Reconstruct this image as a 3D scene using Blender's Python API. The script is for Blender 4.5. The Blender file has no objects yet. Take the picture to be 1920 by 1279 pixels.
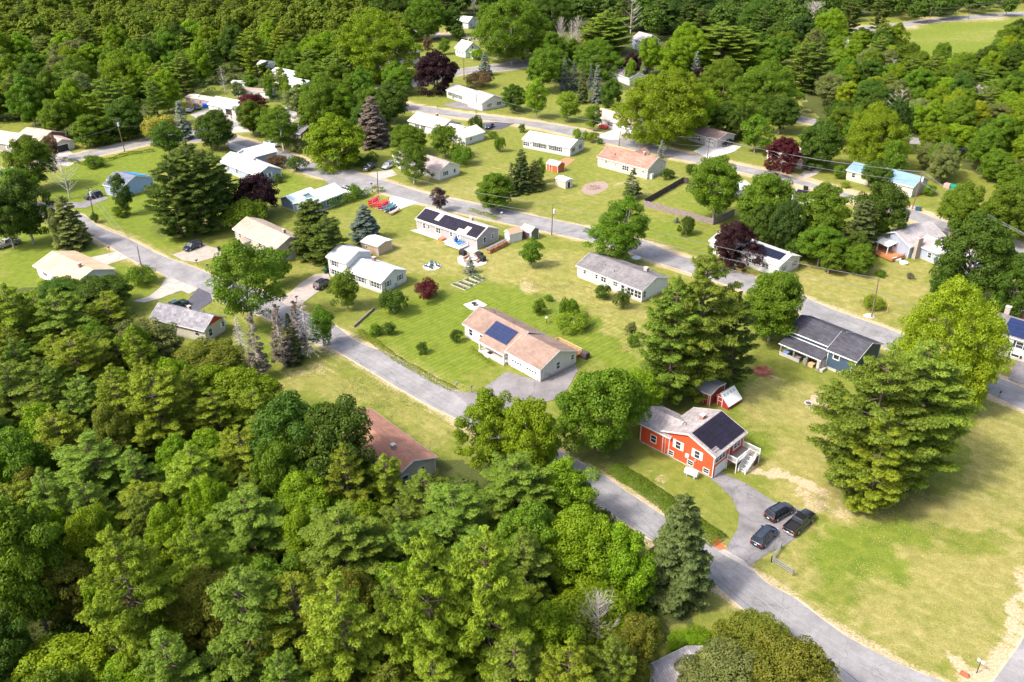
import bpy, math, random
import numpy as np
from mathutils import Vector, Matrix
R = math.radians
random.seed(7)
rng = np.random.default_rng(7)

# ------------------------------------------------------------------ camera, world, sun
scene = bpy.context.scene
FOC, TH, ROLL, HCAM = 1600.0, R(29.66), R(-0.9), 81.0     # focal length in photo pixels, pitch, roll, drone height
vF = np.array([0, math.cos(TH), -math.sin(TH)])
_r = np.array([1.0, 0, 0]); _u = np.array([0, math.sin(TH), math.cos(TH)])
vR = _r*math.cos(ROLL) + _u*math.sin(ROLL)
vU = -_r*math.sin(ROLL) + _u*math.cos(ROLL)
cam_d = bpy.data.cameras.new('camera'); cam = bpy.data.objects.new('camera', cam_d)
scene.collection.objects.link(cam)
cam_d.sensor_width = 36.0; cam_d.lens = FOC/1920*36.0
cam_d.clip_start = 1.0; cam_d.clip_end = 12000.0
cam.matrix_world = Matrix(((vR[0], vU[0], -vF[0], 0), (vR[1], vU[1], -vF[1], 0), (vR[2], vU[2], -vF[2], HCAM), (0, 0, 0, 1)))
scene.camera = cam

SUN_AZ = math.atan2(-0.42, -0.91)      # direction towards the sun, on the ground plane
SUN_EL = R(50)
world = bpy.data.worlds.new('World'); scene.world = world; world.use_nodes = True
wn = world.node_tree; bg = wn.nodes['Background']
sky = wn.nodes.new('ShaderNodeTexSky'); sky.sky_type = 'NISHITA'; sky.sun_disc = False
sky.sun_elevation = SUN_EL; sky.sun_rotation = math.pi/2 - SUN_AZ
sky.air_density = 1.0; sky.dust_density = 5.0; sky.ozone_density = 1.0
wn.links.new(sky.outputs[0], bg.inputs[0]); bg.inputs[1].default_value = 0.15
sd = bpy.data.lights.new('sun', 'SUN'); sd.energy = 2.05; sd.angle = R(6); sd.color = (1.0, 0.95, 0.87)
so = bpy.data.objects.new('sun', sd); scene.collection.objects.link(so)
sv = Vector((math.cos(SUN_AZ)*math.cos(SUN_EL), math.sin(SUN_AZ)*math.cos(SUN_EL), math.sin(SUN_EL)))
so.rotation_euler = sv.to_track_quat('Z', 'Y').to_euler()
scene.view_settings.view_transform = 'Standard'; scene.view_settings.look = 'None'
scene.view_settings.exposure = 1.4; scene.view_settings.gamma = 1.0

# ------------------------------------------------------------------ survey helpers: photo pixel -> place on the ground (or at height z)
def at(px, py, z=0.0):
    d = vF*FOC + vR*(px-960) - vU*(py-639.5)
    t = (z-HCAM)/d[2]
    return Vector((d[0]*t, d[1]*t, z))
def depth_of(p):
    return (np.array(p) - np.array([0, 0, HCAM])) @ vF
def dep_angle(px, py):
    d = vF*FOC + vR*(px-960) - vU*(py-639.5)
    return math.asin(-d[2]/np.linalg.norm(d))
def proj(p):
    d = np.asarray(p, dtype=float) - np.array([0, 0, HCAM]); z = d @ vF
    return 960+FOC*(d @ vR)/z, 639.5-FOC*(d @ vU)/z

# ------------------------------------------------------------------ object helpers
COL = scene.collection
def tag(o, label=None, cat=None, group=None, kind=None):
    if label: o['label'] = label
    if cat: o['category'] = cat
    if group: o['group'] = group
    if kind: o['kind'] = kind
    return o
def thing(name, label, cat, loc=(0, 0, 0), rz=0.0, group=None):
    o = bpy.data.objects.new(name, None); COL.objects.link(o)
    o.location = loc; o.rotation_euler = (0, 0, rz); o.empty_display_size = 0.3
    return tag(o, label, cat, group)
def mesh_obj(name, me, parent=None):
    o = bpy.data.objects.new(name, me); COL.objects.link(o)
    if parent is not None: o.parent = parent
    return o
def copy_tree(o, parent=None):
    c = o.copy(); COL.objects.link(c)
    c.parent = parent
    for ch in o.children: copy_tree(ch, c)
    return c
class MB:
    def __init__(s, tf=None): s.v = []; s.f = []; s.tf = tf
    def add(s, vs, fs):
        n = len(s.v)
        for v in vs:
            v = Vector(v)
            s.v.append(s.tf(v) if s.tf else v)
        s.f += [tuple(i+n for i in f) for f in fs]
        return s
    def box(s, x0, x1, y0, y1, z0, z1):
        return s.add([(x0,y0,z0),(x1,y0,z0),(x1,y1,z0),(x0,y1,z0),(x0,y0,z1),(x1,y0,z1),(x1,y1,z1),(x0,y1,z1)],
              [(0,3,2,1),(4,5,6,7),(0,1,5,4),(1,2,6,5),(2,3,7,6),(3,0,4,7)])
    def bar(s, p, q, w, h, up=(0,0,1)):
        p = Vector(p); q = Vector(q); d = (q-p).normalized(); u = Vector(up)
        a = d.cross(u)
        if a.length < 1e-4: a = d.cross(Vector((1,0,0)))
        a.normalize(); b = a.cross(d).normalized(); a = a*w/2; b = b*h/2
        return s.add([p-a-b,p+a-b,p+a+b,p-a+b,q-a-b,q+a-b,q+a+b,q-a+b],
              [(0,1,2,3),(7,6,5,4),(0,4,5,1),(1,5,6,2),(2,6,7,3),(3,7,4,0)])
    def prism(s, prof, x0, x1, caps=True):     # prof: (y,z) loop, extruded along x
        n = len(prof)
        vs = [(x0, y, z) for y, z in prof] + [(x1, y, z) for y, z in prof]
        fs = [(i, (i+1) % n, (i+1) % n + n, i+n) for i in range(n)]
        if caps: fs += [tuple(range(n-1, -1, -1)), tuple(range(n, 2*n))]
        return s.add(vs, fs)
    def tube(s, pts, r, n=6, r2=None):
        pts = [Vector(p) for p in pts]; m = len(pts); vs = []; fs = []
        for i, p in enumerate(pts):
            d = (pts[min(i+1, m-1)]-pts[max(i-1, 0)]).normalized()
            a = d.cross(Vector((0.31, 0.17, 1)) if abs(d.z) < .9 else Vector((1, 0, 0))).normalized(); b = d.cross(a)
            rr = r if r2 is None else r+(r2-r)*i/(m-1)
            for k in range(n):
                t = 2*math.pi*k/n; vs.append(p+a*rr*math.cos(t)+b*rr*math.sin(t))
        for i in range(m-1):
            for k in range(n): fs.append((i*n+k, i*n+(k+1) % n, (i+1)*n+(k+1) % n, (i+1)*n+k))
        fs += [tuple(range(n-1, -1, -1)), tuple(range((m-1)*n, m*n))]
        return s.add(vs, fs)
    def cyl(s, x, y, z0, z1, r, n=14, r2=None):
        r2 = r if r2 is None else r2
        vs = [(x+r*math.cos(2*math.pi*k/n), y+r*math.sin(2*math.pi*k/n), z0) for k in range(n)]
        vs += [(x+r2*math.cos(2*math.pi*k/n), y+r2*math.sin(2*math.pi*k/n), z1) for k in range(n)]
        fs = [(k, (k+1) % n, (k+1) % n+n, k+n) for k in range(n)] + [tuple(range(n-1, -1, -1)), tuple(range(n, 2*n))]
        return s.add(vs, fs)
    def disc(s, x, y, z, r, h, n=20, rag=0.0):
        rs = [r*(1+rag*(random.random()-.5)) for _ in range(n)]
        vs = [(x+rs[k]*math.cos(2*math.pi*k/n), y+rs[k]*math.sin(2*math.pi*k/n), z) for k in range(n)]
        vs += [(a, b, z+h) for a, b, _ in vs]
        return s.add(vs, [(k, (k+1) % n, (k+1) % n+n, k+n) for k in range(n)] + [tuple(range(n, 2*n))])
    def blob(s, x, y, z, rx, ry, rz, n=8, m=5, rag=.15):
        vs = []; fs = []
        for j in range(m+1):
            ph = math.pi*j/m
            for k in range(n):
                t = 2*math.pi*k/n; q = 1+rag*(random.random()-.5)
                vs.append((x+rx*q*math.sin(ph)*math.cos(t), y+ry*q*math.sin(ph)*math.sin(t), z+rz*q*math.cos(ph)))
        for j in range(m):
            for k in range(n): fs.append((j*n+k, (j+1)*n+k, (j+1)*n+(k+1) % n, j*n+(k+1) % n))
        return s.add(vs, fs)
    def loft(s, rings, cap=True):
        n = len(rings[0]); vs = [p for r_ in rings for p in r_]; fs = []
        for i in range(len(rings)-1):
            for k in range(n): fs.append((i*n+k, i*n+(k+1) % n, (i+1)*n+(k+1) % n, (i+1)*n+k))
        if cap: fs += [tuple(range(n-1, -1, -1)), tuple(range((len(rings)-1)*n, len(rings)*n))]
        return s.add(vs, fs)
    def build(s, name, m, parent=None, smooth=False, label=None):
        me = bpy.data.meshes.new(name); me.from_pydata([tuple(v) for v in s.v], [], s.f); me.update()
        if m is not None: me.materials.append(m)
        if smooth: me.polygons.foreach_set('use_smooth', [True]*len(me.polygons))
        o = mesh_obj(name, me, parent)
        if label: o['label'] = label
        return o

# ------------------------------------------------------------------ materials
MATS = {}
def hexc(h):
    v = [int(h[i:i+2], 16)/255 for i in (0, 2, 4)]
    return tuple(c/12.92 if c <= .04045 else ((c+.055)/1.055)**2.4 for c in v)
class NB:
    def __init__(s, name):
        s.m = bpy.data.materials.new(name); s.m.use_nodes = True; s.t = s.m.node_tree
        s.b = s.t.nodes['Principled BSDF']; s.o = s.t.nodes['Material Output']
    def n(s, typ, **kw):
        nd = s.t.nodes.new(typ)
        for k, v in kw.items():
            if k.startswith('_'): setattr(nd, k[1:], v)
            else: nd.inputs[k.replace('__', ' ')].default_value = v
        return nd
    def l(s, a, b): s.t.links.new(a, b)
    def coord(s, kind='Object', scale=(1, 1, 1)):
        tc = s.n('ShaderNodeTexCoord'); mp = s.n('ShaderNodeMapping'); mp.inputs['Scale'].default_value = scale
        s.l(tc.outputs[kind], mp.inputs['Vector']); return mp.outputs[0]
    def noise(s, vec, scale, detail=4, rough=.6, dist=0.0):
        nd = s.n('ShaderNodeTexNoise', Scale=scale, Detail=detail, Roughness=rough, Distortion=dist); s.l(vec, nd.inputs['Vector']); return nd.outputs['Fac']
    def ramp(s, fac, stops):
        nd = s.n('ShaderNodeValToRGB'); cr = nd.color_ramp
        while len(cr.elements) < len(stops): cr.elements.new(0.5)
        for e, (p, c) in zip(cr.elements, stops):
            e.position = p; e.color = (*c, 1) if not isinstance(c, (int, float)) else (c, c, c, 1)
        s.l(fac, nd.inputs[0]); return nd.outputs[0]
    def mix(s, fac, a, b, mode='MIX'):
        nd = s.n('ShaderNodeMix'); nd.data_type = 'RGBA'; nd.blend_type = mode
        for sock, val in ((nd.inputs[0], fac), (nd.inputs[6], a), (nd.inputs[7], b)):
            if isinstance(val, (int, float)): sock.default_value = val
            elif isinstance(val, tuple): sock.default_value = (*val, 1)
            else: s.l(val, sock)
        return nd.outputs[2]
    def math(s, op, a, b=0.0, c=None):
        nd = s.n('ShaderNodeMath'); nd.operation = op
        for i, v in enumerate((a, b) if c is None else (a, b, c)):
            if isinstance(v, (int, float)): nd.inputs[i].default_value = v
            else: s.l(v, nd.inputs[i])
        return nd.outputs[0]
    def bump(s, h, strength=.3, dist=.05):
        nd = s.n('ShaderNodeBump', Strength=strength, Distance=dist); s.l(h, nd.inputs['Height']); s.l(nd.outputs[0], s.b.inputs['Normal'])
    def fin(s, col, rough=.85, metal=0.0, spec=.3):
        if isinstance(col, tuple): s.b.inputs['Base Color'].default_value = (*col, 1)
        else: s.l(col, s.b.inputs['Base Color'])
        s.b.inputs['Roughness'].default_value = rough; s.b.inputs['Metallic'].default_value = metal
        s.b.inputs['Specular IOR Level'].default_value = spec
        return s.m
def plain(name, c, var=.12, scale=1.5, rough=.8, metal=0.0, spec=.3, grain=0.0):
    k = (name,)
    if k in MATS: return MATS[k]
    s = NB(name); v = s.coord()
    f = s.noise(v, scale, 5); g = s.noise(v, scale*9, 3)
    c = tuple(c); d = tuple(x*(1-var) for x in c); e = tuple(min(1, x*(1+var*.7)) for x in c)
    col = s.ramp(f, [(.3, d), (.5, c), (.7, e)])
    col = s.mix(.35, col, s.ramp(g, [(.3, tuple(x*(1-var*1.3) for x in c)), (.7, e)]))
    MATS[k] = s.fin(col, rough, metal, spec); return MATS[k]
def siding(name, c, step=.14):
    if name in MATS: return MATS[name]
    s = NB(name); v = s.coord()
    sep = s.n('ShaderNodeSeparateXYZ'); s.l(v, sep.inputs[0])
    fr = s.math('FRACT', s.math('DIVIDE', sep.outputs[2], step))
    ln = s.ramp(fr, [(0, .72), (.14, 1.0), (1, .96)])
    st = s.noise(s.coord(scale=(1.2, 1.2, .25)), 1.6, 5, .65)
    col = s.mix(1.0, tuple(c), s.ramp(st, [(.25, .86), (.6, 1.0)]), 'MULTIPLY')
    col = s.mix(1.0, col, ln, 'MULTIPLY')
    s.bump(fr, .5, .02)
    MATS[name] = s.fin(col, .6, 0, .3); return MATS[name]
def shingle(name, c1, c2, c3=None, w=.9, h=.28, streak=.35):
    if name in MATS: return MATS[name]
    s = NB(name); v = s.coord()
    c3 = c3 or tuple(x*.6 for x in c1)
    b = s.n('ShaderNodeTexBrick'); b.inputs['Scale'].default_value = 1.0
    b.inputs['Brick Width'].default_value = w; b.inputs['Row Height'].default_value = h
    b.inputs['Mortar Size'].default_value = .018; b.inputs['Mortar Smooth'].default_value = .4; b.inputs['Bias'].default_value = -.1
    b.inputs['Color1'].default_value = (*c1, 1); b.inputs['Color2'].default_value = (*c2, 1); b.inputs['Mortar'].default_value = (*c3, 1)
    s.l(v, b.inputs['Vector'])
    g = s.noise(v, 7, 5, .75); n2 = s.noise(s.coord(scale=(.5, .12, .5)), 1.3, 5, .7); n3 = s.noise(v, .25, 3)
    col = s.mix(1.0, b.outputs[0], s.ramp(g, [(.25, .6), (.5, 1.0), (.75, 1.25)]), 'MULTIPLY')
    col = s.mix(streak, col, s.mix(1.0, col, s.ramp(n2, [(.35, .45), (.6, 1.1)]), 'MULTIPLY'))
    col = s.mix(.5, col, s.mix(1.0, col, s.ramp(n3, [(.35, .75), (.65, 1.15)]), 'MULTIPLY'))
    s.bump(g, .5, .03)
    MATS[name] = s.fin(col, .95, 0, .1); return MATS[name]
def ribbed(name, c, axis=0, step=.45, rough=.35, metal=.0, dirt=.25):
    if name in MATS: return MATS[name]
    s = NB(name); v = s.coord(); sep = s.n('ShaderNodeSeparateXYZ'); s.l(v, sep.inputs[0])
    fr = s.math('FRACT', s.math('DIVIDE', sep.outputs[axis], step))
    ln = s.ramp(fr, [(0, .55), (.12, 1.0), (.88, 1.0), (1, .8)])
    st = s.noise(s.coord(scale=(.6, .6, .6)), 1.2, 5, .7)
    col = s.mix(1.0, tuple(c), ln, 'MULTIPLY'); col = s.mix(dirt, col, s.mix(1.0, col, s.ramp(st, [(.3, .5), (.6, 1.05)]), 'MULTIPLY'))
    MATS[name] = s.fin(col, rough, metal, .5); return MATS[name]

WHITE = siding('white_siding', (.6, .6, .585)); TRIM = plain('white_trim', (.66, .66, .65), .08)
CREAM = siding('cream_siding', (.54, .49, .4)); RED = siding('red_siding', (.62, .085, .03)); GREYW = siding('grey_siding', (.36, .34, .345))
BLUEW = siding('slate_blue_siding', (.05, .085, .13)); LBLUE = siding('light_blue_siding', (.33, .37, .46)); TANW = siding('tan_siding', (.48, .4, .33))
PGREEN = siding('pale_green_siding', (.5, .62, .52)); BRICKW = shingle('brick_wall', (.28, .1, .07), (.22, .08, .06), (.3, .27, .25), .24, .1, .1)
PINKW = siding('pink_beige_siding', (.55, .4, .35)); STEEL_BLUE = siding('steel_blue_siding', (.14, .2, .26)); SKYB = siding('sky_blue_siding', (.3, .4, .6))
CONC = plain('foundation_concrete', (.42, .4, .37), .2, 2.5, .95); CONCW = plain('pale_concrete', (.44, .415, .375), .16, 1.2, .9)
GLASS = plain('window_glass', (.028, .034, .045), .35, 1.4, .08, 0, .8)
SHUT_B = plain('black_shutter', (.03, .03, .035), .2); SHUT_W = plain('white_shutter', (.78, .78, .77), .05); SHUT_G = plain('grey_shutter', (.2, .2, .22), .2)
BRICK = shingle('chimney_brick', (.3, .12, .09), (.22, .09, .07), (.35, .31, .28), .2, .075, .1)
DARKM = plain('dark_metal', (.03, .03, .032), .2, 3, .5, .3); GALV = plain('galvanised_metal', (.45, .46, .48), .15, 3, .4, .6)
WOODP = plain('pole_wood', (.16, .11, .08), .3, 2, .95); WOODG = plain('grey_wood', (.2, .17, .155), .3, 3, .95); WOODO = plain('orange_deck_wood', (.42, .17, .07), .2, 2.5, .85)
WOODN = plain('new_wood', (.5, .34, .18), .2, 3, .85); BLACKP = plain('black_plastic', (.02, .02, .022), .3, 3, .5)
def make_solar():
    s = NB('solar_cells'); v = s.coord(); f = s.noise(v, .5, 3); g = s.noise(v, 4, 2)
    col = s.ramp(f, [(.3, (.011, .009, .014)), (.6, (.017, .013, .024)), (.78, (.012, .016, .05))])
    return s.fin(col, .4, 0, .22)
SOLAR = make_solar(); SOLARB = plain('blue_solar_cells', (.013, .022, .075), .35, 1.0, .25, 0, .5)
PFRAME = plain('panel_frame', (.1, .105, .13), .1, 3, .4, .5)

# ------------------------------------------------------------------ ground sheet with grass, dry patches, bare soil and leaf litter
def smooth_line(pts, n=8):
    P = [Vector(p) for p in pts]; out = []
    for i in range(len(P)-1):
        p0 = P[max(i-1, 0)]; p1 = P[i]; p2 = P[i+1]; p3 = P[min(i+2, len(P)-1)]
        for k in range(n):
            t = k/n
            out.append(.5*((2*p1)+(p2-p0)*t+(2*p0-5*p1+4*p2-p3)*t*t+(-p0+3*p1-3*p2+p3)*t**3))
    out.append(P[-1]); return out
def axis_steps(lo, hi, step, far, ratio=1.12):
    a = list(np.arange(lo, hi+1e-6, step)); s_ = step
    while a[-1] < far: s_ *= ratio; a.append(a[-1]+s_)
    s_ = step
    while a[0] > -far: s_ *= ratio; a.insert(0, a[0]-s_)
    return np.array(a)
XS = axis_steps(-125, 165, 1.0, 6000); YS = axis_steps(48, 300, 1.0, 7000)
GX, GY = np.meshgrid(XS, YS)
def inpoly(x, y, poly):
    r_ = np.zeros(x.shape, bool); n = len(poly); j = n-1
    for i in range(n):
        xi, yi = poly[i][:2]; xj, yj = poly[j][:2]
        c = ((yi > y) != (yj > y)) & (x < (xj-xi)*(y-yi)/((yj-yi) if yj != yi else 1e-9)+xi)
        r_ ^= c; j = i
    return r_
lush = np.full(GX.shape, .35); dry = np.full(GX.shape, .25); bare = np.zeros(GX.shape); litter = np.zeros(GX.shape)
def vnoise(x, y, s_, seed):
    g = np.random.default_rng(seed).random((64, 64)); u = x/s_; v = y/s_
    i = np.floor(u).astype(int); j = np.floor(v).astype(int); a = u-i; b = v-j
    a = a*a*(3-2*a); b = b*b*(3-2*b)
    q = lambda ii, jj: g[jj % 64, ii % 64]
    return (q(i, j)*(1-a)+q(i+1, j)*a)*(1-b)+(q(i, j+1)*(1-a)+q(i+1, j+1)*a)*b
JX = GX+(vnoise(GX, GY, 3.1, 1)-.5)*4.5+(vnoise(GX, GY, 1.3, 2)-.5)*2; JY = GY+(vnoise(GX, GY, 2.9, 3)-.5)*4.5+(vnoise(GX, GY, 1.2, 4)-.5)*2
def blob(px, py, rx, ry, arr, val, soft=1.0, rot=0.0):
    c = at(px, py); dx = JX-c.x; dy = JY-c.y; cs, sn = math.cos(rot), math.sin(rot)
    d = np.sqrt(((dx*cs+dy*sn)/rx)**2+((-dx*sn+dy*cs)/ry)**2)
    w = np.clip((1.25-d)/(.5*soft), 0, 1); w = w*w*(3-2*w)
    arr[:] = arr*(1-w)+val*w
def zone(poly, arr, val, w=1.0, jit=True):
    P = [at(*p) for p in poly]; m = inpoly(JX if jit else GX, JY if jit else GY, P)
    arr[m] = arr[m]*(1-w)+val*w
# lawns and fields, surveyed patch by patch
dry += (vnoise(GX, GY, 26, 11)-.5)*.5+(vnoise(GX, GY, 9, 12)-.5)*.35
lush += (vnoise(GX, GY, 31, 13)-.5)*.35
zone([(640,640),(720,560),(880,545),(1010,545),(1110,590),(1220,640),(1200,700),(1090,665),(980,590),(880,720),(830,725)], lush, 1.0); zone([(640,640),(720,560),(880,545),(1010,545),(1110,590),(1220,640),(1200,700),(1090,665),(980,590),(880,720),(830,725)], dry, .0)
zone([(820,560),(880,530),(1000,540),(1120,600),(1060,640),(900,560)], lush, .9)
zone([(60,395),(190,410),(300,470),(420,440),(440,380),(230,330),(400,300),(560,330),(590,375),(540,400),(520,350),(500,300),(300,280),(130,310),(80,370)], lush, .95); zone([(60,395),(190,410),(300,470),(420,440),(400,300),(300,280),(130,310),(80,370)], dry, .08)
zone([(200,445),(330,480),(420,520),(540,500),(540,420),(430,410),(300,430)], dry, .25)
zone([(0,430),(90,420),(190,480),(240,500),(300,540),(230,580),(0,545)], lush, .8); zone([(0,430),(90,420),(190,480),(240,500),(300,540),(230,580),(0,545)], dry, .15)
zone([(520,380),(600,400),(720,400),(800,400),(790,440),(640,440)], dry, .45)
zone([(700,450),(780,440),(840,460),(1000,470),(1100,470),(1110,520),(960,530),(820,520),(700,500)], dry, .7)
zone([(980,520),(1200,520),(1230,640),(1180,680),(1120,600),(1000,550)], dry, .68)
zone([(740,350),(980,395),(1100,420),(1110,370),(930,330),(800,330)], dry, .62)
zone([(900,230),(1120,270),(1300,320),(1290,400),(1110,440),(930,390),(870,330)], dry, .5); zone([(860,260),(960,240),(1110,290),(1110,350),(930,300)], dry, .35)
zone([(1210,400),(1330,440),(1300,520),(1240,470),(1200,440)], lush, .7)
zone([(1210,375),(1300,345),(1390,400),(1350,410)], lush, .75)
zone([(1480,500),(1740,490),(1760,600),(1640,610),(1500,560)], dry, .72); zone([(1560,480),(1750,480),(1740,540),(1600,560)], lush, .55)
zone([(640,700),(760,740),(860,800),(840,850),(800,840),(700,760),(500,730),(520,700),(600,660)], dry, .62)
zone([(420,610),(540,590),(600,640),(520,690),(440,700)], lush, .85)
zone([(540,690),(610,655),(650,665),(620,700),(520,720)], bare, .45); zone([(600,650),(720,705),(860,795),(840,800),(690,715)], bare, .35)
# big meadow on the right, seen from above
zone([(1400,690),(1540,720),(1560,800),(1760,960),(1850,740),(1990,790),(1990,1160),(1830,1270),(1700,1225),(1450,1080),(1560,960),(1400,850),(1380,770)], dry, .74); zone([(1400,690),(1540,720),(1560,800),(1760,960),(1850,740),(1990,790),(1990,1160),(1830,1270),(1700,1225),(1450,1080)], lush, .3)
for q in ((1420,740,9,5),(1450,800,6,3)): blob(*q, lush, .75)
for px, py, rx, ry, v in ((1610,1050,7,5.2,1.4),(1575,1010,6,3,1.0),(1680,1000,5,3,.8),(1850,1000,9,4,.5),(1560,1120,6,3,.6),(1420,830,5,3,.9)):
    blob(px, py, rx, ry, lush, v, 1.6); blob(px, py, rx*.9, ry*.9, dry, .2, 1.8)
for px, py, rx, ry in ((1790,960,7,2.5),(1840,990,6,2),(1480,930,5,2),(1560,940,7,2),(1440,870,4,1.6),(1500,990,4,1.5),(1700,1190,5,1.6),(1640,1170,5,1.5)):
    blob(px, py, rx, ry, dry, 1.0, 1.6, -.6)
for px, py, rx, ry, v in ((1535,757,3.6,2.8,.55),(1530,755,2.0,1.6,1.0),(1500,912,8,1.7,.8),(1440,878,6,1.4,.8),(1560,955,5,1.2,.55),(1400,850,3,1,.6),(1370,1115,5,2.5,.75),(1905,1150,1.6,9,.8),(1850,1262,3,1.6,.8),(1240,910,5,1.5,.5),(1300,960,4,1.5,.45),
        (1000,540,5,3,.55),(985,520,2.5,3,.5),(860,470,3,1.2,.4),(1110,455,4,1.2,.35),(1550,590,9,1.4,.5),(1620,610,8,1.5,.5),(1520,570,6,1.2,.4),(1010,350,3,2,.4),(1110,350,4,2,.5),(1170,345,3,2,.5),
        (1240,250,8,2,.5),(1190,250,5,2,.35),(850,780,5,1.2,.5),(1440,700,5,3,.5),(1330,735,5,3,.4),(395,418,3,1.6,.6),(230,435,4,1,.45),(500,300,6,1.5,.5),(575,330,3,1.2,.5),(450,262,9,1.5,.4),
        (930,310,3,2,.35),(1180,700,4,3,.25),(700,540,4,1,.3),(790,455,4,1.2,.35),(1900,690,4,2,.5),(1240,460,3,1.2,.35),(1500,345,7,2,.55),(1590,370,6,1.5,.5),(1450,160,10,5,.45),(1490,158,7,5,.5)):
    blob(px, py, rx, ry, bare, v, 1.5, -.65)
zone([(1690,50),(1900,30),(1900,120),(1760,115),(1700,80)], lush, .8); zone([(1690,50),(1900,30),(1900,120),(1760,115),(1700,80)], dry, .25)
zone([(1430,120),(1540,130),(1560,220),(1480,230),(1430,160)], dry, .6)
for q in ((1790,75,30,10),(1840,60,20,8)): blob(*q, dry, .55, 1.8)
# woodland floor
FOREST_FG = [(-400,520),(60,545),(230,580),(330,650),(430,700),(520,745),(600,775),(700,790),(760,900),(880,860),(1090,900),(1115,960),(1200,1010),(1290,1080),(1290,1180),(1200,1330),(1200,1700),(-700,1700)]
FOREST_TOP = [(-500,-40),(1700,-60),(1660,20),(1500,70),(1420,110),(1300,110),(1230,150),(1100,190),(1000,150),(985,90),(900,60),(850,40),(760,40),(740,130),(700,190),(600,215),(470,180),(400,160),(330,190),(280,220),(250,255),(120,270),(60,230),(-300,230)]
FOREST_R = [(1500,120),(1700,110),(1960,120),(2200,200),(2200,420),(1850,330),(1700,270),(1560,240),(1500,200)]
for P_ in (FOREST_FG, FOREST_TOP, FOREST_R):
    zone(P_, litter, 1.0)
litter[(GY > 620) | (GX < -330) | (GX > 420)] = 1.0
for q in ((1270,745,10,7),(1660,930,13,8),(1830,560,10,8),(345,430,14,7),(600,495,7,5),(1740,750,9,7),(1540,480,12,7),(1440,430,10,6),(1340,410,6,4),(1130,840,11,9),(1250,255,14,8),(1330,240,9,6),(630,300,10,6),(560,690,5,2.5)):
    blob(*q, litter, .62, 1.7)
# ------------------------------------------------------------------ roads, shoulders, driveways
def asphalt(name, c, crack=.5, lines=True, patch=.3):
    s = NB(name); P = s.coord('Object'); n1 = s.noise(P, .25, 5, .6); n2 = s.noise(P, 9, 4, .8); n3 = s.noise(P, 1.4, 5, .7)
    col = s.mix(1.0, tuple(c), s.ramp(n1, [(.3, 1-patch), (.7, 1+patch*.5)]), 'MULTIPLY')
    col = s.mix(1.0, col, s.ramp(n2, [(.25, .78), (.75, 1.2)]), 'MULTIPLY')
    col = s.mix(1.0, col, s.ramp(n3, [(.3, .88), (.7, 1.08)]), 'MULTIPLY')
    v = s.n('ShaderNodeTexVoronoi', Scale=.16); v.feature = 'DISTANCE_TO_EDGE'
    ad = s.n('ShaderNodeVectorMath'); ad.operation = 'ADD'; nz = s.n('ShaderNodeTexNoise', Scale=.8, Detail=4.0); s.l(P, nz.inputs['Vector'])
    s.l(P, ad.inputs[0]); s.l(nz.outputs['Color'], ad.inputs[1]); s.l(ad.outputs[0], v.inputs['Vector'])
    ck = s.ramp(v.outputs['Distance'], [(0, 1-crack), (.012, 1.0)])
    col = s.mix(1.0, col, ck, 'MULTIPLY'); s.bump(n2, .3, .02)
    return s.fin(col, .93, 0, .2)
ROADM = asphalt('worn_asphalt', (.235, .226, .226), .25); ROADD = asphalt('old_dark_asphalt', (.2, .19, .195), .35, True, .5); ROADN = asphalt('new_asphalt', (.085, .082, .1), .1, False, .2)
DRIVEM = asphalt('driveway_asphalt', (.2, .185, .187), .3, False, .3); GRAVEL = plain('sandy_gravel', (.32, .28, .235), .35, .8, .95); PALEG = plain('pale_gravel', (.35, .32, .285), .35, .7, .95)
SANDM = plain('sandy_verge', (.43, .36, .25), .4, 1.3, .95); CONCD = plain('white_concrete', (.52, .5, .475), .12, .7, .9)
SEAMM = plain('tar_seam', (.1, .1, .11), .2); PALES = plain('pale_seam', (.28, .27, .27), .2); LINEM = plain('faded_white_paint', (.62, .62, .6), .2, 3)
def resample(L, n):
    L = [Vector(p) for p in L]; d = [0]
    for a, b in zip(L, L[1:]): d.append(d[-1]+(b-a).length)
    out = []; j = 0
    for i in range(n):
        t = d[-1]*i/(n-1)
        while j < len(L)-2 and d[j+1] < t: j += 1
        out.append(L[j].lerp(L[j+1], (t-d[j])/max(1e-6, d[j+1]-d[j])))
    return out
ROAD_LINES = []
def rib(name, A, B, z, m, par=None, lift=0.0):
    mb = MB(); n = len(A)
    vs = [Vector((p.x, p.y, z)) for p in A]+[Vector((p.x, p.y, z)) for p in B]
    mb.add(vs, [(i+n, i+n+1, i+1, i) for i in range(n-1)])
    return mb.build(name, m)
def road(name, N, S, m, z, label, sh=.3, px=True, shz=.012):
    A = smooth_line([at(*p) for p in N]) ; B = smooth_line([at(*p) for p in S])
    n = max(24, int(max((A[0]-A[-1]).length, 10)/1.2)); A = resample(A, n); B = resample(B, n)
    o = rib(name, A, B, z, m); tag(o, label, 'road', kind='structure')
    if sh:
        C = []; D = []
        for a, b in zip(A, B):
            w = (a-b).normalized()
            C.append(a+w*(sh*(.35+1.1*random.random()))); D.append(b-w*(sh*(.35+1.1*random.random())))
        o = rib('road_verge', C, D, shz, SANDM); tag(o, 'strip of sand and dead grass along '+label.split(' ', 1)[1] if False else 'sandy edge of the '+name.replace('_', ' '), 'verge', kind='structure')
    ROAD_LINES.append([(a+b)/2 for a, b in zip(A, B)] + [((A[0]-B[0]).length/2,)])
    return A, B
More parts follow.
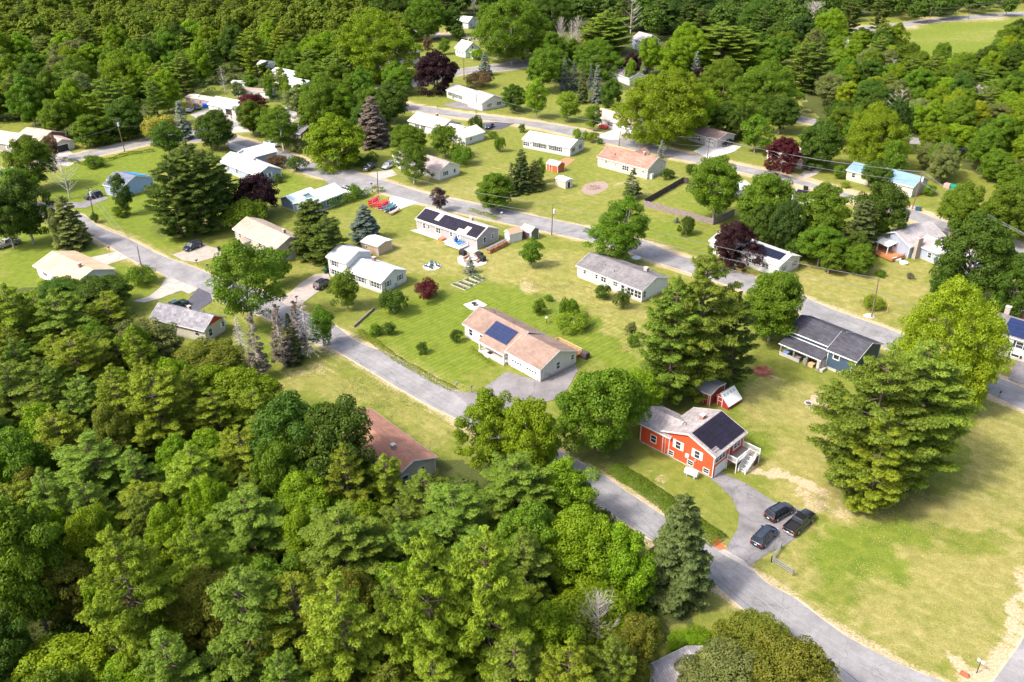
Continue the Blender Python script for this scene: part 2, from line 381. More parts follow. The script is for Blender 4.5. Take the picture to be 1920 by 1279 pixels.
laneA = road('front_lane', [(20,372),(85,383),(150,400),(185,425),(245,450),(300,478),(380,508),(430,530),(500,548),(590,598),(630,612),(667,640),(730,665),(792,702),(835,725),(905,772),(1000,820),(1065,855),(1132,892),(1172,920),(1210,945),(1297,1002),(1350,1032),(1405,1065),(1440,1095),(1490,1122),(1540,1160),(1590,1195),(1665,1235),(1725,1262),(1800,1290),(1900,1330)],
     [(20,385),(68,398),(110,430),(175,445),(240,483),(300,512),(372,545),(430,572),(520,604),(575,636),(620,652),(655,672),(705,702),(755,732),(805,760),(865,790),(940,835),(1010,880),(1065,915),(1124,947),(1180,985),(1240,1025),(1302,1062),(1340,1095),(1400,1147),(1450,1178),(1507,1215),(1560,1256),(1600,1290),(1700,1345)], ROADM, .05, 'pale worn asphalt lane running past the tan house and the red house')
road('side_road', [(1940,1140),(1920,1195),(1890,1240),(1862,1278),(1820,1330)], [(2060,1140),(2035,1200),(2010,1260),(1990,1300),(1960,1360)], ROADM, .062, 'side road leaving the lane at the lower right corner', .3, True, .016)
roadB = road('middle_street', [(330,255),(400,252),(440,256),(500,272),(545,288),(578,303),(615,315),(660,320),(730,342),(805,365),(880,380),(955,395),(1035,412),(1105,427),(1160,440),(1210,452),(1267,477),(1340,497),(1420,522),(1510,558),(1565,582),(1665,617),(1740,648),(1800,678),(1850,700),(1920,727),(2050,780)],
     [(330,268),(400,266),(440,272),(480,292),(530,305),(570,325),(620,338),(680,350),(730,365),(792,382),(842,395),(955,420),(1035,437),(1105,452),(1175,472),(1247,497),(1320,520),(1400,548),(1502,588),(1540,604),(1615,634),(1700,670),(1780,704),(1852,737),(1918,768),(2050,825)], ROADM, .05, 'grey asphalt street crossing behind the grey and white ranch houses')
roadC = road('back_street', [(700,180),(772,196),(829,205),(876,213),(978,225),(1075,240),(1125,252),(1210,268),(1297,290),(1390,311),(1459,325),(1536,348),(1615,370),(1705,392),(1765,414),(1835,436),(1902,458),(1960,478),(2100,520)],
     [(700,192),(782,208),(853,219),(907,225),(978,234),(1060,252),(1122,265),(1235,291),(1322,308),(1390,323),(1485,343),(1575,367),(1687,404),(1735,421),(1777,434),(1850,457),(1920,482),(1960,496),(2100,545)], ROADM, .05, 'far asphalt street with wires along it')
roadD = road('main_road', [(-150,345),(60,305),(132,290),(277,260),(380,240),(500,215),(640,178),(740,157),(775,150),(860,130),(960,116),(1040,104),(1120,96)], [(-150,362),(60,320),(132,304),(280,271),(380,251),(500,226),(640,188),(752,166),(790,160),(862,141),(960,132),(1040,118),(1120,106)], ROADM, .056, 'two-lane main road passing in front of the far woods', .4)
for t_, nm in ((.47, 'a'), (.53, 'b')):
    A, B = roadD; L = [a.lerp(b, t_) for a, b in zip(A, B)]; M_ = [a.lerp(b, t_+.012) for a, b in zip(A, B)]
    tag(rib('road_marking', L, M_, .064, plain('faded_yellow_paint', (.55, .42, .12), .2)), 'faded yellow centre line of the main road', 'road marking', kind='structure')
for t_ in (.04, .95):
    A, B = roadD; L = [a.lerp(b, t_) for a, b in zip(A, B)]; M_ = [a.lerp(b, t_+.014) for a, b in zip(A, B)]
    tag(rib('road_marking', L, M_, .064, LINEM), 'white edge line of the main road', 'road marking', kind='structure')
road('upper_track', [(690,50),(730,48),(790,58),(850,65),(917,74),(960,90)], [(690,56),(730,54),(790,64),(850,69),(917,79),(950,97)], GRAVEL, .06, 'narrow track behind the pale green cottage', .5)
road('hill_road', [(1600,52),(1687,43),(1752,35),(1840,27),(1920,22),(2050,16)], [(1600,62),(1687,52),(1752,43),(1840,35),(1918,30),(2050,24)], ROADM, .06, 'distant road along the top edge of the meadow', .8)
road('wood_road', [(1470,212),(1512,222),(1560,230),(1620,242),(1690,255),(1740,262),(1830,280)], [(1470,222),(1512,231),(1560,240),(1620,253),(1690,266),(1738,273),(1830,291)], ROADM, .05, 'stretch of road glimpsed between the trees at upper right', .4)
A, B = laneA; n_ = len(A); lo = int(n_*.5)
for t_, m_, w_, l_ in ((.36, PALES, .012, 'pale'), (.55, PALES, .012, 'pale'), (.86, SEAMM, .014, 'dark')):
    tag(rib('road_seam', [a.lerp(b, t_) for a, b in zip(A[lo:], B[lo:])], [a.lerp(b, t_+w_) for a, b in zip(A[lo:], B[lo:])], .058, m_), l_+' paving seam running along the lane', 'road seam', kind='structure')
A, B = roadB; lo = int(len(A)*.62)
tag(rib('road_seam', [a.lerp(b, .34) for a, b in zip(A[lo:], B[lo:])], [a.lerp(b, .352) for a, b in zip(A[lo:], B[lo:])], .058, SEAMM), 'dark tar seam along the middle street', 'road seam', kind='structure')
def slab(name, poly, m, label, z=.03, cat='driveway', smoothit=False):
    P = [at(*p) for p in poly]
    if smoothit: P = smooth_line(P+[P[0]], 5)[:-1]
    mb = MB(); P = [Vector((p.x, p.y, z)) for p in P]
    ar = sum(P[i].x*P[(i+1) % len(P)].y-P[(i+1) % len(P)].x*P[i].y for i in range(len(P)))
    if ar < 0: P.reverse()
    mb.add(P, [tuple(range(len(P)))])
    return tag(mb.build(name, m), label, cat, kind='structure')
slab('driveway', [(835,723),(850,733),(880,737),(897,734),(915,722),(950,697),(1014,716),(1079,684),(1084,694),(1064,730),(1040,750),(960,768),(915,775),(892,772)], DRIVEM, 'grey asphalt driveway of the tan house with the double garage', .066)
slab('driveway', [(1326,893),(1342,882),(1400,908),(1452,942),(1480,947),(1500,956),(1527,968),(1520,985),(1478,1020),(1440,1038),(1405,1062),(1362,1036),(1366,1020),(1383,992),(1386,965),(1372,935),(1350,912)], ROADD, 'cracked old asphalt driveway below the red house', .066)
slab('driveway', [(1358,1030),(1395,1052),(1412,1072),(1395,1062),(1345,1034)], PALEG, 'pale gravel mouth of the red house driveway', .072)
slab('driveway', [(520,560),(545,548),(562,532),(590,515),(615,512),(622,530),(590,552),(560,575),(540,575)], plain('pinkish_gravel', (.33, .285, .25), .3, .8, .95), 'gravel driveway of the white split-level house', .066)
slab('driveway', [(323,478),(358,466),(378,455),(392,462),(415,468),(415,480),(370,492),(345,490)], GRAVEL, 'gravel parking pad with the dark wagon on it', .066)
slab('driveway', [(150,487),(222,472),(242,484),(178,504)], PALEG, 'pale driveway leading to the tan-roofed house at left', .066)
slab('driveway', [(248,565),(280,556),(300,540),(313,518),(372,541),(355,552),(340,545),(300,560),(270,568)], PALEG, 'curved gravel driveway beside the grassy island', .066)
slab('driveway', [(372,540),(395,551),(398,566),(360,590),(330,590)], ROADN, 'fresh dark asphalt driveway beside the house with the red gable', .068)
slab('driveway', [(150,380),(190,366),(205,372),(160,390),(100,392),(70,388),(115,378)], DRIVEM, 'driveway leading to the small blue house at left', .066)
slab('driveway', [(590,322),(608,322),(640,335),(690,352),(700,358),(672,372),(640,368),(622,350)], asphalt('gravelly_asphalt', (.22, .21, .21), .2, False, .3), 'wide grey forecourt beside the white-roofed workshop', .054)
slab('kayak_pad', [(745,364),(788,378),(730,400),(698,389)], CONCD, 'white concrete pad with the stacks of canoes', .03, 'concrete pad')
slab('driveway', [(430,266),(470,278),(540,300),(520,306),(470,292),(430,280)], CONCW, 'light concrete apron beside the white-roofed blue house', .066)
slab('driveway', [(690,325),(735,318),(745,328),(712,338)], PALEG, 'pale driveway with two parked cars', .06)
slab('driveway', [(895,208),(850,202),(830,196),(872,188),(905,192)], DRIVEM, 'old driveway of the far white ranch', .054)
slab('driveway', [(906,230),(930,229),(965,232),(940,243),(905,244)], ROADN, 'dark asphalt pad with a dark car beside the cream-roofed house', .054)
slab('driveway', [(1118,256),(1165,236),(1185,240),(1160,262),(1140,262)], CONCW, 'pale driveway of the pinkish-roofed ranch', .054)
slab('driveway', [(1300,284),(1335,265),(1390,275),(1375,285),(1330,298)], CONCD, 'white concrete driveway with the black pickup', .054)
slab('driveway', [(1494,332),(1515,316),(1545,316),(1530,328),(1510,336)], PALEG, 'sandy driveway beside the dark red tree at upper right', .054)
slab('driveway', [(1735,424),(1728,440),(1760,450),(1778,452),(1778,436)], ROADN, 'fresh black driveway behind the light blue house', .054)
slab('driveway', [(1890,712),(1905,680),(1925,672),(1935,700),(1915,722)], DRIVEM, 'short driveway at the right edge beside the white house with solar panels', .066)
slab('driveway', [(100,300),(90,280),(110,270),(140,290),(150,300),(130,312),(110,310)], PALEG, 'broad gravel turnout beside the main road at left', .052)
slab('driveway', [(1540,606),(1548,605),(1622,636),(1600,640),(1580,640)], PALEG, 'gravel parking strip behind the slate blue house', .045)
slab('gravel_yard', [(355,215),(400,200),(450,205),(500,220),(560,190),(590,205),(520,245),(430,250)], PALEG, 'stony yard among the trees at upper left', .02, 'yard')
slab('walkway', [(1342,1000),(1358,1025),(1364,1030),(1352,1034),(1330,1020)], plain('red_mulch', (.45, .13, .05), .3, 2, .95), 'orange mulch at the end of the clipped bank', .03, 'mulch bed')
slab('patio', [(868,571),(895,562),(914,572),(892,583),(880,580)], CONCW, 'small pale gravel patio behind the tan house', .03, 'patio')
slab('patio', [(858,483),(872,476),(894,478),(912,490),(905,497),(878,501),(860,494)], CONCW, 'pale stone patio round the fire pit behind the grey house', .03, 'patio', True)
slab('walkway', [(768,432),(782,430),(898,470),(885,476),(850,460)], CONCW, 'white concrete walk along the back of the grey solar house', .034, 'walkway')
slab('mulch_bed', [(1060,296),(1078,299),(1062,312),(1046,303)], plain('orange_mulch', (.42, .17, .09), .35, 2, .95), 'orange mulch patch between the white house and the small sheds', .03, 'mulch bed')
slab('garden_plot', [(1098,345),(1130,340),(1140,352),(1110,366),(1090,358)], plain('tilled_soil', (.27, .2, .16), .4, 2, .95), 'bare round garden plot in the lawn', .03, 'garden plot', True)
# moss-green colour of understorey grass strip by the lane is part of the ground sheet

# sandy, worn soil along every road edge
for L in ROAD_LINES:
    w = L[-1][0]
    for q in L[:-1]:
        i0, i1 = np.searchsorted(XS, [q.x-w-6, q.x+w+6]); j0, j1 = np.searchsorted(YS, [q.y-w-6, q.y+w+6])
        if i1 <= i0 or j1 <= j0: continue
        sl = (slice(j0, j1), slice(i0, i1)); d = np.hypot(GX[sl]-q.x, GY[sl]-q.y)-w
        bare[sl] = np.maximum(bare[sl], np.clip(1.0-(d-.2)/2.0, 0, 1)*.72); dry[sl] = np.maximum(dry[sl], np.clip(1.0-(d-1)/5, 0, 1)*.62)
stripe = np.zeros(GX.shape)
for P_, v_ in (([(640,640),(720,560),(880,545),(1010,545),(1110,590),(1220,640),(1200,700),(1090,665),(980,590),(880,720),(830,725)],1),([(420,610),(540,590),(600,640),(520,690),(440,700)],1.0),([(130,310),(300,280),(330,330),(230,345),(120,380)],.6),([(0,430),(90,420),(240,500),(0,545)],.4)): zone(P_, stripe, v_)
PTS = np.stack([GX.ravel(), GY.ravel(), np.zeros(GX.size)], -1).astype(np.float32)
nyy, nxx = GX.shape
idx = np.arange(nxx*nyy).reshape(nyy, nxx)
F4 = np.stack([idx[:-1, :-1], idx[:-1, 1:], idx[1:, 1:], idx[1:, :-1]], -1).reshape(-1, 4)
def quad_mesh(name, V, F, m):
    me = bpy.data.meshes.new(name); me.vertices.add(len(V)); me.vertices.foreach_set('co', np.asarray(V, np.float32).ravel())
    nf, k = F.shape
    me.loops.add(nf*k); me.loops.foreach_set('vertex_index', F.ravel().astype(np.int32)); me.polygons.add(nf)
    me.polygons.foreach_set('loop_start', np.arange(0, nf*k, k, dtype=np.int32)); me.polygons.foreach_set('loop_total', np.full(nf, k, np.int32))
    me.update(calc_edges=True); me.materials.append(m); return me
def ground_material():
    s = NB('grass_ground'); P = s.coord('Object')
    a = s.n('ShaderNodeAttribute'); a.attribute_name = 'cover'
    sp = s.n('ShaderNodeSeparateColor'); s.l(a.outputs['Color'], sp.inputs[0])
    a2 = s.n('ShaderNodeAttribute'); a2.attribute_name = 'litter'
    n1 = s.noise(P, .12, 6, .62); n2 = s.noise(P, .6, 6, .7); n3 = s.noise(P, 3.2, 5, .75); n4 = s.noise(P, 5, 4, .85)
    P2 = s.coord('Object', (1.0, 1.0, 1.0)); mp = s.n('ShaderNodeMapping'); mp.inputs['Rotation'].default_value = (0, 0, R(42)); s.l(P2, mp.inputs[0])
    mp2 = s.n('ShaderNodeMapping'); mp2.inputs['Scale'].default_value = (.25, 1.6, 1); s.l(mp.outputs[0], mp2.inputs[0])
    n5 = s.noise(mp2.outputs[0], .8, 4, .6)
    base = s.ramp(n2, [(.25, (.085, .12, .016)), (.5, (.15, .168, .028)), (.75, (.215, .205, .05))])
    green = s.ramp(n2, [(.25, (.075, .115, .012)), (.5, (.125, .165, .018)), (.78, (.195, .205, .032))])
    dryc = s.ramp(n2, [(.25, (.165, .155, .04)), (.5, (.245, .22, .068)), (.75, (.35, .3, .13))])
    barec = s.ramp(n3, [(.25, (.3, .22, .14)), (.5, (.42, .32, .2)), (.75, (.56, .45, .33))])
    lit = s.ramp(n3, [(.3, (.04, .05, .015)), (.5, (.07, .085, .022)), (.7, (.1, .09, .03))])
    k = lambda v, lo, hi: s.n('ShaderNodeMapRange')
    def sm(v, lo, hi):
        m_ = s.n('ShaderNodeMapRange'); m_.interpolation_type = 'SMOOTHSTEP'
        m_.inputs[1].default_value = lo; m_.inputs[2].default_value = hi; s.l(v, m_.inputs[0]); return m_.outputs[0]
    lushf = sm(s.math('ADD', sp.outputs[0], s.math('MULTIPLY', s.math('SUBTRACT', n1, .5), .9)), .38, .85)
    col = s.mix(lushf, base, green)
    nn = s.math('ADD', s.math('MULTIPLY', s.math('SUBTRACT', n3, .5), 1.1), s.math('ADD', s.math('MULTIPLY', s.math('SUBTRACT', n5, .5), .9), s.math('MULTIPLY', s.math('SUBTRACT', n1, .5), .9)))
    dryf = sm(s.math('ADD', sp.outputs[1], nn), .3, .95)
    col = s.mix(dryf, col, dryc)
    baref = sm(s.math('ADD', sp.outputs[2], s.math('MULTIPLY', nn, .7)), .4, .78)
    col = s.mix(baref, col, barec)
    litf = sm(s.math('ADD', a2.outputs['Fac'], s.math('MULTIPLY', s.math('SUBTRACT', n2, .5), .8)), .35, .8)
    col = s.mix(litf, col, lit)
    col = s.mix(1.0, col, s.ramp(n4, [(.3, .6), (.5, 1.0), (.7, 1.32)]), 'MULTIPLY')
    hn = s.math('ADD', n3, s.math('MULTIPLY', n4, .6)); s.bump(hn, .9, .12)
    # mowing stripes on the greenest lawn
    w = s.n('ShaderNodeTexWave', Scale=.3, Distortion=2.5, Detail=3.0); w.inputs['Detail Scale'].default_value = .5
    mr = s.n('ShaderNodeMapping'); mr.inputs['Rotation'].default_value = (0, 0, R(47)); s.l(P, mr.inputs[0]); s.l(mr.outputs[0], w.inputs[0]); w.bands_direction = 'X'
    st = s.ramp(w.outputs['Fac'], [(.25, .9), (.75, 1.08)])
    col = s.mix(s.math('MULTIPLY', a.outputs['Alpha'], .8), col, s.mix(1.0, col, st, 'MULTIPLY'))
    return s.fin(col, .95, 0, .12)
gm = quad_mesh('ground', PTS, F4, ground_material())
ca = gm.attributes.new('cover', 'FLOAT_COLOR', 'POINT')
cc = np.ones((PTS.shape[0], 4), np.float32); cc[:, 0] = np.clip(lush, 0, 1.4).ravel(); cc[:, 1] = np.clip(dry, 0, 1).ravel(); cc[:, 2] = bare.ravel(); cc[:, 3] = stripe.ravel()
ca.data.foreach_set('color', cc.ravel())
la = gm.attributes.new('litter', 'FLOAT', 'POINT'); la.data.foreach_set('value', litter.ravel().astype(np.float32))
ground = mesh_obj('ground', gm); tag(ground, kind='structure', label='patchy green and straw coloured grass of the yards and meadows', cat='ground')

# ------------------------------------------------------------------ houses
class Blk:
    """one gabled block of a house, in house coordinates; rot=1 turns the ridge to run front to back"""
    def __init__(s, H, x0, y0, L, W, he, rise, wall, roof, o=.35, rot=0, t=.16, found=.4, fm=None, z0=0.0, gable=None, trim=True, hip=0.0, rooflabel=None):
        s.H = H; s.L, s.W, s.he, s.o, s.t = L, W, he, o, t
        if rot: s.tf = lambda v: Vector((x0+W-v.y, y0+v.x, v.z))      # block x runs towards the back of the house
        else: s.tf = lambda v: Vector((v.x+x0, v.y+y0, v.z))
        s.rot = rot; sl = rise/(W/2+o); s.sl = sl; s.hr = he+rise
        wt = he+sl*o-.02; wr = he+sl*(o+W/2)-.02; s.wt = wt; s.z0 = z0
        mb = MB(s.tf)
        if hip: mb.box(0, L, 0, W, z0+found, wt)
        else: mb.prism([(0, z0+found), (W, z0+found), (W, wt), (W/2, wr), (0, wt)], 0, L)
        s.wall = mb.build('wall', wall, H)
        if found: MB(s.tf).box(.03, L-.03, .03, W-.03, z0-.6, z0+found).build('foundation', fm or CONC, H)
        mb = MB(s.tf)
        if hip:
            h = min(hip, L/2+o); hz = he+t+rise
            vs = [(-o,-o,he+t),(L+o,-o,he+t),(L+o,W+o,he+t),(-o,W+o,he+t),(h-o,W/2,hz),(L+o-h,W/2,hz),(-o,-o,he),(L+o,-o,he),(L+o,W+o,he),(-o,W+o,he)]
            mb.add(vs, [(0,1,5,4),(1,2,5),(2,3,4,5),(3,0,4),(6,7,1,0),(7,8,2,1),(8,9,3,2),(9,6,0,3),(9,8,7,6)])
        else:
            for a, b, c, d in (((-o,he+t),(W/2,s.hr+t),(W/2,s.hr),(-o,he)), ((W/2,s.hr+t),(W+o,he+t),(W+o,he),(W/2,s.hr))):
                mb.prism([d, c, b, a], -o, L+o)
        s.roof = mb.build('roof', roof, H)
        if rooflabel: s.roof['label'] = rooflabel
        if trim:
            mb = MB(s.tf); q = .03
            mb.box(-o, L+o, -o-q, -o, he-.1, he+t-.02); mb.box(-o, L+o, W+o, W+o+q, he-.1, he+t-.02)
            if not hip:
                for x in (-o-q/2, L+o+q/2):
                    mb.bar((x, -o-q, he+t/2-.02), (x, W/2, s.hr+t/2-.02), q, t+.06); mb.bar((x, W+o+q, he+t/2-.02), (x, W/2, s.hr+t/2-.02), q, t+.06)
            for x, y in ((0, 0), (L, 0), (0, W), (L, W)):
                mb.box(x-.06 if x == 0 else x-.05, x+.05 if x == 0 else x+.06, y-.06 if y == 0 else y-.05, y+.05 if y == 0 else y+.06, z0+found, wt-.12)
            mb.build('trim', TRIM, H)
        if gable:
            x = L+.03
            MB(s.tf).prism([(.05, wt), (W-.05, wt), (W/2, wr-.05)], L+.004, L+.03).build('gable_panel', gable, H)
    def fr(s, face):
        L, W = s.L, s.W
        return {'F': (Vector((0,0,0)), Vector((1,0,0)), Vector((0,-1,0))), 'B': (Vector((L,W,0)), Vector((-1,0,0)), Vector((0,1,0))),
                'R': (Vector((L,0,0)), Vector((0,1,0)), Vector((1,0,0))), 'L': (Vector((0,W,0)), Vector((0,-1,0)), Vector((-1,0,0)))}[face]
    def ftf(s, face, pos, z):
        o, u, n = s.fr(face); c = o+u*pos
        return lambda v: s.tf(Vector((c.x+u.x*v.x-n.x*v.y, c.y+u.y*v.x-n.y*v.y, z+v.z)))   # local: x along wall, -y outwards, z up
    def win(s, face, pos, z, w=.95, h=1.25, n=1, shut=None, fw=.09, mid=True, label=None):
        tf = s.ftf(face, pos, z); mb = MB(tf); tw = w*n
        mb.box(-tw/2-fw, -tw/2, -.07, .0, -fw, h+fw); mb.box(tw/2, tw/2+fw, -.07, 0, -fw, h+fw)
        mb.box(-tw/2, tw/2, -.07, 0, h, h+fw); mb.box(-tw/2, tw/2, -.09, 0, -fw, 0)
        for i in range(1, n): x = -tw/2+i*w; mb.box(x-.045, x+.045, -.06, 0, 0, h)
        if mid:
            for i in range(n): x = -tw/2+i*w; mb.box(x+.045, x+w-.045, -.045, 0, h/2-.025, h/2+.03)
        f = mb.build('window', TRIM, s.H, label=label)
        MB(tf).box(-tw/2, tw/2, -.025, .0, 0, h).build('pane', GLASS, f)
        if shut:
            for sg in (-1, 1):
                x = sg*(tw/2+fw+.05); a, b = (x, x+sg*.36) if sg > 0 else (x-.36, x)
                MB(tf).box(a, b, -.05, 0, -.05, h+.05).build('shutter', shut, s.H)
        return f
    def door(s, face, pos, z=.0, w=.95, h=2.05, m=None, fw=.1):
        tf = s.ftf(face, pos, s.z0+.42+z); mb = MB(tf)
        mb.box(-w/2-fw, -w/2, -.07, 0, 0, h+fw); mb.box(w/2, w/2+fw, -.07, 0, 0, h+fw); mb.box(-w/2, w/2, -.07, 0, h, h+fw)
        mb.build('door_frame', TRIM, s.H)
        d = MB(tf).box(-w/2, w/2, -.035, 0, 0, h).build('door', m or TRIM, s.H)
        MB(tf).box(w/2-.14, w/2-.08, -.1, -.035, .95, 1.05).build('handle', GALV, d)
        MB(tf).box(-w/4, w/4, -.045, -.035, 1.2, 1.8).build('pane', GLASS, d)
    def garage(s, face, pos, w=2.7, h=2.15, m=None, z=.05, wins=4):
        tf = s.ftf(face, pos, s.z0+z); mb = MB(tf)
        mb.box(-w/2-.12, -w/2, -.08, 0, 0, h+.12); mb.box(w/2, w/2+.12, -.08, 0, 0, h+.12); mb.box(-w/2, w/2, -.08, 0, h, h+.12)
        mb.build('garage_frame', TRIM, s.H)
        mb = MB(tf)
        for i in range(4): mb.box(-w/2, w/2, -.05, 0, h*i/4+.012, h*(i+1)/4-.012)
        mb.box(-w/2, w/2, -.03, .0, 0.002, h)
        d = mb.build('garage_door', m or TRIM, s.H)
        if wins:
            for i in range(wins):
                x = -w/2+w*(i+.5)/wins; MB(tf).box(x-w/wins*.32, x+w/wins*.32, -.062, -.05, h*.56, h*.7).build('pane', GLASS, d)
    def slope(s, side='F'):
        """frame on the front (F) or back (B) roof slope: x along ridge from left eave corner, v up slope, w out of slope"""
        L, W, o, he, t = s.L, s.W, s.o, s.he, s.t; a = math.atan(s.sl)
        if side == 'F': return lambda v: s.tf(Vector((-o+v.x, -o+v.y*math.cos(a)-v.z*math.sin(a), he+t+v.y*math.sin(a)+v.z*math.cos(a))))
        return lambda v: s.tf(Vector((-o+v.x, W+o-v.y*math.cos(a)+v.z*math.sin(a), he+t+v.y*math.sin(a)+v.z*math.cos(a))))
    def slen(s): return math.hypot(s.W/2+s.o, s.hr-s.he)
    def solar(s, x0, x1, v0, v1, nx, ny, side='F', m=None, skip=()):
        tf = s.slope(side); SL = s.slen(); v0 *= SL; v1 *= SL; w = (x1-x0)/nx; h = (v1-v0)/ny; g = .02
        for i in range(nx):
            for j in range(ny):
                if (i, j) in skip: continue
                p = MB(tf).box(x0+i*w+g, x0+(i+1)*w-g, v0+j*h+g, v0+(j+1)*h-g, .1, .135).build('solar_panel', m or SOLAR, s.H)
        mb = MB(tf)
        for j in range(ny+1):
            pass
        for j in range(ny):
            for q in (.25, .75): mb.box(x0+.05, x1-.05, v0+(j+q)*h-.02, v0+(j+q)*h+.02, .03, .1)
        mb.build('solar_rail', PFRAME, s.H)
    def chimney(s, x, yfrac=.5, w=.7, d=.55, h=1.1, m=None):
        y = yfrac*s.W; zr = s.he+s.sl*(s.o+min(y, s.W-y))+s.t
        c = MB(s.tf).box(x-w/2, x+w/2, y-d/2, y+d/2, zr-.5, zr+h).build('chimney', m or BRICK, s.roof)
        MB(s.tf).box(x-w/2-.05, x+w/2+.05, y-d/2-.05, y+d/2+.05, zr+h, zr+h+.09).build('chimney_cap', CONC, s.H)
    def vent(s, x, yfrac, h=.4, r=.06, m=None):
        y = yfrac*s.W; zr = s.he+s.sl*(s.o+min(y, s.W-y))+s.t
        p = s.tf(Vector((x, y, 0))); MB().cyl(p.x, p.y, zr-.1, zr+h, r, 8).build('vent_pipe', m or DARKM, s.H)
def house(name, FL, FR, he, label, cat='house', o=.35, L=None):
    A = at(*FL, he); B = at(*FR, he); d = (B-A); Lt = d.length-2*o; d.normalize(); b = Vector((-d.y, d.x, 0))
    p = A+d*o+b*o; r = thing(name, label, cat, (p.x, p.y, 0), math.atan2(d.y, d.x))
    r['len_'] = L or Lt; return r, (L or Lt)
def rows(lst): return lst
HOUSE_SPOTS = []
def cornerboards(): pass

BROWNR = shingle('brown_shingles', (.24, .165, .13), (.29, .205, .165)); GREYR = shingle('grey_shingles', (.165, .152, .158), (.21, .197, .2), streak=.5)
LGREYR = shingle('light_grey_shingles', (.33, .3, .3), (.4, .37, .37)); WHITER = ribbed('white_metal_roof', (.6, .6, .585), 0, .4, .6)
DARKR = shingle('dark_slate_shingles', (.055, .055, .068), (.085, .083, .1)); TANR = shingle('tan_shingles', (.48, .36, .235), (.54, .41, .28)); PINKR = shingle('pinkish_shingles', (.45, .34, .3), (.52, .4, .36))
BRICKR = shingle('red_brown_shingles', (.25, .14, .105), (.33, .215, .165), (.2, .1, .08), 1.1, .32, .15); REDBR = shingle('weathered_red_shingles', (.3, .15, .105), (.36, .19, .14), streak=.3)
CREAMR = shingle('cream_shingles', (.56, .51, .42), (.62, .57, .48)); MIXR = shingle('mottled_grey_shingles', (.27, .24, .235), (.37, .34, .335), (.25, .2, .2), .7, .3)
CHECKR = shingle('checkered_grey_shingles', (.17, .165, .185), (.29, .28, .295), (.18, .17, .18), .62, .45, .15); TEALR = ribbed('teal_metal_roof', (.17, .27, .33), 0, .7, .45, 0, .4); PTEALR = ribbed('pale_teal_metal_roof', (.48, .6, .62), 0, .5, .4)
MIDBR = shingle('mid_brown_shingles', (.28, .19, .155), (.33, .235, .195)); PINKT = siding('pink_trailer_siding', (.6, .42, .36))

# H1 tan-roofed ranch with double garage in the middle of the picture
h, Lt = house('ranch_house', (860.4,611.4), (1013.8,694.4), 2.75, 'tan-roofed white ranch with blue solar panels, columned porch and double garage')
Lg = Lt*.39; Lm = Lt-Lg
m_ = Blk(h, 0, 0.9, Lm, 7.9, 2.8, 2.15, WHITE, BROWNR, o=.4)
g_ = Blk(h, Lm+.0, -.1, Lg, 9.0, 2.65, 2.0, WHITE, BROWNR, o=.36)
pl = Lm*.5
# porch roof carried forward over the entry
mb = MB(); a0 = Lm*.44; a1 = Lm-.05; sl = m_.sl
mb.add([(a0,-1.0,2.8-1.5*sl+.15),(a1,-1.0,2.8-1.5*sl+.15),(a1,.55,2.8+.05*sl+.17),(a0,.55,2.8+.05*sl+.17),(a0,-1.0,2.8-1.5*sl),(a1,-1.0,2.8-1.5*sl),(a1,.55,2.8+.05*sl),(a0,.55,2.8+.05*sl)],
  [(0,1,2,3),(7,6,5,4),(0,4,5,1),(3,2,6,7),(0,3,7,4),(1,5,6,2)]); mb.build('porch_roof', BROWNR, h)
MB().box(a0,a1,-1.03,-1.0,2.02,2.34).build('porch_fascia', TRIM, h)
MB().box(a0+.1,a1-.1,-1.0,.9,0,.38).build('porch_floor', CONCW, h); MB().box(a0+1.9,a0+3.4,-1.35,-1.0,0,.2).build('porch_step', CONCW, h)
for x in (a0+.25, a1-.45): MB().box(x,x+.28,-.9,-.62,.38,2.18).build('porch_column', TRIM, h)
MB().box(a0+2.0,a0+3.0,-.5,.3,.38,.42).build('door_mat', DARKM, h)
m_.win('F', 1.7, 1.05, .9, 1.3); m_.win('F', Lm*.37, 1.0, .9, 1.4); m_.win('F', Lm*.62, 1.0, .95, 1.3); m_.door('F', Lm*.77, 0, .95, 2.05, TRIM); m_.win('F', Lm*.92, 1.0, .9, 1.3)
m_.win('L', 3, 1.1); m_.win('B', 4, 1.2, .9, 1.1, 2); m_.win('B', 9, 1.2)
g_.garage('F', Lg*.29, 2.75, 2.2); g_.garage('F', Lg*.74, 2.75, 2.2); g_.win('R', 4.4, 1.0, .85, 1.3); g_.win('R', 8.1, 1.35, .65, .95)
MB(g_.ftf('R', 1.1, .5)).box(-.2,.2,-.18,0,.4,1.0).box(.5,.75,-.2,0,.3,.75).box(1.1,1.35,-.25,0,0,.35).build('meter_box', GALV, h)
m_.solar(Lm*.47, Lm*.93, .06, .78, 4, 5, m=SOLARB); m_.vent(3.2, .62); m_.vent(9, .58)
# rear deck
bx = Lt*.66; by = 9.0
d_ = MB(); d_.box(bx, bx+6.2, by+.05, by+3.0, .45, .6); d_.build('deck_floor', WOODO, h)
rl = MB()
for i in range(8): x = bx+6.1*i/7; rl.box(x, x+.1, by+2.9, by+3.0, 0, 1.45)
for i in range(30): x = bx+6.1*i/29; rl.box(x, x+.12, by+2.93, by+2.97, .6, 1.4)
rl.box(bx, bx+6.2, by+2.88, by+3.02, 1.4, 1.48); rl.box(bx, bx+.1, by+.1, by+2.9, 1.4, 1.48); rl.box(bx+6.1, bx+6.2, by+.1, by+2.9, 1.4, 1.48)
for i in range(12): y = by+.2+2.6*i/11; rl.box(bx+.03, bx+.07, y, y+.12, .6, 1.4); rl.box(bx+6.13, bx+6.17, y, y+.12, .6, 1.4)
rl.build('deck_railing', WOODN, h)

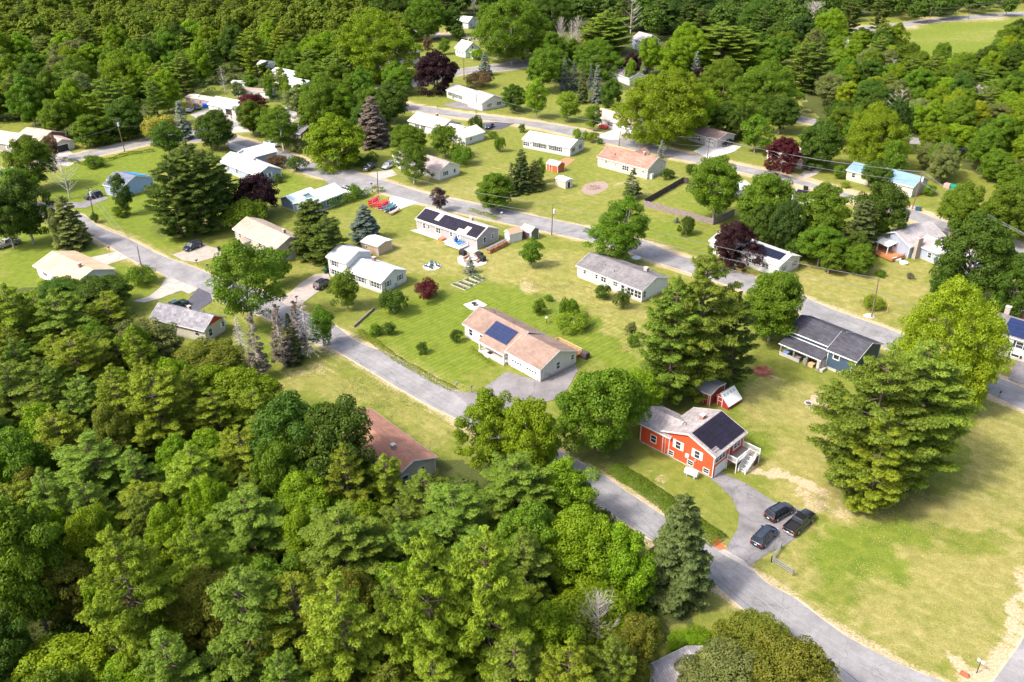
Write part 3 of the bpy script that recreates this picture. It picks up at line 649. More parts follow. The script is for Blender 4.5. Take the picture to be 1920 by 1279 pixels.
# H2 red house
h, Lt = house('red_house', (1341.4,860), (1401.5,812.5), 4.1, 'bright orange-red house with grey roof, black solar panels and white front steps')
m_ = Blk(h, 0, 0, Lt, 9.1, 4.1, 1.75, RED, MIXR, o=.35, found=.25, z0=0)
m_.solar(.55, Lt+.55, .08, .97, 6, 5, skip={(0,0)})
w_ = Blk(h, -.05, 9.1-1.2, 5.4, 5.6, 3.6, 1.5, RED, MIXR, o=.35, rot=1, found=.25)
m_.chimney(Lt*.62, .62, .8, .7, .7); m_.vent(Lt*.3, .75)
for p, z in ((2.9, 2.3), (6.3, 2.3)):
    m_.win('L', 9.1-p+.0, z, .85, 1.25, 1); tf = m_.ftf('L', 9.1-p, z)
    for sg in (-1, 1): MB(tf).box(min(sg*.5, sg*.95), max(sg*.5, sg*.95), -.05, 0, -.08, 1.38).build('shutter', SHUT_W, h)
for p in (1.6, 5.2, 8.0): m_.win('L', 9.1-p if False else p, .5, .95, .75, 1, mid=True)
w_.win('F', 1.0, .55, .95, .85); w_.win('B', 2.5, 1.2)
m_.win('F', 1.7, 2.6, .85, 1.0, 3, fw=.14); m_.win('F', Lt-1.8, 2.5, .85, 1.15, 2, fw=.14); m_.door('F', 4.6, 1.7, .95, 2.0, plain('dark_red_door', (.3, .03, .02), .1))
m_.win('R', 3, 2.2); m_.win('R', 6.5, 2.2)
m_.garage('F', 2.0, 2.7, 1.75, None, .02, 0)
MB(m_.ftf('L', 4.6, 1.6)).box(-.3,.3,-.25,0,0,.6).build('air_conditioner', TRIM, h); MB(m_.ftf('L', 6.0, 1.5)).box(-.15,.15,-.15,0,0,.4).build('meter_box', GALV, h)
MB(m_.tf).box(-.05,.04,8.55,8.7,.3,3.9).build('downspout', TRIM, h)
# entry deck and stairs
MB().box(3.5,6.9,-1.8,-.05,1.62,1.75).box(6.9,8.0,-3.0,-.05,1.62,1.75).build('deck_floor', WOODG, h)
rl = MB()
for x, y in ((3.5,-1.8),(6.8,-1.8),(8.0,-3.0),(8.0,-.2),(3.5,-.2)): rl.box(x-.05,x+.05,y-.05,y+.05,0,2.75)
for (xa, ya), (xb, yb) in (((3.5,-1.8),(6.8,-1.8)),((3.5,-1.8),(3.5,-.1)),((8.0,-3.0),(8.0,-.1))):
    rl.bar((xa,ya,2.68),(xb,yb,2.68),.09,.1); rl.bar((xa,ya,1.85),(xb,yb,1.85),.05,.08); n = int(math.hypot(xb-xa,yb-ya)/.16)
    for i in range(n): q = i/n; rl.box(xa+(xb-xa)*q-.025,xa+(xb-xa)*q+.025,ya+(yb-ya)*q-.025,ya+(yb-ya)*q+.025,1.85,2.68)
rl.build('deck_railing', TRIM, h)
for i in range(8): MB().box(6.9-.31*(i+1),6.9-.31*i,-2.95,-1.9,1.66-.2*(i+1),1.66-.2*(i+1)+.09).build('stair_tread', TRIM if i % 2 == 0 else CONCW, h)
st = MB()
for y in (-3.0,-1.86):
    st.bar((6.9,y,2.7),(4.3,y,1.05),.08,.11); st.bar((6.9,y,1.55),(4.3,y,.05),.06,.24)
    for i in range(12): q = i/11; st.box(6.9-2.6*q-.03,6.9-2.6*q+.03,y-.03,y+.03,1.6-1.5*q,2.66-1.62*q)
    st.box(4.2,4.34,y-.07,y+.07,0,1.25)
st.build('stair_railing', TRIM, h)
MB().box(6.95,7.95,-2.9,-2.85,0,1.6).build('deck_skirt', plain('dark_panel', (.12,.05,.035), .4, 4), h)  # flat dark panel filling the opening below the landing

# H3 white split-level
h, Lt = house('split_level_house', (613.8,480), (713.9,532), 2.75, 'white split-level house with a taller left end, beside the burgundy bush')
A = at(619.4,517.5); B = at(715.8,552.6)
h, = [h]
dvec = (B-A); yaw = math.atan2(dvec.y, dvec.x); Lw = dvec.length; h.location = (A.x, A.y, 0); h.rotation_euler = (0, 0, yaw)
L2 = Lw*.36
t_ = Blk(h, 0, 0, L2, 7.2, 4.6, 1.55, WHITE, WHITER if False else shingle('white_shingles', (.5,.5,.5), (.58,.58,.57), (.42,.42,.42)), o=.35)
m_ = Blk(h, L2, .2, Lw-L2, 7.4, 2.75, 1.7, WHITE, MATS['white_shingles'], o=.35)
t_.win('F', 1.9, 3.0, .75, 1.1, 2, SHUT_G); t_.win('F', 2.0, .8, .8, 1.2, 3, SHUT_G); t_.win('L', 3, 3.1); t_.win('R', 5.8, 3.2, .5, .6)
m_.win('F', 1.5, 1.2, .9, 1.1, 2, SHUT_G); m_.win('F', 4.1, 1.2, .9, 1.1, 2, SHUT_G); m_.win('F', Lw-L2-1.9, 1.15, .8, 1.15, 3, SHUT_G)
m_.win('R', 1.9, 1.25, .85, 1.1, 1, SHUT_G); m_.win('R', 5.6, 1.3, .85, 1.1, 1, SHUT_G); m_.chimney(2.9, .72, .7, .6, .9); m_.win('B', 4, 1.2)
MB(m_.ftf('R', 4.3, .05)).box(-.25,.25,-.4,0,0,1.0).build('heating_unit', GALV, h)

# H4 grey ranch with the long solar roof
h, Lt = house('grey_ranch_house', (777.6,411.3), (894,449.9), 2.75, 'grey sided ranch with one roof slope covered in black panels and a white deck')
m_ = Blk(h, 0, 0, Lt, 7.7, 2.75, 1.85, GREYW, plain('beige_shingle', (.5,.42,.38), .15, 3, .95), o=.3, fm=CONCW)
n_ = 12; w = (Lt+.6-.5)/n_
m_.solar(.25, Lt+.35, .04, .88, n_, 3, skip={(3,2),(3,1),(9,1),(9,0),(8,0)})
for p, n, hh in ((2.6,1,1.3),(4.2,1,.95),(7.6,2,1.3),(12.0,1,1.0)): m_.win('F', p*Lt/20.5, 1.0 if hh > 1.1 else 1.3, .75, hh, n, fw=.14)
m_.door('F', 14.6*Lt/20.5, 0, .9, 2.0, TRIM); m_.win('R', 2.7, 1.0, .75, 1.3, fw=.13); m_.win('R', 5.6, 1.1, .75, 1.2, fw=.13); m_.chimney(Lt*.66, .74, .75, .6, .8)
MB().box(Lt*.62,Lt*.86,-3.0,-.05,.3,.5).build('deck_floor', TRIM, h)
rl = MB()
for i in range(17): x = Lt*.62+(Lt*.24-.08)*i/16; rl.box(x,x+.05,-3.0,-2.95,.5,1.25)
for i in range(10): y = -2.95+2.8*i/9; rl.box(Lt*.62,Lt*.62+.05,y,y+.05,.5,1.25); rl.box(Lt*.86-.05,Lt*.86,y,y+.05,.5,1.25)
rl.box(Lt*.62,Lt*.86,-3.03,-2.92,1.25,1.32); rl.box(Lt*.62-.02,Lt*.62+.08,-2.92,-.1,1.25,1.32); rl.box(Lt*.86-.08,Lt*.86+.02,-2.92,-.1,1.25,1.32)
rl.build('deck_railing', TRIM, h)
MB().box(Lt*.43,Lt*.5,-1.6,-.1,.0,.5).build('cellar_hatch', plain('faded_red_paint', (.5,.16,.1), .15), h)
GH = h; GHL = Lt

# H5 long grey-roofed white ranch
h, Lt = house('long_ranch_house', (1079.3,498.4), (1204.3,547.4), 2.75, 'white ranch under a long plain grey roof, left of the tall pines')
m_ = Blk(h, 0, 0, Lt, 8.6, 2.75, 1.65, WHITE, GREYR, o=.35, fm=plain('tan_foundation', (.5,.4,.32), .2))
for p, n, hh, ww in ((2.0,1,.85,.7),(5.3,1,.95,.6),(6.9,1,1.2,.6),(7.6,1,1.3,.6),(10.4,2,.95,.5)): m_.win('F', p*Lt/17.3, 1.95-hh*.5, ww, hh, n)
m_.win('F', Lt-5.0, .95, .8, 1.35, 1); m_.win('F', Lt-2.9, .85, .85, 1.45, 2); m_.win('F', Lt-1.0, .85, .85, 1.45, 2); m_.win('R', .9, .9, .8, 1.4, 1); m_.win('R', 4.5, 3.0, .3, .35)
m_.chimney(Lt*.78, .72, .9, .7, .8); m_.vent(Lt*.33, .28); m_.vent(Lt*.5, .2)
MB(m_.tf).prism([(8.6,2.6),(10.4,2.2),(10.4,2.32),(8.6,2.75)], Lt*.52, Lt*.72).build('porch_roof', GREYR, h)
for x in (.54, .7): MB(m_.tf).box(Lt*x,Lt*x+.12,10.15,10.27,0,2.2).build('porch_post', TRIM, h)

# H6 white ranch NE
h, Lt = house('white_ranch_house', (978,261.4), (1069.4,278.6), 2.75, 'all-white ranch with a white roof, left of the house with the red-brown roof')
m_ = Blk(h, 0, 0, Lt, 8.3, 2.75, 1.55, WHITE, plain('white_roof_sheet', (.58,.575,.59), .1, .8, .8), o=.3)
for p, n in ((1.2,3),(5.0,2),(7.6,2),(11.0,2),(13.3,2)): m_.win('F', p*Lt/17.5, 1.1 if n < 3 else .9, .75, 1.2, n, SHUT_B if n == 2 else None)
m_.door('F', 3.0*Lt/17.5); m_.win('R', 2.0, 1.1, .8, 1.2, 1, SHUT_B); m_.win('R', 6.2, 1.1, .8, 1.2, 1, SHUT_B)

# H7 beige house with red-brown roof
h, Lt = house('beige_house', (1118.6,295), (1214.7,319.2), 2.85, 'cream-walled ranch under a red-brown roof, above the board fence')
m_ = Blk(h, 0, 0, Lt, 9.2, 2.85, 2.35, CREAM, BRICKR, o=.3)
m_.win('F', 3.0, 1.7, .6, .75, 1); m_.win('F', 6.4, 1.7, .35, .6, 1); m_.win('F', 10.0, 1.0, .75, 1.3, 3); m_.door('F', 13.2, 0, .9, 2.0, plain('brown_door', (.12,.07,.04), .2)); m_.win('F', 16.2, 1.7, .9, .5)
m_.win('R', 1.2, 1.5, .5, .8); m_.win('R', 7.0, 1.5, .4, .9); m_.chimney(Lt*.76, .45, .6, .6, 1.0); m_.vent(Lt*.27, .2, .5, .09)
MB(m_.tf).box(Lt+.01,Lt+1.0,.9,1.8,0,1.5).build('meter_box', TRIM, h)
d2 = Blk(h, Lt*.4, 5.6, 4.6, 4.2, 3.6, 1.5, CREAM, BRICKR, o=.25, rot=1, found=0, z0=2.6, trim=False)

# H8 white with solar, behind crimson maple
h, Lt = house('solar_bungalow', (1328,452), (1462,501), 2.8, 'white bungalow with a strip of gridded solar panels, behind a dark crimson maple')
m_ = Blk(h, 0, 0, Lt, 7.6, 2.8, 1.35, WHITE, plain('pale_roof', (.52,.5,.49), .1, 1, .9), o=.3)
m_.solar(Lt-9.2, Lt-.6, .36, .96, 8, 3, m=plain('black_solar', (.012,.014,.03), .3, 1, .25)); m_.win('F', Lt-3.4, 1.2, .8, 1.05, 2); m_.win('F', Lt-7.5, 1.3, .8, .8, 1, SHUT_B); m_.win('F', 4, 1.2, .8, 1.0, 2)
m_.win('R', 2.0, 1.1, .7, 1.0, 1, SHUT_G); m_.win('R', 6.0, 1.2, .7, 1.0, 1, SHUT_G); m_.vent(Lt-1.0, .62, .5, .16, TRIM)

# H9 light blue with deck
h, Lt = house('light_blue_house', (1688,452), (1772,486), 2.7, 'light blue house with a brick chimney, white-roofed porch and orange wooden deck')
m_ = Blk(h, 2.8, 0.9, 14.2, 7.8, 2.7, 1.45, LBLUE, LGREYR, o=.3)
g2 = Blk(h, -5.2, -1.8, 11.6, 8.6, 2.9, 2.1, LBLUE, LGREYR, o=.35, rot=1)
c = MB().box(3.6,4.5,-.75,.85,0,4.9).build('chimney', BRICK, h); MB().box(3.55,4.55,-.8,-.2,4.9,5.0).build('chimney_cap', CONC, h)
m_.win('F', 4.0, 1.0, .85, 1.15, 1); m_.win('F', 7.3, 1.0, .9, 1.0, 1); g2.door('L', 4.8, 0, .9, 2.0)
g2.win('L', 2.2, 1.1, 1.0, 1.1) ; g2.win('F' if False else 'R', 4, 1.1)
MB().box(-6.2,3.0,-6.4,-1.9,.25,.42).build('deck_floor', WOODO, h); MB().add([(-5.9,-4.9,2.35),(.2,-4.9,2.35),(.2,-1.9,2.75),(-5.9,-1.9,2.75),(-5.9,-4.9,2.45),(.2,-4.9,2.45),(.2,-1.9,2.85),(-5.9,-1.9,2.85)], [(3,2,1,0),(4,5,6,7),(0,1,5,4),(1,2,6,5),(2,3,7,6),(3,0,4,7)]).build('porch_roof', TRIM, h)
for x in (-5.8,-2.8,.0): MB().box(x,x+.16,-4.85,-4.7,.4,2.36).build('porch_column', TRIM, h)
rl = MB()
for a, b in (((-6.2,-6.4),(-1.6,-6.4)),((-6.2,-6.4),(-6.2,-1.9)),((-.3,-6.4),(3.0,-6.4)),((3.0,-6.4),(3.0,-2.2))):
    rl.bar((*a,1.3),(*b,1.3),.1,.12); rl.bar((*a,.75),(*b,.75),.04,.5)
rl.build('deck_railing', WOODO, h)

# H10 slate blue house
h, Lt = house('slate_blue_house', (1461,633.5), (1600,689), 4.0, 'slate-blue house under a dark roof with an open lean-to along the yard side')
h.location = at(1465,661, 0); p0 = at(1465,661); p1 = at(1583,711); dv = p1-p0; h.rotation_euler = (0,0,math.atan2(dv.y, dv.x)); Lt = dv.length+1.0
Ll = Lt*.62
m_ = Blk(h, 0, 1.9, Ll, 7.4, 3.9, 1.75, BLUEW, DARKR, o=.35, found=.6)
m2 = Blk(h, Ll, .9, Lt-Ll, 8.6, 3.75, 2.0, BLUEW, DARKR, o=.35, found=.6)
MB().prism([(-1.0,2.15),(1.9,2.9),(1.9,3.0),(-1.0,2.27)], -.3, Ll-.1).build('lean_to_roof', DARKR, h); MB().box(-.3,Ll-.1,-1.04,-1.0,2.1,2.3).build('lean_to_fascia', TRIM, h)
MB().box(0,Ll-.1,1.75,1.88,2.98,3.1).build('flashing', TRIM, h)
for i in range(4): x = .1+(Ll-.5)*i/3; MB().box(x,x+.3,-.9,-.65,0,2.15).build('lean_to_post', WOODG, h)
MB().box(.1,Ll*.5,-.98,-.91,0,.7).build('lean_to_panel', CONC, h); MB().box(Ll-.9,Ll-.1,-.9,1.8,0,2.0).build('block_wall', CONC, h)
m2.win('F', 1.6, 2.6, 1.0, .85, 1, fw=.14, mid=False); m2.win('F', 5.2, .9, 1.1, 1.2, 1, fw=.14)
for i, (x, w, hh, m) in enumerate(((1.2,.9,.8,plain('blue_tub', (.15,.25,.5), .1)),(5.2,.7,1.0,GALV),(6.4,1.0,.6,WOODN),(7.6,.6,.9,DARKM),(8.3,1.2,.5,CONC),(3.4,1.3,.7,WOODG))):
    q = thing('yard_clutter_box', ('blue tub','silver bin','new wooden crate','black drum','stack of blocks','grey wooden crate')[i]+' stored under the lean-to of the slate blue house', 'box', h.matrix_basis @ Vector((x,-.3,0)), h.rotation_euler.z)
    MB().box(-w/2,w/2,-w/2,w/2,0,hh).build('body', m, q); MB().box(-w/2-.04,w/2+.04,-w/2-.04,w/2+.04,hh,hh+.06).build('lid', m, q)

# H11 white raised ranch at right edge
h, Lt = house('raised_ranch_house', (1852,621), (1940,648), 4.0, 'white raised ranch with black shutters and navy solar roof, at the right edge')
m_ = Blk(h, 0, 0, 17, 8.0, 4.1, 1.9, WHITE, GREYR, o=.35, found=.9, fm=CONCW); m_.solar(2.2, 12.5, .06, .92, 5, 4, m=SOLARB)
m_.win('F', 1.4, 2.55, .7, 1.1, 1, SHUT_B); m_.win('F', 5.2, 2.4, 1.1, 1.2, 1, SHUT_B); m_.win('F', 5.0, .55, 1.3, .5, 1, SHUT_B, mid=False); m_.win('F', .9, .9, .8, .5, 1, None, mid=False); m_.door('F', 8.6, .8); m_.chimney(.3, .95, .9, .8, 1.6)
m_.win('F', 11, 2.4, .8, 1.1, 2, SHUT_B)

# H12 tan roof at left
h, Lt = house('tan_roof_house', (63,499), (138,535), 2.75, 'ranch with a light tan roof and small chimney on the lawn at far left')
m_ = Blk(h, 0, 0, Lt, 9.0, 2.75, 1.75, WHITE, TANR, o=.5); m_.chimney(Lt*.78, .42, .6, .6, .9); m_.win('F', 3.5, 1.3, .8, 1.1, 2); m_.win('F', 7.5, 1.3); m_.win('R', 3, 1.2)

# H13 grey checkered roof with red gable
h, Lt = house('red_gable_house', (318,612), (383,637), 2.75, 'cream house with a mottled lilac-grey roof and a bright red gable')
p0 = at(388,643); p1 = at(423,620); 
h.location = (0,0,0); dv = (p1-p0).normalized(); fx = Vector((dv.y,-dv.x,0)); yaw = math.atan2(fx.y, fx.x); Ln = 13.0; base = p0-fx*Ln
h.location = base; h.rotation_euler = (0,0,yaw)
m_ = Blk(h, 0, 0, Ln, (p1-p0).length, 2.75, 1.95, CREAM, CHECKR, o=.5, gable=plain('red_gable_paint', (.6,.06,.03), .08)); m_.chimney(Ln*.52, .62, .6, .6, .7); m_.win('R', 5.0, 1.2, .6, 1.0, 1, SHUT_W); m_.win('R', 1.4, .9, .9, 1.5, 1); m_.vent(Ln*.82, .6, .7)
m_.win('F', 5, 1.2); m_.win('F', 11, 1.2)

# H14 tan-pink roof house
h, Lt = house('beige_roof_house', (436,430), (510,466), 3.6, 'two-level beige-roofed house between the round pale tree and the dark hemlock')
m_ = Blk(h, 0, 0, Lt+1.5, 7.6, 3.6, 1.9, TANW, shingle('beige_shingles', (.38,.29,.23), (.44,.34,.28)), o=.4, found=.8); m_.chimney(Lt*.88, .62, .6, .6, .8); m_.win('F', 2.2, 2.0, .8, 1.1, 1); m_.win('F', 6.4, 1.9, .9, 1.1, 2); m_.win('F', 11, 1.9); m_.win('R', 3.6, 2.0)
Blk(h, 3.6, -1.4, 1.8, 2.6, 2.3, .6, TANW, MATS['beige_shingles'], o=.25, rot=1)

# H15 teal roof workshop
h, Lt = house('teal_roof_workshop', (600,379.5), (648,361.5), 2.7, 'workshop with pale teal metal roofs beside the parked white van and the canoes')
m_ = Blk(h, 0, 0, Lt, 7.4, 2.7, 1.9, STEEL_BLUE, PTEALR, o=.35); m_.win('F', 2.5, 1.1); m_.win('F', 6, 1.1); m_.win('L', 3.7, 1.1); m_.garage('R', 3.7, 4.0, 2.2)
b2 = Blk(h, -4.6, .6, 4.6, 4.6, 2.3, .9, STEEL_BLUE, PTEALR, o=.3); b3 = Blk(h, -4.2, 5.8, 8.0, 5.0, 2.5, 1.1, STEEL_BLUE, PTEALR, o=.3); b2.win('L', 2.2, .9)

# H16 white-roofed blue house
h, Lt = house('white_roof_house', (410,303), (480,331), 2.8, 'blue-grey house with a long dazzling white roof near the junction at upper left')
m_ = Blk(h, 0, 0, Lt, 8.0, 2.8, 1.9, LBLUE, WHITER, o=.4); m_.win('R', 4.2, 1.5, .8, 1.1, 1, SHUT_W); m_.chimney(Lt*.62, .55, .6, .6, .6); m_.win('F', 4, 1.2, .8, 1.1, 2); m_.win('F', 9, 1.2)
b2 = Blk(h, -3.0, 8.0, 8.5, 7.4, 2.9, 2.0, LBLUE, WHITER, o=.35, rot=1)

# H17 brick house dark roof
h, Lt = house('brick_house', (520,243), (563,252), 2.7, 'low brick house with a dark grey roof behind the parked white pickup')
m_ = Blk(h, 0, 0, Lt, 8.0, 2.7, 1.7, BRICKW, GREYR, o=.45); m_.chimney(Lt*.62, .4, .8, .7, .9); m_.win('F', 3.5, 1.0, .8, 1.1, 3); m_.win('F', 7.5, 1.0, .8, 1.1, 1); m_.door('F', 5.6)

# H18 white garage + house behind birch
h, Lt = house('grey_roof_cottage', (785,310), (823,323), 2.7, 'white cottage with a grey-beige roof among shrubs, near the silver car')
m_ = Blk(h, -2, 0, Lt+2, 7.5, 2.7, 1.9, WHITE, shingle('grey_beige_shingles', (.31,.255,.24), (.36,.3,.285)), o=.35); m_.win('F', Lt-3.2, 1.1, .8, 1.2, 1, SHUT_B); m_.win('F', 3.0, 1.1, .8, 1.2, 1, SHUT_B); m_.win('R', 2.4, 1.1, .7, 1.1, 1, SHUT_B); m_.win('R', 5.8, 1.1, .7, 1.1)
h, Lt = house('white_garage', (735,292), (748,303), 2.7, 'small white garage behind the silver car and birch')
m_ = Blk(h, 0, 0, 6.0, 6.2, 2.7, 1.8, WHITE, MATS['grey_beige_shingles'], o=.3, rot=0); m_.garage('F', 3.0, 2.6); m_.garage('L', 3.0, 2.6)

# H19 cream roof
h, Lt = house('cream_roof_house', (764,227), (826,243), 2.75, 'white house with a large cream roof and a second gabled wing, below the back street')
m_ = Blk(h, 0, 0, Lt, 9.0, 2.75, 2.1, WHITE, CREAMR, o=.4); m_.chimney(Lt*.52, .62, .8, .6, 1.0); m_.win('F', 7.0, 1.1, .8, 1.1, 1, SHUT_B); m_.win('F', 4.0, 1.1, .8, 1.1, 1, SHUT_B)
m2 = Blk(h, Lt, .5, 7.0, 7.0, 2.6, 1.3, WHITE, CREAMR, o=.3); m3 = Blk(h, Lt+5.5, -1.5, 8.5, 7.5, 2.5, 1.7, WHITE, CREAMR, o=.35, rot=1); m3.win('F', 2.5, 1.2, .7, .9)
m3.win('R', 2.0, 1.1, .7, 1.0)

# H20 far white ranch with garage
h, Lt = house('far_ranch_house', (832,170), (906,194.5), 2.75, 'white ranch with grey roof and double garage, beside the huge purple maple')
m_ = Blk(h, 0, .8, Lt*.68, 8.0, 2.75, 1.7, WHITE, LGREYR, o=.35); m2 = Blk(h, Lt*.64, -.6, Lt*.36, 10.5, 2.75, 2.1, WHITE, LGREYR, o=.35)
for p, n in ((2.2,2),(6.2,2),(9.2,2)): m_.win('F', p, 1.1, .75, 1.15, n, SHUT_B)
m_.door('F', 4.3, 0, .9, 2.0, SHUT_B); m2.garage('F', 2.2, 3.0); m2.garage('F', 5.9, 3.0); m2.win('R', 3.3, 1.1, .8, 1.1, 1, SHUT_B); m2.win('R', 7.6, 1.1, .8, 1.1, 1, SHUT_B)

# H21 pale green cottage
h, Lt = house('pale_green_cottage', (852,90), (883,99), 3.4, 'pale green cottage with a cream roof and brick chimney above the main road')
m_ = Blk(h, 0, 0, 8.6, 8.0, 3.4, 3.2, PGREEN, CREAMR, o=.4); m_.chimney(5.0, .55, .8, .7, 1.3)
for p in (1.5,3.6,6.0): m_.win('F', p, 1.3, .7, 1.2)
for p in (2.2,4.6,6.6): m_.win('R', p, 1.3, .7, 1.2)
m_.win('R', 4, 4.0, .8, 1.0); m4 = Blk(h, 8.6, 2.2, 3.0, 4.2, 2.6, 1.1, PGREEN, CREAMR, o=.3); m4.win('R', 1.2, 1.1, .6, 1.1); m4.win('R', 3.0, 1.1, .6, 1.1)
# H22 brick/white two-storey
h, Lt = house('brown_two_storey_house', (738,106), (786,100), 4.6, 'brown and white two-storey house with a brick chimney beside the huge purple maple')
m_ = Blk(h, 0, 0, 12.5, 8.0, 5.2, 1.6, siding('brown_siding', (.2,.1,.07)), GREYR, o=.4, found=2.5, fm=CONCW); m_.chimney(5.5, .55, 1.4, .8, 1.6); m_.win('F', 8.5, 3.3, .9, 1.3, 1); m_.win('F', 4.0, 3.3, .8, 1.1, 1); m_.win('F', 11.2, 3.3); m_.door('F', 6.2, 2.4)
# H23 pinkish roof
h, Lt = house('pink_roof_house', (1110,218), (1190,240), 2.75, 'ranch with a pale pinkish roof and a red porch, left of the giant bright maple')
m_ = Blk(h, 0, 0, 18.5, 8.0, 2.75, 1.9, WHITE, PINKR, o=.4); m_.win('F', 8.0, 1.1, .8, 1.1, 3); m_.win('F', 3.5, 1.1, .8, 1.1, 2); m_.garage('F', 14.0, 3.0); m_.chimney(10.5, .55, .6, .6, 1.0)
MB().box(4.5,7.5,-1.8,-.1,.2,1.0).build('porch', plain('red_porch_paint', (.55,.07,.06), .1), h)
# H24 tan
h, Lt = house('tan_garage_house', (1288,247), (1345,263), 2.75, 'low house with pinkish tan roof and white garage door beside the black pickup')
m_ = Blk(h, 0, 0, Lt, 8.2, 2.75, 1.45, siding('grey_pink_siding', (.45,.4,.42)), MIDBR, o=.45); m_.garage('F', Lt-2.8, 3.2, 2.1); m_.win('F', Lt-7.5, .9, .9, 1.3, 2); m_.win('F', 3, 1.0, .9, 1.1, 2)
# H25 house behind crimson
h, Lt = house('pink_beige_house', (1437,283), (1505,300), 3.0, 'pink-beige house mostly hidden behind the dark red tree by the back street')
m_ = Blk(h, 0, 0, Lt, 7.6, 3.0, 1.9, PINKW, shingle('beige_pink_shingles', (.5,.39,.33), (.56,.45,.39)), o=.4); m_.win('R', 2.5, 1.1); m_.win('R', 5.5, 1.2); m_.win('F', Lt-3, 1.2, .8, 1.1, 2); m_.win('F', 3, 1.2, .8, 1.1, 2)
# H26 teal metal roof long building
h, Lt = house('blue_roof_building', (1584,320), (1713,353), 2.8, 'long low white building with streaked blue metal roofs, behind the trees of the back street')
m_ = Blk(h, 0, .6, 6.5, 7.0, 2.8, 1.5, CREAM, TEALR, o=.35); m2 = Blk(h, Lt-11.5, 0, 11.5, 8.2, 2.9, 1.9, CREAM, TEALR, o=.35); m3 = Blk(h, 6.3, 1.0, Lt-11.5-6.3, 6.0, 2.5, 1.1, CREAM, TEALR, o=.3)
m2.garage('F', 6.0, 3.2); m_.win('F', 2, 1.2); m2.win('R', 3, 1.2)
# H27 small blue house
h, Lt = house('small_blue_house', (192,347), (212,352), 2.8, 'small bright blue-trimmed house with a dark roof at the end of the left driveway')
m_ = Blk(h, 0, 0, 7.0, 10.5, 2.8, 2.2, SKYB, shingle('blue_grey_shingles', (.13,.14,.19), (.18,.19,.25)), o=.35, rot=0); m_.win('F', 2.5, 1.1, .8, 1.1); m_.solar(.3, 7.4, .1, .8, 4, 3, 'B', plain('bright_blue_tarp', (.02,.25,.6), .15))
Blk(h, -4.0, 4.0, 4.0, 5.0, 2.4, 1.3, SKYB, MATS['blue_grey_shingles'], o=.3)
# H28 brown roof in the foreground wood
h, Lt = house('brown_roof_house', (670,800), (800,897), 2.9, 'house with a long weathered reddish-brown roof emerging from the foreground trees')
p0 = at(700,757,4.6); p1 = at(826,852,2.9); 
A = at(697,766,2.9); B = at(822,857,2.9); dv = B-A; h.rotation_euler = (0,0,math.atan2(dv.y, dv.x)); u_ = dv.normalized(); b_ = Vector((-u_.y,u_.x,0)); h.location = A+u_*.4-b_*8.4; h.location.z = 0
m_ = Blk(h, 0, 0, dv.length-.8, 8.0, 2.7, 1.75, CREAM, REDBR, o=.4); m_.chimney(dv.length-5.0, .45, .6, .6, .7, GALV); m_.win('R', 2.5, 1.1); m_.win('R', 5.5, 1.1); m_.win('B', 4, 1.1); m_.win('B', 10, 1.1); m_.win('F', 6, 1.1)
MB(m_.ftf('B', 5.5, 0)).box(-1.2,1.2,-2.4,0,.0,.12).build('paved_step', CONC, h)
# H29 bottom grey roof
h, Lt = house('bottom_edge_house', (1215,1262), (1262,1330), 3.0, 'pale grey roof of a house under the trees at the bottom edge')
A = at(1213,1250,3.0); B = at(1229,1281,3.0); u_ = (B-A).normalized(); h.rotation_euler = (0,0,math.atan2(u_.y,u_.x)); h.location = (A.x,A.y,0)
m_ = Blk(h, 0.4, .4, 13, 8.4, 3.0, 1.6, WHITE, LGREYR, o=.4); m_.win('L', 4, 1.1); m_.win('F', 4, 1.1); m_.win('B', 5, 1.1)
# H30 two at left edge
h, Lt = house('left_edge_house', (-40,262), (22,272), 2.9, 'house with a pinkish roof and red brick front cut by the left edge')
m_ = Blk(h, 0, 0, Lt, 9, 2.9, 2.2, BRICKW, PINKR, o=.4); m_.win('F', Lt-2, 1.0, .8, 1.1, 2, SHUT_W); b2 = Blk(h, Lt-6.0, 6.5, 11, 9.5, 3.0, 1.8, BRICKW, shingle('dusty_pink_shingles', (.45,.3,.25), (.5,.35,.3)), o=.4)
h, Lt = house('turnout_shed', (66,262), (98,274), 2.6, 'outbuilding with a pinkish roof and open front beside the gravel turnout')
m_ = Blk(h, 0, 0, Lt, 6.5, 2.6, 1.3, CREAM, MATS['dusty_pink_shingles'], o=.3); m_.garage('R', 2.8, 3.6, 2.1, DARKM, .05, 0)  # dark sheet, no real door: paints the shade inside the open front
h, Lt = house('small_white_shed', (51,250), (72,254), 2.4, 'small white shed with a charcoal roof behind the outbuilding at left'); m_ = Blk(h, 0, 0, Lt, 4.0, 2.4, 1.3, WHITE, DARKR, o=.3)
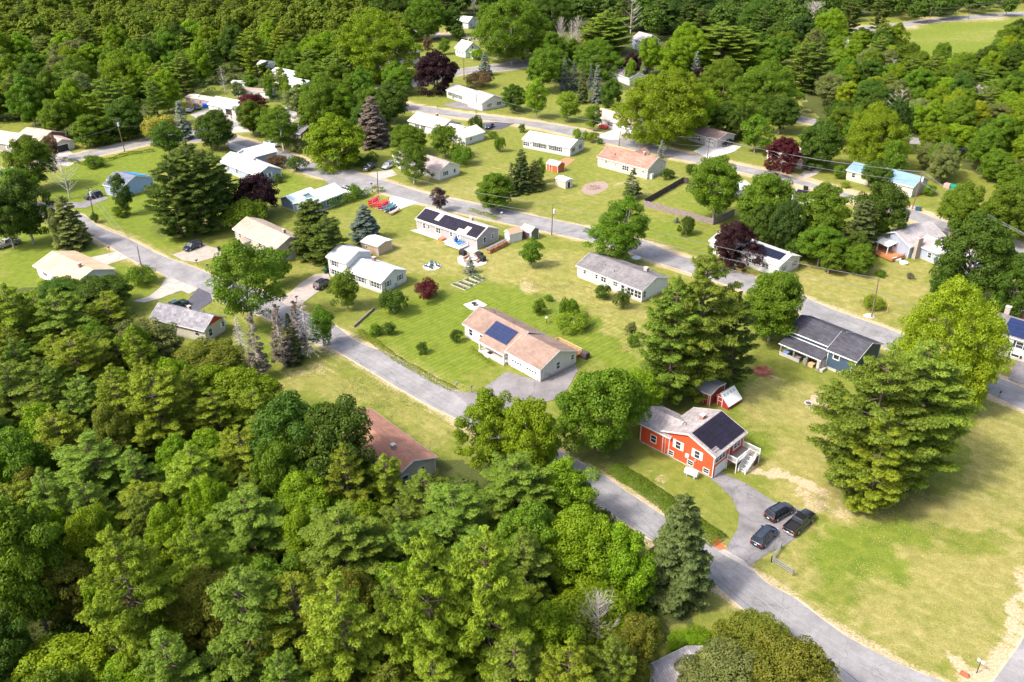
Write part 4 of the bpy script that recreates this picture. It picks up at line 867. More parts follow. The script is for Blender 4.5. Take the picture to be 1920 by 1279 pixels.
# H31-34 upper-left cluster
h, Lt = house('pink_trailer', (345,182), (393,190), 2.6, 'flat-roofed pinkish mobile home among the upper left trees', 'mobile home'); m_ = Blk(h, 0, 0, Lt, 4.5, 2.6, .4, PINKT, plain('tan_flat_roof', (.45,.36,.3), .15), o=.15, found=.2); m_.win('F', 4, 1.3, .8, .7); m_.win('F', 8, 1.3, .8, .7); MB().box(Lt*.3,Lt*.45,1,2.2,3.0,3.5).build('roof_unit', TRIM, h)
h, Lt = house('white_roof_garage', (388,196), (440,206), 2.4, 'big white tent-like roofed garage beside blue tarpaulin at upper left', 'garage'); m_ = Blk(h, 0, 0, Lt, 8.5, 2.4, 2.0, WHITE, WHITER, o=.3); m_.garage('F', Lt-3.5, 3.4, 2.0, DARKM, .05, 0)
h, Lt = house('long_mobile_home', (433,169), (503,173), 2.6, 'long white mobile home with brown flat roof beside the camper', 'mobile home'); m_ = Blk(h, 0, 0, Lt, 4.5, 2.6, .35, WHITE, plain('brown_flat_roof', (.3,.22,.17), .2), o=.2, found=.2)
for i in range(5): m_.win('F', 2+i*(Lt-3)/4, 1.1, .9, .9)
h, Lt = house('open_barn', (478,124), (512,128), 3.0, 'weathered open barn with pale roof at the wood edge', 'barn'); m_ = Blk(h, 0, 0, Lt, 7.0, 3.0, 1.8, WOODG, plain('greenish_grey_roof', (.4,.42,.37), .2), o=.4); m_.garage('F', 4, 4, 2.4, DARKM, .05, 0)  # dark panel stands for the shade inside the open barn
h, Lt = house('pale_roof_barn', (500,140), (560,152), 3.0, 'long barn with white and grey metal roof behind the open barn', 'barn'); m_ = Blk(h, 0, 0, Lt, 9.5, 3.0, 2.0, WHITE, WHITER, o=.4); Blk(h, Lt-2, -6.0, 11, 8.0, 3.0, 1.5, WHITE, WHITER, o=.3)
# H35.. far glimpses
h, Lt = house('grey_glimpsed_house', (1142,134), (1180,148), 2.8, 'grey-roofed house glimpsed beside the small purple tree', 'house'); m_ = Blk(h, 0, 0, Lt, 8, 2.8, 1.8, WHITE, GREYR, o=.4); m_.garage('F', 3, 3)
h, Lt = house('pale_blue_glimpsed_house', (1184,72), (1206,78), 4.5, 'pale grey-blue gabled house glimpsed through the far trees', 'house'); m_ = Blk(h, 0, 0, 10, 8, 4.5, 2.6, LBLUE, LGREYR, o=.4); m_.win('F', 3, 1.2); m_.win('F', 6, 1.2); m_.win('F', 3, 3.2)
h, Lt = house('brick_chapel_house', (1362,28), (1379,26), 5.0, 'narrow brick house with a bright white roof near the top edge', 'house'); m_ = Blk(h, 0, 0, 7, 14, 4.5, 3.2, BRICKW, WHITER, o=.3, rot=0); m_.win('F', 3.4, 1.4); m_.win('F', 3.4, 3.4, .8, .8)
h, Lt = house('green_gable_house', (838,38), (884,42), 3.6, 'white house with a green-trimmed gable at the top edge of the woods', 'house'); m_ = Blk(h, 0, 0, 13, 8, 3.4, 2.2, WHITE, plain('pale_green_roof', (.55,.6,.55), .1), o=.5); m_.win('F', 3, 1.1, .8, 1.1, 2); m_.win('R', 3, 1.1)
h, Lt = house('street_side_garage', (1480,366), (1512,372), 2.4, 'small roof with dark panels behind the leafy row by the back street', 'garage'); m_ = Blk(h, 0, 0, 6, 5.5, 2.2, 1.0, WHITE, LGREYR, o=.2); m_.solar(1, 5.5, .2, .95, 3, 2)
h, Lt = house('long_white_shed', (1352,366), (1377,372), 2.5, 'long white-roofed shed between the trees behind the dark fence', 'shed'); h.rotation_euler = (0,0,R(35)); m_ = Blk(h, 0, 0, 11, 4.6, 2.4, .9, WHITE, plain('white_roof_sheet', (.72,.71,.73)), o=.2)
h, Lt = house('right_edge_shed', (1862,398), (1886,404), 2.5, 'white-roofed shed between the big maples near the right edge', 'shed'); m_ = Blk(h, 0, 0, 7, 4.5, 2.5, .9, WHITE, WHITER, o=.2)
h, Lt = house('brown_shed', (1893,585), (1912,590), 2.6, 'brown wooden shed behind the house at the right edge', 'shed'); m_ = Blk(h, 0, 0, 5.5, 6, 2.6, 1.4, siding('shed_brown', (.2,.09,.06)), LGREYR, o=.25, rot=1); m_.door('F', 2.5)
h, Lt = house('glimpsed_white_house', (1575,243), (1606,252), 2.8, 'white building glimpsed between trees along the wood road', 'house'); m_ = Blk(h, 0, 0, Lt, 8, 2.8, 1.6, WHITE, LGREYR, o=.4)
# small sheds in the yards
def shed(name, FL, FR, he, W, rise, wall, roof, label, rot=0, o=.15, L=None, cat='shed'):
    h, Lt = house(name, FL, FR, he, label, cat, o); b = Blk(h, 0, 0, (W if rot else (L or Lt)), ((L or Lt) if rot else W), he, rise, wall, roof, o=o, rot=rot, found=0); return h, b, Lt
h, b, Lt = shed('rust_red_shed', (1024,306), (1046,312), 2.1, 3.0, .8, siding('rust_siding', (.42,.1,.035)), plain('grey_metal_roof', (.34,.31,.32), .15), 'rust-red wooden shed with a grey roof in the middle yard'); b.door('F', 1.5, -.4, .9, 1.8, MATS['rust_siding'])
h, b, Lt = shed('pale_playhouse_shed', (1041,334), (1060,341), 2.2, 2.6, .35, CREAM, plain('white_roof_sheet', (.72,.71,.73)), 'small cream shed with an open dark doorway, in front of the rust-red one'); b.garage('R', 1.3, .9, 1.7, DARKM, .1, 0)  # doorway shade is a dark panel, not a door leaf
h, b, Lt = shed('garden_shed', (945,435), (955,441), 2.2, 3.4, .9, WHITE, plain('orange_brown_shingle', (.5,.26,.17), .12), 'white garden shed with an orange-brown roof at the street end of the grey ranch', 1); b.garage('R', 1.7, 2.0, 1.7, TRIM, .05, 0)
h, b, Lt = shed('open_shed', (976,429), (996,436), 2.2, 2.6, .8, plain('dark_shed_board', (.13,.14,.12), .2), plain('light_wood_roof', (.52,.36,.24), .15), 'open-sided shed crammed with clutter beside the street pole'); b.garage('F', Lt*.5, Lt*.75, 1.75, plain('dark_clutter', (.09,.05,.05), .9, 6, .9), .05, 0)
h, b, Lt = shed('red_barn_shed', (1304,730), (1333,742), 2.3, 4.6, .5, siding('barn_red_siding', (.33,.035,.025)), ribbed('grey_ribbed_roof', (.32,.31,.32), 0, .3), 'barn-red shed with a slanted grey metal roof under the tall pine')
for i in range(3): MB(b.ftf('F', .55+i*(Lt-.9)/2, .1)).box(-.04,.04,-.04,0,0,1.9).build('white_batten', TRIM, h)
h, Lt = house('coop_greenhouse', (1343,742), (1366,760), 2.0, 'small red coop with a sloping glazed white roof, beside the barn-red shed', 'greenhouse')
p0 = at(1341,757); p1 = at(1365,769); dv = p1-p0; h.location = p0; h.rotation_euler = (0,0,math.atan2(dv.y, dv.x)); Wd = dv.length; Dp = 3.6
MB().add([(0,0,0),(Wd,0,0),(Wd,Dp,0),(0,Dp,0),(0,0,1.6),(Wd*.32,0,2.35),(Wd,0,.75),(0,Dp,1.6),(Wd*.32,Dp,2.35),(Wd,Dp,.75)], [(0,1,6,5,4),(3,7,8,9,2),(0,4,7,3),(1,2,9,6),(0,3,2,1)]).build('wall', MATS['barn_red_siding'], h)
MB().add([(-.15,-.15,1.55),(Wd*.32,-.15,2.42),(Wd*.32,Dp+.15,2.42),(-.15,Dp+.15,1.55),(Wd+.15,-.15,.68),(Wd+.15,Dp+.15,.68)], [(0,1,2,3),(1,4,5,2)]).build('roof', TRIM, h)
for i in range(4):
    for j in range(3):
        f = lambda s_, t_: (Wd*.32+(Wd*.68)*s_, Dp*t_, 2.46-1.72*s_)
        MB().add([f(.12+.28*j,.08+.23*i), f(.34+.28*j,.08+.23*i), f(.34+.28*j,.25+.23*i), f(.12+.28*j,.25+.23*i)], [(0,1,2,3)]).build('glazing', plain('pale_glazing', (.45,.47,.5), .5, 2, .2), h)
d_ = MB().box(Wd*.18,Wd*.52,-.05,0,.05,1.75).build('door', MATS['barn_red_siding'], h); MB().box(Wd*.16,Wd*.2,-.08,-.05,.05,1.8).box(Wd*.5,Wd*.54,-.08,-.05,.05,1.8).box(Wd*.2,Wd*.5,-.08,-.05,1.72,1.82).box(Wd*.2,Wd*.5,-.08,-.05,.95,1.03).build('door_trim', TRIM, h)
h, Lt = house('carport_shelter', (674,453), (700,461), 2.4, 'small plywood shelter with a white and grey roof behind the split-level house', 'shed'); p_ = at(683,462); b = Blk(h, 0, 0, 5.2, 4.6, 2.3, .5, plain('plywood', (.5,.36,.24), .15), WHITER, o=.25, found=0); b.win('F', 1.5, 1.0, .5, .6)
# ------------------------------------------------------------------ vehicles
def paint(name, c, rough=.25):
    if ('p', name) in MATS: return MATS[('p', name)]
    s = NB(name); v = s.coord(); f = s.noise(v, 1.2, 3)
    col = s.ramp(f, [(.3, tuple(x*.88 for x in c)), (.7, c)]); s.b.inputs['Coat Weight'].default_value = .6; s.b.inputs['Coat Roughness'].default_value = .08
    MATS[('p', name)] = s.fin(col, rough, .1, .5); return MATS[('p', name)]
TYRE = plain('tyre_rubber', (.02, .02, .02), .2, 4, .9); LAMPR = plain('tail_lamp_red', (.4, .02, .02), .1, 4, .3); LAMPW = plain('head_lamp_glass', (.7, .7, .68), .1, 4, .2); PLATE = plain('number_plate', (.75, .75, .72), .05)
def car(kind, p, yaw, m, label, group=None, name=None):
    names = {'suv': 'sport_utility_vehicle', 'pickup': 'pickup_truck', 'sedan': 'parked_car', 'van': 'parked_van'}
    r = thing(name or names[kind], label, {'suv': 'car', 'pickup': 'pickup truck', 'sedan': 'car', 'van': 'van'}[kind], p, yaw, group)
    L, W, H, hood, glass0, glass1, roof0, roof1 = {'suv': (4.75,1.9,1.7,1.08,1.2,-2.28,.55,-1.95), 'sedan': (4.7,1.8,1.42,.98,1.0,-1.75,.35,-1.05), 'pickup': (5.8,2.0,1.85,1.22,1.3,-.95,.75,-.72), 'van': (5.0,1.95,1.9,1.25,1.6,-2.4,1.0,-2.25)}[kind]
    hl = L/2; hw = W/2; belt = hood
    def ring(x, w, zb, zt, sh=.86): return [(x,-w*.96,zb),(x,-w,(zb+zt)/2),(x,-w*sh,zt),(x,w*sh,zt),(x,w,(zb+zt)/2),(x,w*.96,zb)]
    b = MB()
    if kind == 'pickup':
        b.loft([ring(-hl,hw*.93,.55,1.05),ring(-hl+.08,hw*.98,.42,1.1),ring(-.95,hw,.36,1.12),ring(1.3,hw,.36,belt),ring(hl-.9,hw*.98,.36,belt-.05),ring(hl-.18,hw*.9,.4,belt-.16),ring(hl,hw*.82,.5,.9)])
    else:
        b.loft([ring(-hl,hw*.85,.5,.95),ring(-hl+.12,hw*.95,.38,belt-.06),ring(-hl+.6,hw,.32,belt),ring(glass0,hw,.32,belt),ring(hl-.75,hw*.97,.32,belt-.08),ring(hl-.2,hw*.88,.36,belt-.24),ring(hl,hw*.75,.48,.72)])
    body = b.build('body', m, r, True)
    md = body.modifiers.new('bevel', 'BEVEL'); md.width = .05; md.segments = 2; md.limit_method = 'ANGLE'
    def gr(x, w1, w2, z0, z1): return [(x[0],-w1,z0),(x[1],-w2,z1),(x[1],w2,z1),(x[0],w1,z0)]
    g = MB(); w1 = hw*.88; w2 = hw*.70
    g.loft([[(glass1,-w1,belt-.03),(roof1,-w2,H-.04),(roof1,w2,H-.04),(glass1,w1,belt-.03)],[(glass0,-w1,belt-.03),(roof0,-w2,H-.04),(roof0,w2,H-.04),(glass0,w1,belt-.03)]])
    g.build('windows', GLASS, r)
    t = MB(); t.loft([[(roof1-.06,-w2-.02,H-.06),(roof1-.02,-w2*.9,H),(roof1-.02,w2*.9,H),(roof1-.06,w2+.02,H-.06)],[(roof0+.03,-w2-.02,H-.06),(roof0-.1,-w2*.9,H),(roof0-.1,w2*.9,H),(roof0+.03,w2+.02,H-.06)]])
    for sy in (-1, 1):
        for xa, xb in ((glass1,roof1),(glass0,roof0),((glass0+glass1)/2+.1,(roof0+roof1)/2+.1)) + (((glass1+.9,roof1+.75),) if kind in ('suv','van') else ()):
            t.bar((xa,sy*(w1+.005),belt-.04),(xb,sy*(w2+.01),H-.05),.09,.05)
    t.build('roof', m, r)
    if kind in ('suv', 'van'):
        MB().box(roof1+.25,roof0-.2,-w2*.62,w2*.62,H+.001,H+.015).build('sunroof', GLASS, r)
        k = MB()
        for sy in (-1, 1): k.bar((roof1+.15,sy*w2*.86,H+.05),(roof0-.2,sy*w2*.86,H+.05),.04,.04)
        k.build('roof_rack', DARKM, r)
    if kind == 'pickup':
        q = MB(); q.box(-hl+.14,-1.05,-hw*.74,hw*.74,1.125,1.14); q.build('cargo_bed', plain('bed_liner', (.012,.012,.013), .2, 3, .9), r)
        k = MB()
        for sy in (-1, 1): k.box(-hl+.05,-.98,sy*hw*.86-.06,sy*hw*.86+.06,1.1,1.32)
        k.box(-hl+.02,-hl+.1,-hw*.85,hw*.85,1.1,1.32); k.box(-1.05,-.95,-hw*.85,hw*.85,1.1,1.34)
        for i in range(5): k.box(-hl+.3,-1.15,-hw*.6+i*hw*.3-.02,-hw*.6+i*hw*.3+.02,1.14,1.16)
        k.build('bed_side', m, r)
    for sx in (hl*.62, -hl*.6):
        for sy in (-1, 1):
            R_ = .36 if kind != 'pickup' else .41
            w = MB(lambda v, sx=sx, sy=sy, R_=R_: Vector((sx+v.x, sy*(hw-.12)+v.z-.11, R_+v.y))); w.cyl(0,0,0,.22,R_,16); wo = w.build('wheel', TYRE, r)
            q = MB(lambda v, sx=sx, sy=sy, R_=R_: Vector((sx+v.x, sy*(hw-.005)+v.z-.01, R_+v.y))); q.cyl(0,0,0,.03,R_*.6,12); q.build('rim', GALV, wo)
    for sy in (-1, 1):
        MB().box(hl-.32,hl-.1,sy*hw*.62-.16,sy*hw*.62+.16,.66,.8).build('headlight', LAMPW, r)
        MB().box(-hl-.015,-hl+.2,sy*hw*.8-.09,sy*hw*.8+.09,.78,1.02).build('taillight', LAMPR, r)
        MB().box(glass0-.35,glass0-.15,sy*(hw+.02)-.1,sy*(hw+.02)+.1,belt-.02,belt+.14).build('mirror', m, r)
    MB().box(-hl-.06,-hl+.1,-hw*.82,hw*.82,.42,.6).box(hl-.12,hl+.03,-hw*.75,hw*.75,.42,.58).build('bumper', DARKM if kind != 'pickup' else GALV, r)
    MB().box(-hl-.075,-hl-.06,-.18,.18,.62,.76).build('number_plate', PLATE, r)
    return r
def park(kind, rear, front, m, label, group=None):
    a = at(*rear, .5); b = at(*front, .5); d = b-a; c = (a+b)/2; return car(kind, (c.x, c.y, .07), math.atan2(d.y, d.x), m, label, group)
BLK = paint('black_car_paint', (.012,.012,.014)); NAVY = paint('midnight_blue_paint', (.02,.025,.045)); WHT = paint('white_car_paint', (.75,.75,.75)); SIL = paint('silver_car_paint', (.45,.46,.48)); DGR = paint('charcoal_car_paint', (.05,.052,.06)); GRN = paint('dark_green_paint', (.02,.045,.035)); CHAMP = paint('champagne_paint', (.35,.31,.26)); REDP = paint('red_car_paint', (.4,.03,.02))
park('suv', (1446,970), (1477,952), BLK, 'black sport utility vehicle parked nearest the red house on the cracked driveway'); park('suv', (1417,1023), (1449,990), NAVY, 'midnight-blue sport utility vehicle at the lane end of the cracked driveway')
park('pickup', (1476,1001), (1521,962), BLK, 'black crew-cab pickup with an open bed at the grass edge of the cracked driveway')
park('suv', (592,542), (619,525), BLK, 'black sport utility vehicle on the gravel drive of the white split-level'); park('suv', (375,457), (347,469), NAVY, 'dark blue wagon on the gravel pad across the lane from the tan-roofed house')
park('pickup', (315,582), (342,570), GRN, 'dark green pickup with an open bed above the checkered grey roof'); park('pickup', (-4,464), (34,452), CHAMP, 'champagne and black pickup on the lawn at the left edge')
park('suv', (188,365), (162,372), BLK, 'black car behind the double pole at the end of the left driveway'); park('pickup', (496,268), (522,275), WHT, 'white pickup parked on the verge in front of the brick house')
park('pickup', (703,308), (684,320), DGR, 'charcoal pickup on the grass beside the middle street'); park('suv', (737,307), (718,317), SIL, 'silver car on the pale driveway near the white garage')
park('van', (646,357), (668,363), WHT, 'white van beside the pale teal workshop'); park('sedan', (925,233), (911,242), NAVY, 'dark blue car on the black pad by the cream-roofed house'); park('suv', (896,192), (881,198), SIL, 'light silver car before the far ranch garage doors')
park('pickup', (1376,264), (1352,274), BLK, 'black pickup on the white concrete drive beside the tan garage'); park('suv', (1528,309), (1512,318), DGR, 'grey car by the pink-beige house at upper right')
park('pickup', (1664,446), (1641,455), SIL, 'old pickup with a white cap left of the light blue house'); park('sedan', (1736,433), (1728,444), NAVY, 'dark car half hidden behind the light blue roof')
park('suv', (352,210), (361,204), SIL, 'silver car in the stony yard by the pink trailer'); park('suv', (366,197), (374,207), DGR, 'dark car beside the blue tarpaulin in the stony yard'); park('sedan', (926,78), (921,86), REDP, 'small red car by the upper track')
park('sedan', (812,72), (829,71), paint('maroon_paint', (.12,.02,.02)), 'maroon car under the trees by the upper track')
# camper
c_ = at(452,166); r = thing('camper', 'white motorhome parked behind the long mobile home', 'motorhome', c_, R(-12))
MB().box(-3.4,2.6,-1.2,1.2,.6,3.0).build('body', WHT, r); MB().loft([[(2.6,-1.1,.6),(2.6,-1.1,2.2),(2.6,1.1,2.2),(2.6,1.1,.6)],[(4.0,-1.0,.6),(3.9,-1.0,1.4),(3.9,1.0,1.4),(4.0,1.0,.6)]]).build('cab', WHT, r); MB().box(1.6,3.0,-1.15,1.15,2.3,3.0).build('bunk', WHT, r)
MB().box(-2.2,-1.0,-1.23,-1.2,1.6,2.3).box(.2,1.2,-1.23,-1.2,1.6,2.3).build('windows', GLASS, r)
for x in (-2,2.8):
    for y in (-1,1): MB(lambda v, x=x, y=y: Vector((x+v.x, y*1.05+v.z, .4+v.y))).cyl(0,0,-.12,.12,.4).build('wheel', TYRE, r)

# ------------------------------------------------------------------ canoes on the pad
def canoe_mesh(mb, L, w, h):
    rings = []
    for i in range(13):
        t = i/12*2-1; k = max(.02, 1-abs(t)**2.4); z0 = .12*abs(t)**3*h/.4; ww = w/2*k
        rings.append([(t*L/2,-ww,z0+h*(1+.35*abs(t)**3)),(t*L/2,-ww*.85,z0+h*.35),(t*L/2,0,z0),(t*L/2,ww*.85,z0+h*.35),(t*L/2,ww,z0+h*(1+.35*abs(t)**3)),(t*L/2,0,z0+h*.5+.1*h)])
    mb.loft(rings)
pad_a = at(740,366); pad_d = (at(770,373)-at(708,391)).normalized()
cols = {'red': plain('canoe_red', (.62,.035,.04), .1, 2, .35), 'scarlet': plain('canoe_scarlet', (.7,.09,.03), .1, 2, .35), 'teal': plain('canoe_teal', (.02,.16,.2), .15, 2, .35), 'dark teal': plain('canoe_dark_teal', (.015,.06,.09), .15, 2, .35), 'pink': plain('canoe_faded_pink', (.6,.3,.28), .12, 2, .4), 'crimson': plain('canoe_crimson', (.55,.02,.09), .1, 2, .35)}
stacks = [((688,393),(716,378),['scarlet','crimson','red']), ((697,395),(727,381),['scarlet','red']), ((706,398),(735,384),['crimson','red','scarlet']), ((714,401),(742,387),['pink','teal']), ((720,404),(748,390),['dark teal','teal']), ((728,407),(751,394),['pink'])]
gi = 0; tiers = ['bottom', 'middle', 'top']
for si, (a, b, cs) in enumerate(stacks):
    A = at(*a); B = at(*b); M_ = (A+B)/2; yaw = math.atan2((B-A).y, (B-A).x)
    rk = thing('canoe_rack', 'grey metal canoe rack, number %s from the hedge side of the concrete pad' % ['one','two','three','four','five','six'][si], 'rack', (M_.x,M_.y,.03), yaw, 'canoe racks')
    k = MB()
    for x in (-1.3,1.3):
        for y in (-.5,.5): k.box(x-.04,x+.04,y-.04,y+.04,0,.25+.62*len(cs))
        for j in range(len(cs)): k.box(x-.04,x+.04,-.5,.5,.2+.6*j,.26+.6*j)
    k.build('frame', GALV, rk)
    for j, c in enumerate(cs):
        o = MB(); canoe_mesh(o, 4.9, .88, .36); q = o.build('canoe', cols[c], None, True); q.location = (M_.x+random.uniform(-.1,.1), M_.y, .31+.6*j); q.rotation_euler = (R(random.uniform(-8,8)), 0, yaw)
        tag(q, '%s canoe, %s layer of the %s stack from the hedge' % (c, tiers[j], ['first','second','third','fourth','fifth','sixth'][si]), 'canoe', 'canoes stacked on the white pad')

# ------------------------------------------------------------------ poles and wires
POLE_TOPS = {}
def pole(key, base, top, label, arms=1, trans=False, r=.16, brace=False):
    A = at(*base); 
    # height from the photographed length
    h = 9.0
    for _ in range(12):
        y = proj((A.x, A.y, h))[1]; e = y-top[1]; y2 = proj((A.x, A.y, h+.1))[1]; h += e/max(1e-6, (y-y2))*.1
    tx = proj((A.x, A.y, h))[0]; s_ = FOC/depth_of((A.x, A.y, h)); lean = (top[0]-tx)/s_; lean = max(-.7, min(.7, lean))
    p = thing('utility_pole', label, 'utility pole', A, 0)
    MB().tube([(0,0,-.5),(lean*.5,0,h*.5),(lean,0,h)], r, 8, r*.6).build('post', WOODP, p)
    tops = []
    for i in range(arms):
        z = h-.4-.9*i; d = Vector((.75,.66,0))
        a = Vector((lean,0,z))-d*1.15; b = Vector((lean,0,z))+d*1.15
        MB().bar(a, b, .1, .13).build('crossarm', WOODP, p)
        for q in (-1,-.5,.5,1):
            c = Vector((lean,0,z))+d*1.05*q; MB().cyl(c.x,c.y,z+.06,z+.26,.05,6).build('insulator', GALV, p)
            if i == 0 and q in (-1,1): tops.append(Vector((A.x+c.x, A.y+c.y, z+.26)))
    tops.append(Vector((A.x+lean, A.y, h)))
    tops.append(Vector((A.x+lean*.8, A.y, h-2.6)))
    if trans: MB().cyl(lean+.3,-.3,h-2.4,h-1.3,.28,12).build('transformer', plain('transformer_grey', (.5,.5,.5), .1), p)
    POLE_TOPS[key] = tops; return p
pole('b1', (709,363), (707,316), 'bare pole beside the canoe pad', 0); pole('b2', (1034,441), (1037,382), 'dark pole between the open shed and the birch by the middle street', 0, True); pole('b3', (1634,595), (1648,522), 'weathered leaning pole in the dry lawn left of the bright yellow tree', 0)
pole('c3', (1710,392), (1730,323), 'tall reddish pole with a transformer beside the blue bin', 1, True); pole('a1', (265,500), (257,461), 'pole beside the shrubs on the grassy island at left', 0, False, .14); pole('a2', (176,408), (167,350), 'pole with crossarms behind the black car at left', 1, True); pole('d1', (234,285), (218,222), 'tall pole with double crossarms on the main road verge at left', 2, True)
pole('c1', (1160,274), (1165,234), 'pole with crossarm in front of the pink-roofed ranch', 1); pole('c2', (1326,298), (1331,258), 'grey pole beside the white concrete drive', 1); pole('c0', (892,224), (894,176), 'slim pole in front of the far ranch garage', 0, False, .12); pole('d2', (870,146), (869,108), 'pole behind the huge purple maple', 1); pole('d3', (984,122), (984,86), 'pole with crossarm where the back street meets the main road', 1, True)
pole('u1', (434,222), (430,196), 'pole in the stony yard of the upper left', 0); pole('e1', (1741,46), (1747,13), 'first pole along the hill road', 1); pole('e2', (1815,36), (1822,8), 'second pole along the hill road', 1); pole('e3', (1886,30), (1893,-4), 'double pole at the right end of the hill road', 1)
WIREM = plain('wire_grey', (.16,.16,.17), .1)
def wire(a, b, sag, label, r=.04):
    pts = [a.lerp(b, i/14) - Vector((0,0,sag*4*(i/14)*(1-i/14))) for i in range(15)]
    tag(MB().tube(pts, r, 4).build('power_line', WIREM), label, 'wire', 'wires strung between the poles')
for k1, k2, nm in (('b1','b2','the canoe pad pole and the open shed pole'),('b2','b3','the open shed pole and the leaning pole'),('c1','c2','the pink-roof pole and the white driveway pole'),('c2','c3','the white driveway pole and the transformer pole'),('c0','c1','the far ranch pole and the pink-roof pole'),('d2','d3','the purple maple pole and the junction pole'),('a1','a2','the grassy island pole and the double arm pole'),('e1','e2','the first two hill road poles'),('e2','e3','the last two hill road poles')):
    T1 = POLE_TOPS[k1]; T2 = POLE_TOPS[k2]; n = min(len(T1), len(T2), 3)
    for i in range(n): wire(T1[-1-i], T2[-1-i], .9+.25*i, '%s wire between %s' % (['upper','lower','outer'][i], nm))
T = POLE_TOPS['c3']; e = at(2010,470,9.5)
for i in range(3): wire(T[-1-i], e+Vector((0,i*.8,-i*.9)), 1.2, '%s wire running off to the right from the transformer pole' % ['upper','lower','outer'][i])
T = POLE_TOPS['b3']; e = at(2010,680,9.5); wire(T[-1], e, 1.2, 'wire running off to the right from the leaning pole'); wire(POLE_TOPS['d1'][-1], at(-60,300,11), 1.0, 'wire running off to the left from the tall main road pole'); wire(POLE_TOPS['d1'][-1], POLE_TOPS['u1'][-1], 1.2, 'long wire from the main road pole into the trees')

# ------------------------------------------------------------------ fences, rails, yard things
def fence(name, pts, h, m, label, gap=.16, cat='fence', th=.025, posts=2.4):
    P = [at(*p) for p in pts]; f = thing(name, label, cat, P[0]); b = MB(); ps = MB(); o = P[0]
    for a, c in zip(P, P[1:]):
        d = c-a; n = int(d.length/gap); u = d.normalized()
        for i in range(n):
            q = a-o+u*gap*i; e = q+u*gap*.88; hh = h*random.uniform(.95,1.03); b.bar(q+Vector((0,0,hh/2)), e+Vector((0,0,hh/2)), th, hh)
        for i in range(int(d.length/posts)+1):
            q = a-o+u*posts*i; w = Vector((-u.y,u.x,0))*.08; MB().box(q.x+w.x-.06,q.x+w.x+.06,q.y+w.y-.06,q.y+w.y+.06,0,h+.1).build('post', m, f)
        for z in (.35,h-.3):
            w = Vector((-u.y,u.x,0))*.05; ps.bar(a-o+w+Vector((0,0,z)), c-o+w+Vector((0,0,z)), .05, .09)
    b.build('boards', m, f); ps.build('rail', m, f); return f
fence('board_fence', [(1304,347),(1280,343),(1207,385)], 1.7, plain('black_brown_board', (.07,.055,.055), .4, 2, .95), 'dark weathered board fence running away from the birch towards the back street')
fence('board_fence', [(1207,387),(1337,422),(1377,403)], 1.7, plain('grey_brown_board', (.22,.18,.17), .4, 2, .95), 'grey weathered board fence enclosing the long lawn above the middle street')
def railfence(pts, label, h=1.0):
    P = [at(*p) for p in pts]; f = thing('rail_fence', label, 'fence', P[0]); o = P[0]
    for a, c in zip(P, P[1:]):
        n = max(1, round((c-a).length/2.2))
        for i in range(n+1): q = (a-o).lerp(c-o, i/n); MB().box(q.x-.06,q.x+.06,q.y-.06,q.y+.06,0,h+.1).build('post', WOODG, f)
        for z in (.35,.68,1.0): MB().bar(a-o+Vector((0,0,z)), c-o+Vector((0,0,z)), .05, .12).build('rail', GALV, f)
railfence([(1464,1028),(1446,1054),(1486,1080)], 'low white-grey rail fence at the corner of the cracked driveway')
f = thing('timber_border', 'low weathered timber wall running from the round bush towards the lane', 'retaining wall', at(664,614)); a = Vector((0,0,0)); b = at(702,580)-at(664,614)
for i in range(2): MB().bar(a+Vector((0,0,.12+.24*i)), b+Vector((0,0,.12+.24*i)), .28-.05*i, .22).build('timber', WOODG, f)
def box_thing(name, label, cat, px, py, sx, sy, sz, m, lid=None, yaw=-.75, rag=False):
    q = thing(name, label, cat, at(px,py), yaw); MB().loft([[(-sx/2,-sy/2,0),(sx/2,-sy/2,0),(sx/2,sy/2,0),(-sx/2,sy/2,0)],[(-sx/2*1.03,-sy/2*1.03,sz*.9),(sx/2*1.03,-sy/2*1.03,sz*.9),(sx/2*1.03,sy/2*1.03,sz*.9),(-sx/2*1.03,sy/2*1.03,sz*.9)],[(-sx/2*.9,-sy/2*.9,sz),(sx/2*.9,-sy/2*.9,sz),(sx/2*.9,sy/2*.9,sz),(-sx/2*.9,sy/2*.9,sz)]]).build('body', m, q)
    MB().box(-sx*.42,sx*.42,-sy*.42,sy*.42,sz+.002,sz+.05).build('lid', lid or m, q); return q
def bin_(px, py, m, label):
    q = thing('wheeled_bin', label, 'bin', at(px,py), random.uniform(-1,1)); MB().loft([[(-.25,-.28,.08),(.25,-.28,.08),(.25,.28,.08),(-.25,.28,.08)],[(-.31,-.36,1.0),(.31,-.36,1.0),(.31,.36,1.0),(-.31,.36,1.0)]]).build('body', m, q)
    MB().box(-.34,.34,-.4,.4,1.0,1.08).build('lid', m, q); MB(lambda v: Vector((v.z, .3+v.x, .1+v.y))).cyl(0,0,-.3,.3,.1,10).build('wheel', TYRE, q)
BINB = plain('blue_bin_plastic', (.02,.1,.28), .1, 2, .5); BING = plain('green_bin_plastic', (.02,.09,.05), .1, 2, .5)
bin_(611,513, BING, 'dark green bin at the corner of the white split-level house'); bin_(614,510, BLACKP, 'black bin behind the green one by the split-level house'); bin_(412,471, BLACKP, 'black bin at the right end of the gravel parking pad'); bin_(89,384, BLACKP, 'black bin by the lane end at left')
bin_(1508,356, BLACKP, 'black wheeled bin on the verge of the back street'); bin_(1512,357, BLACKP, 'second black bin touching the first on the back street verge'); bin_(1718,395, BINB, 'bright blue bin at the foot of the transformer pole'); bin_(1724,396, BING, 'dark green bin right of the blue bin')
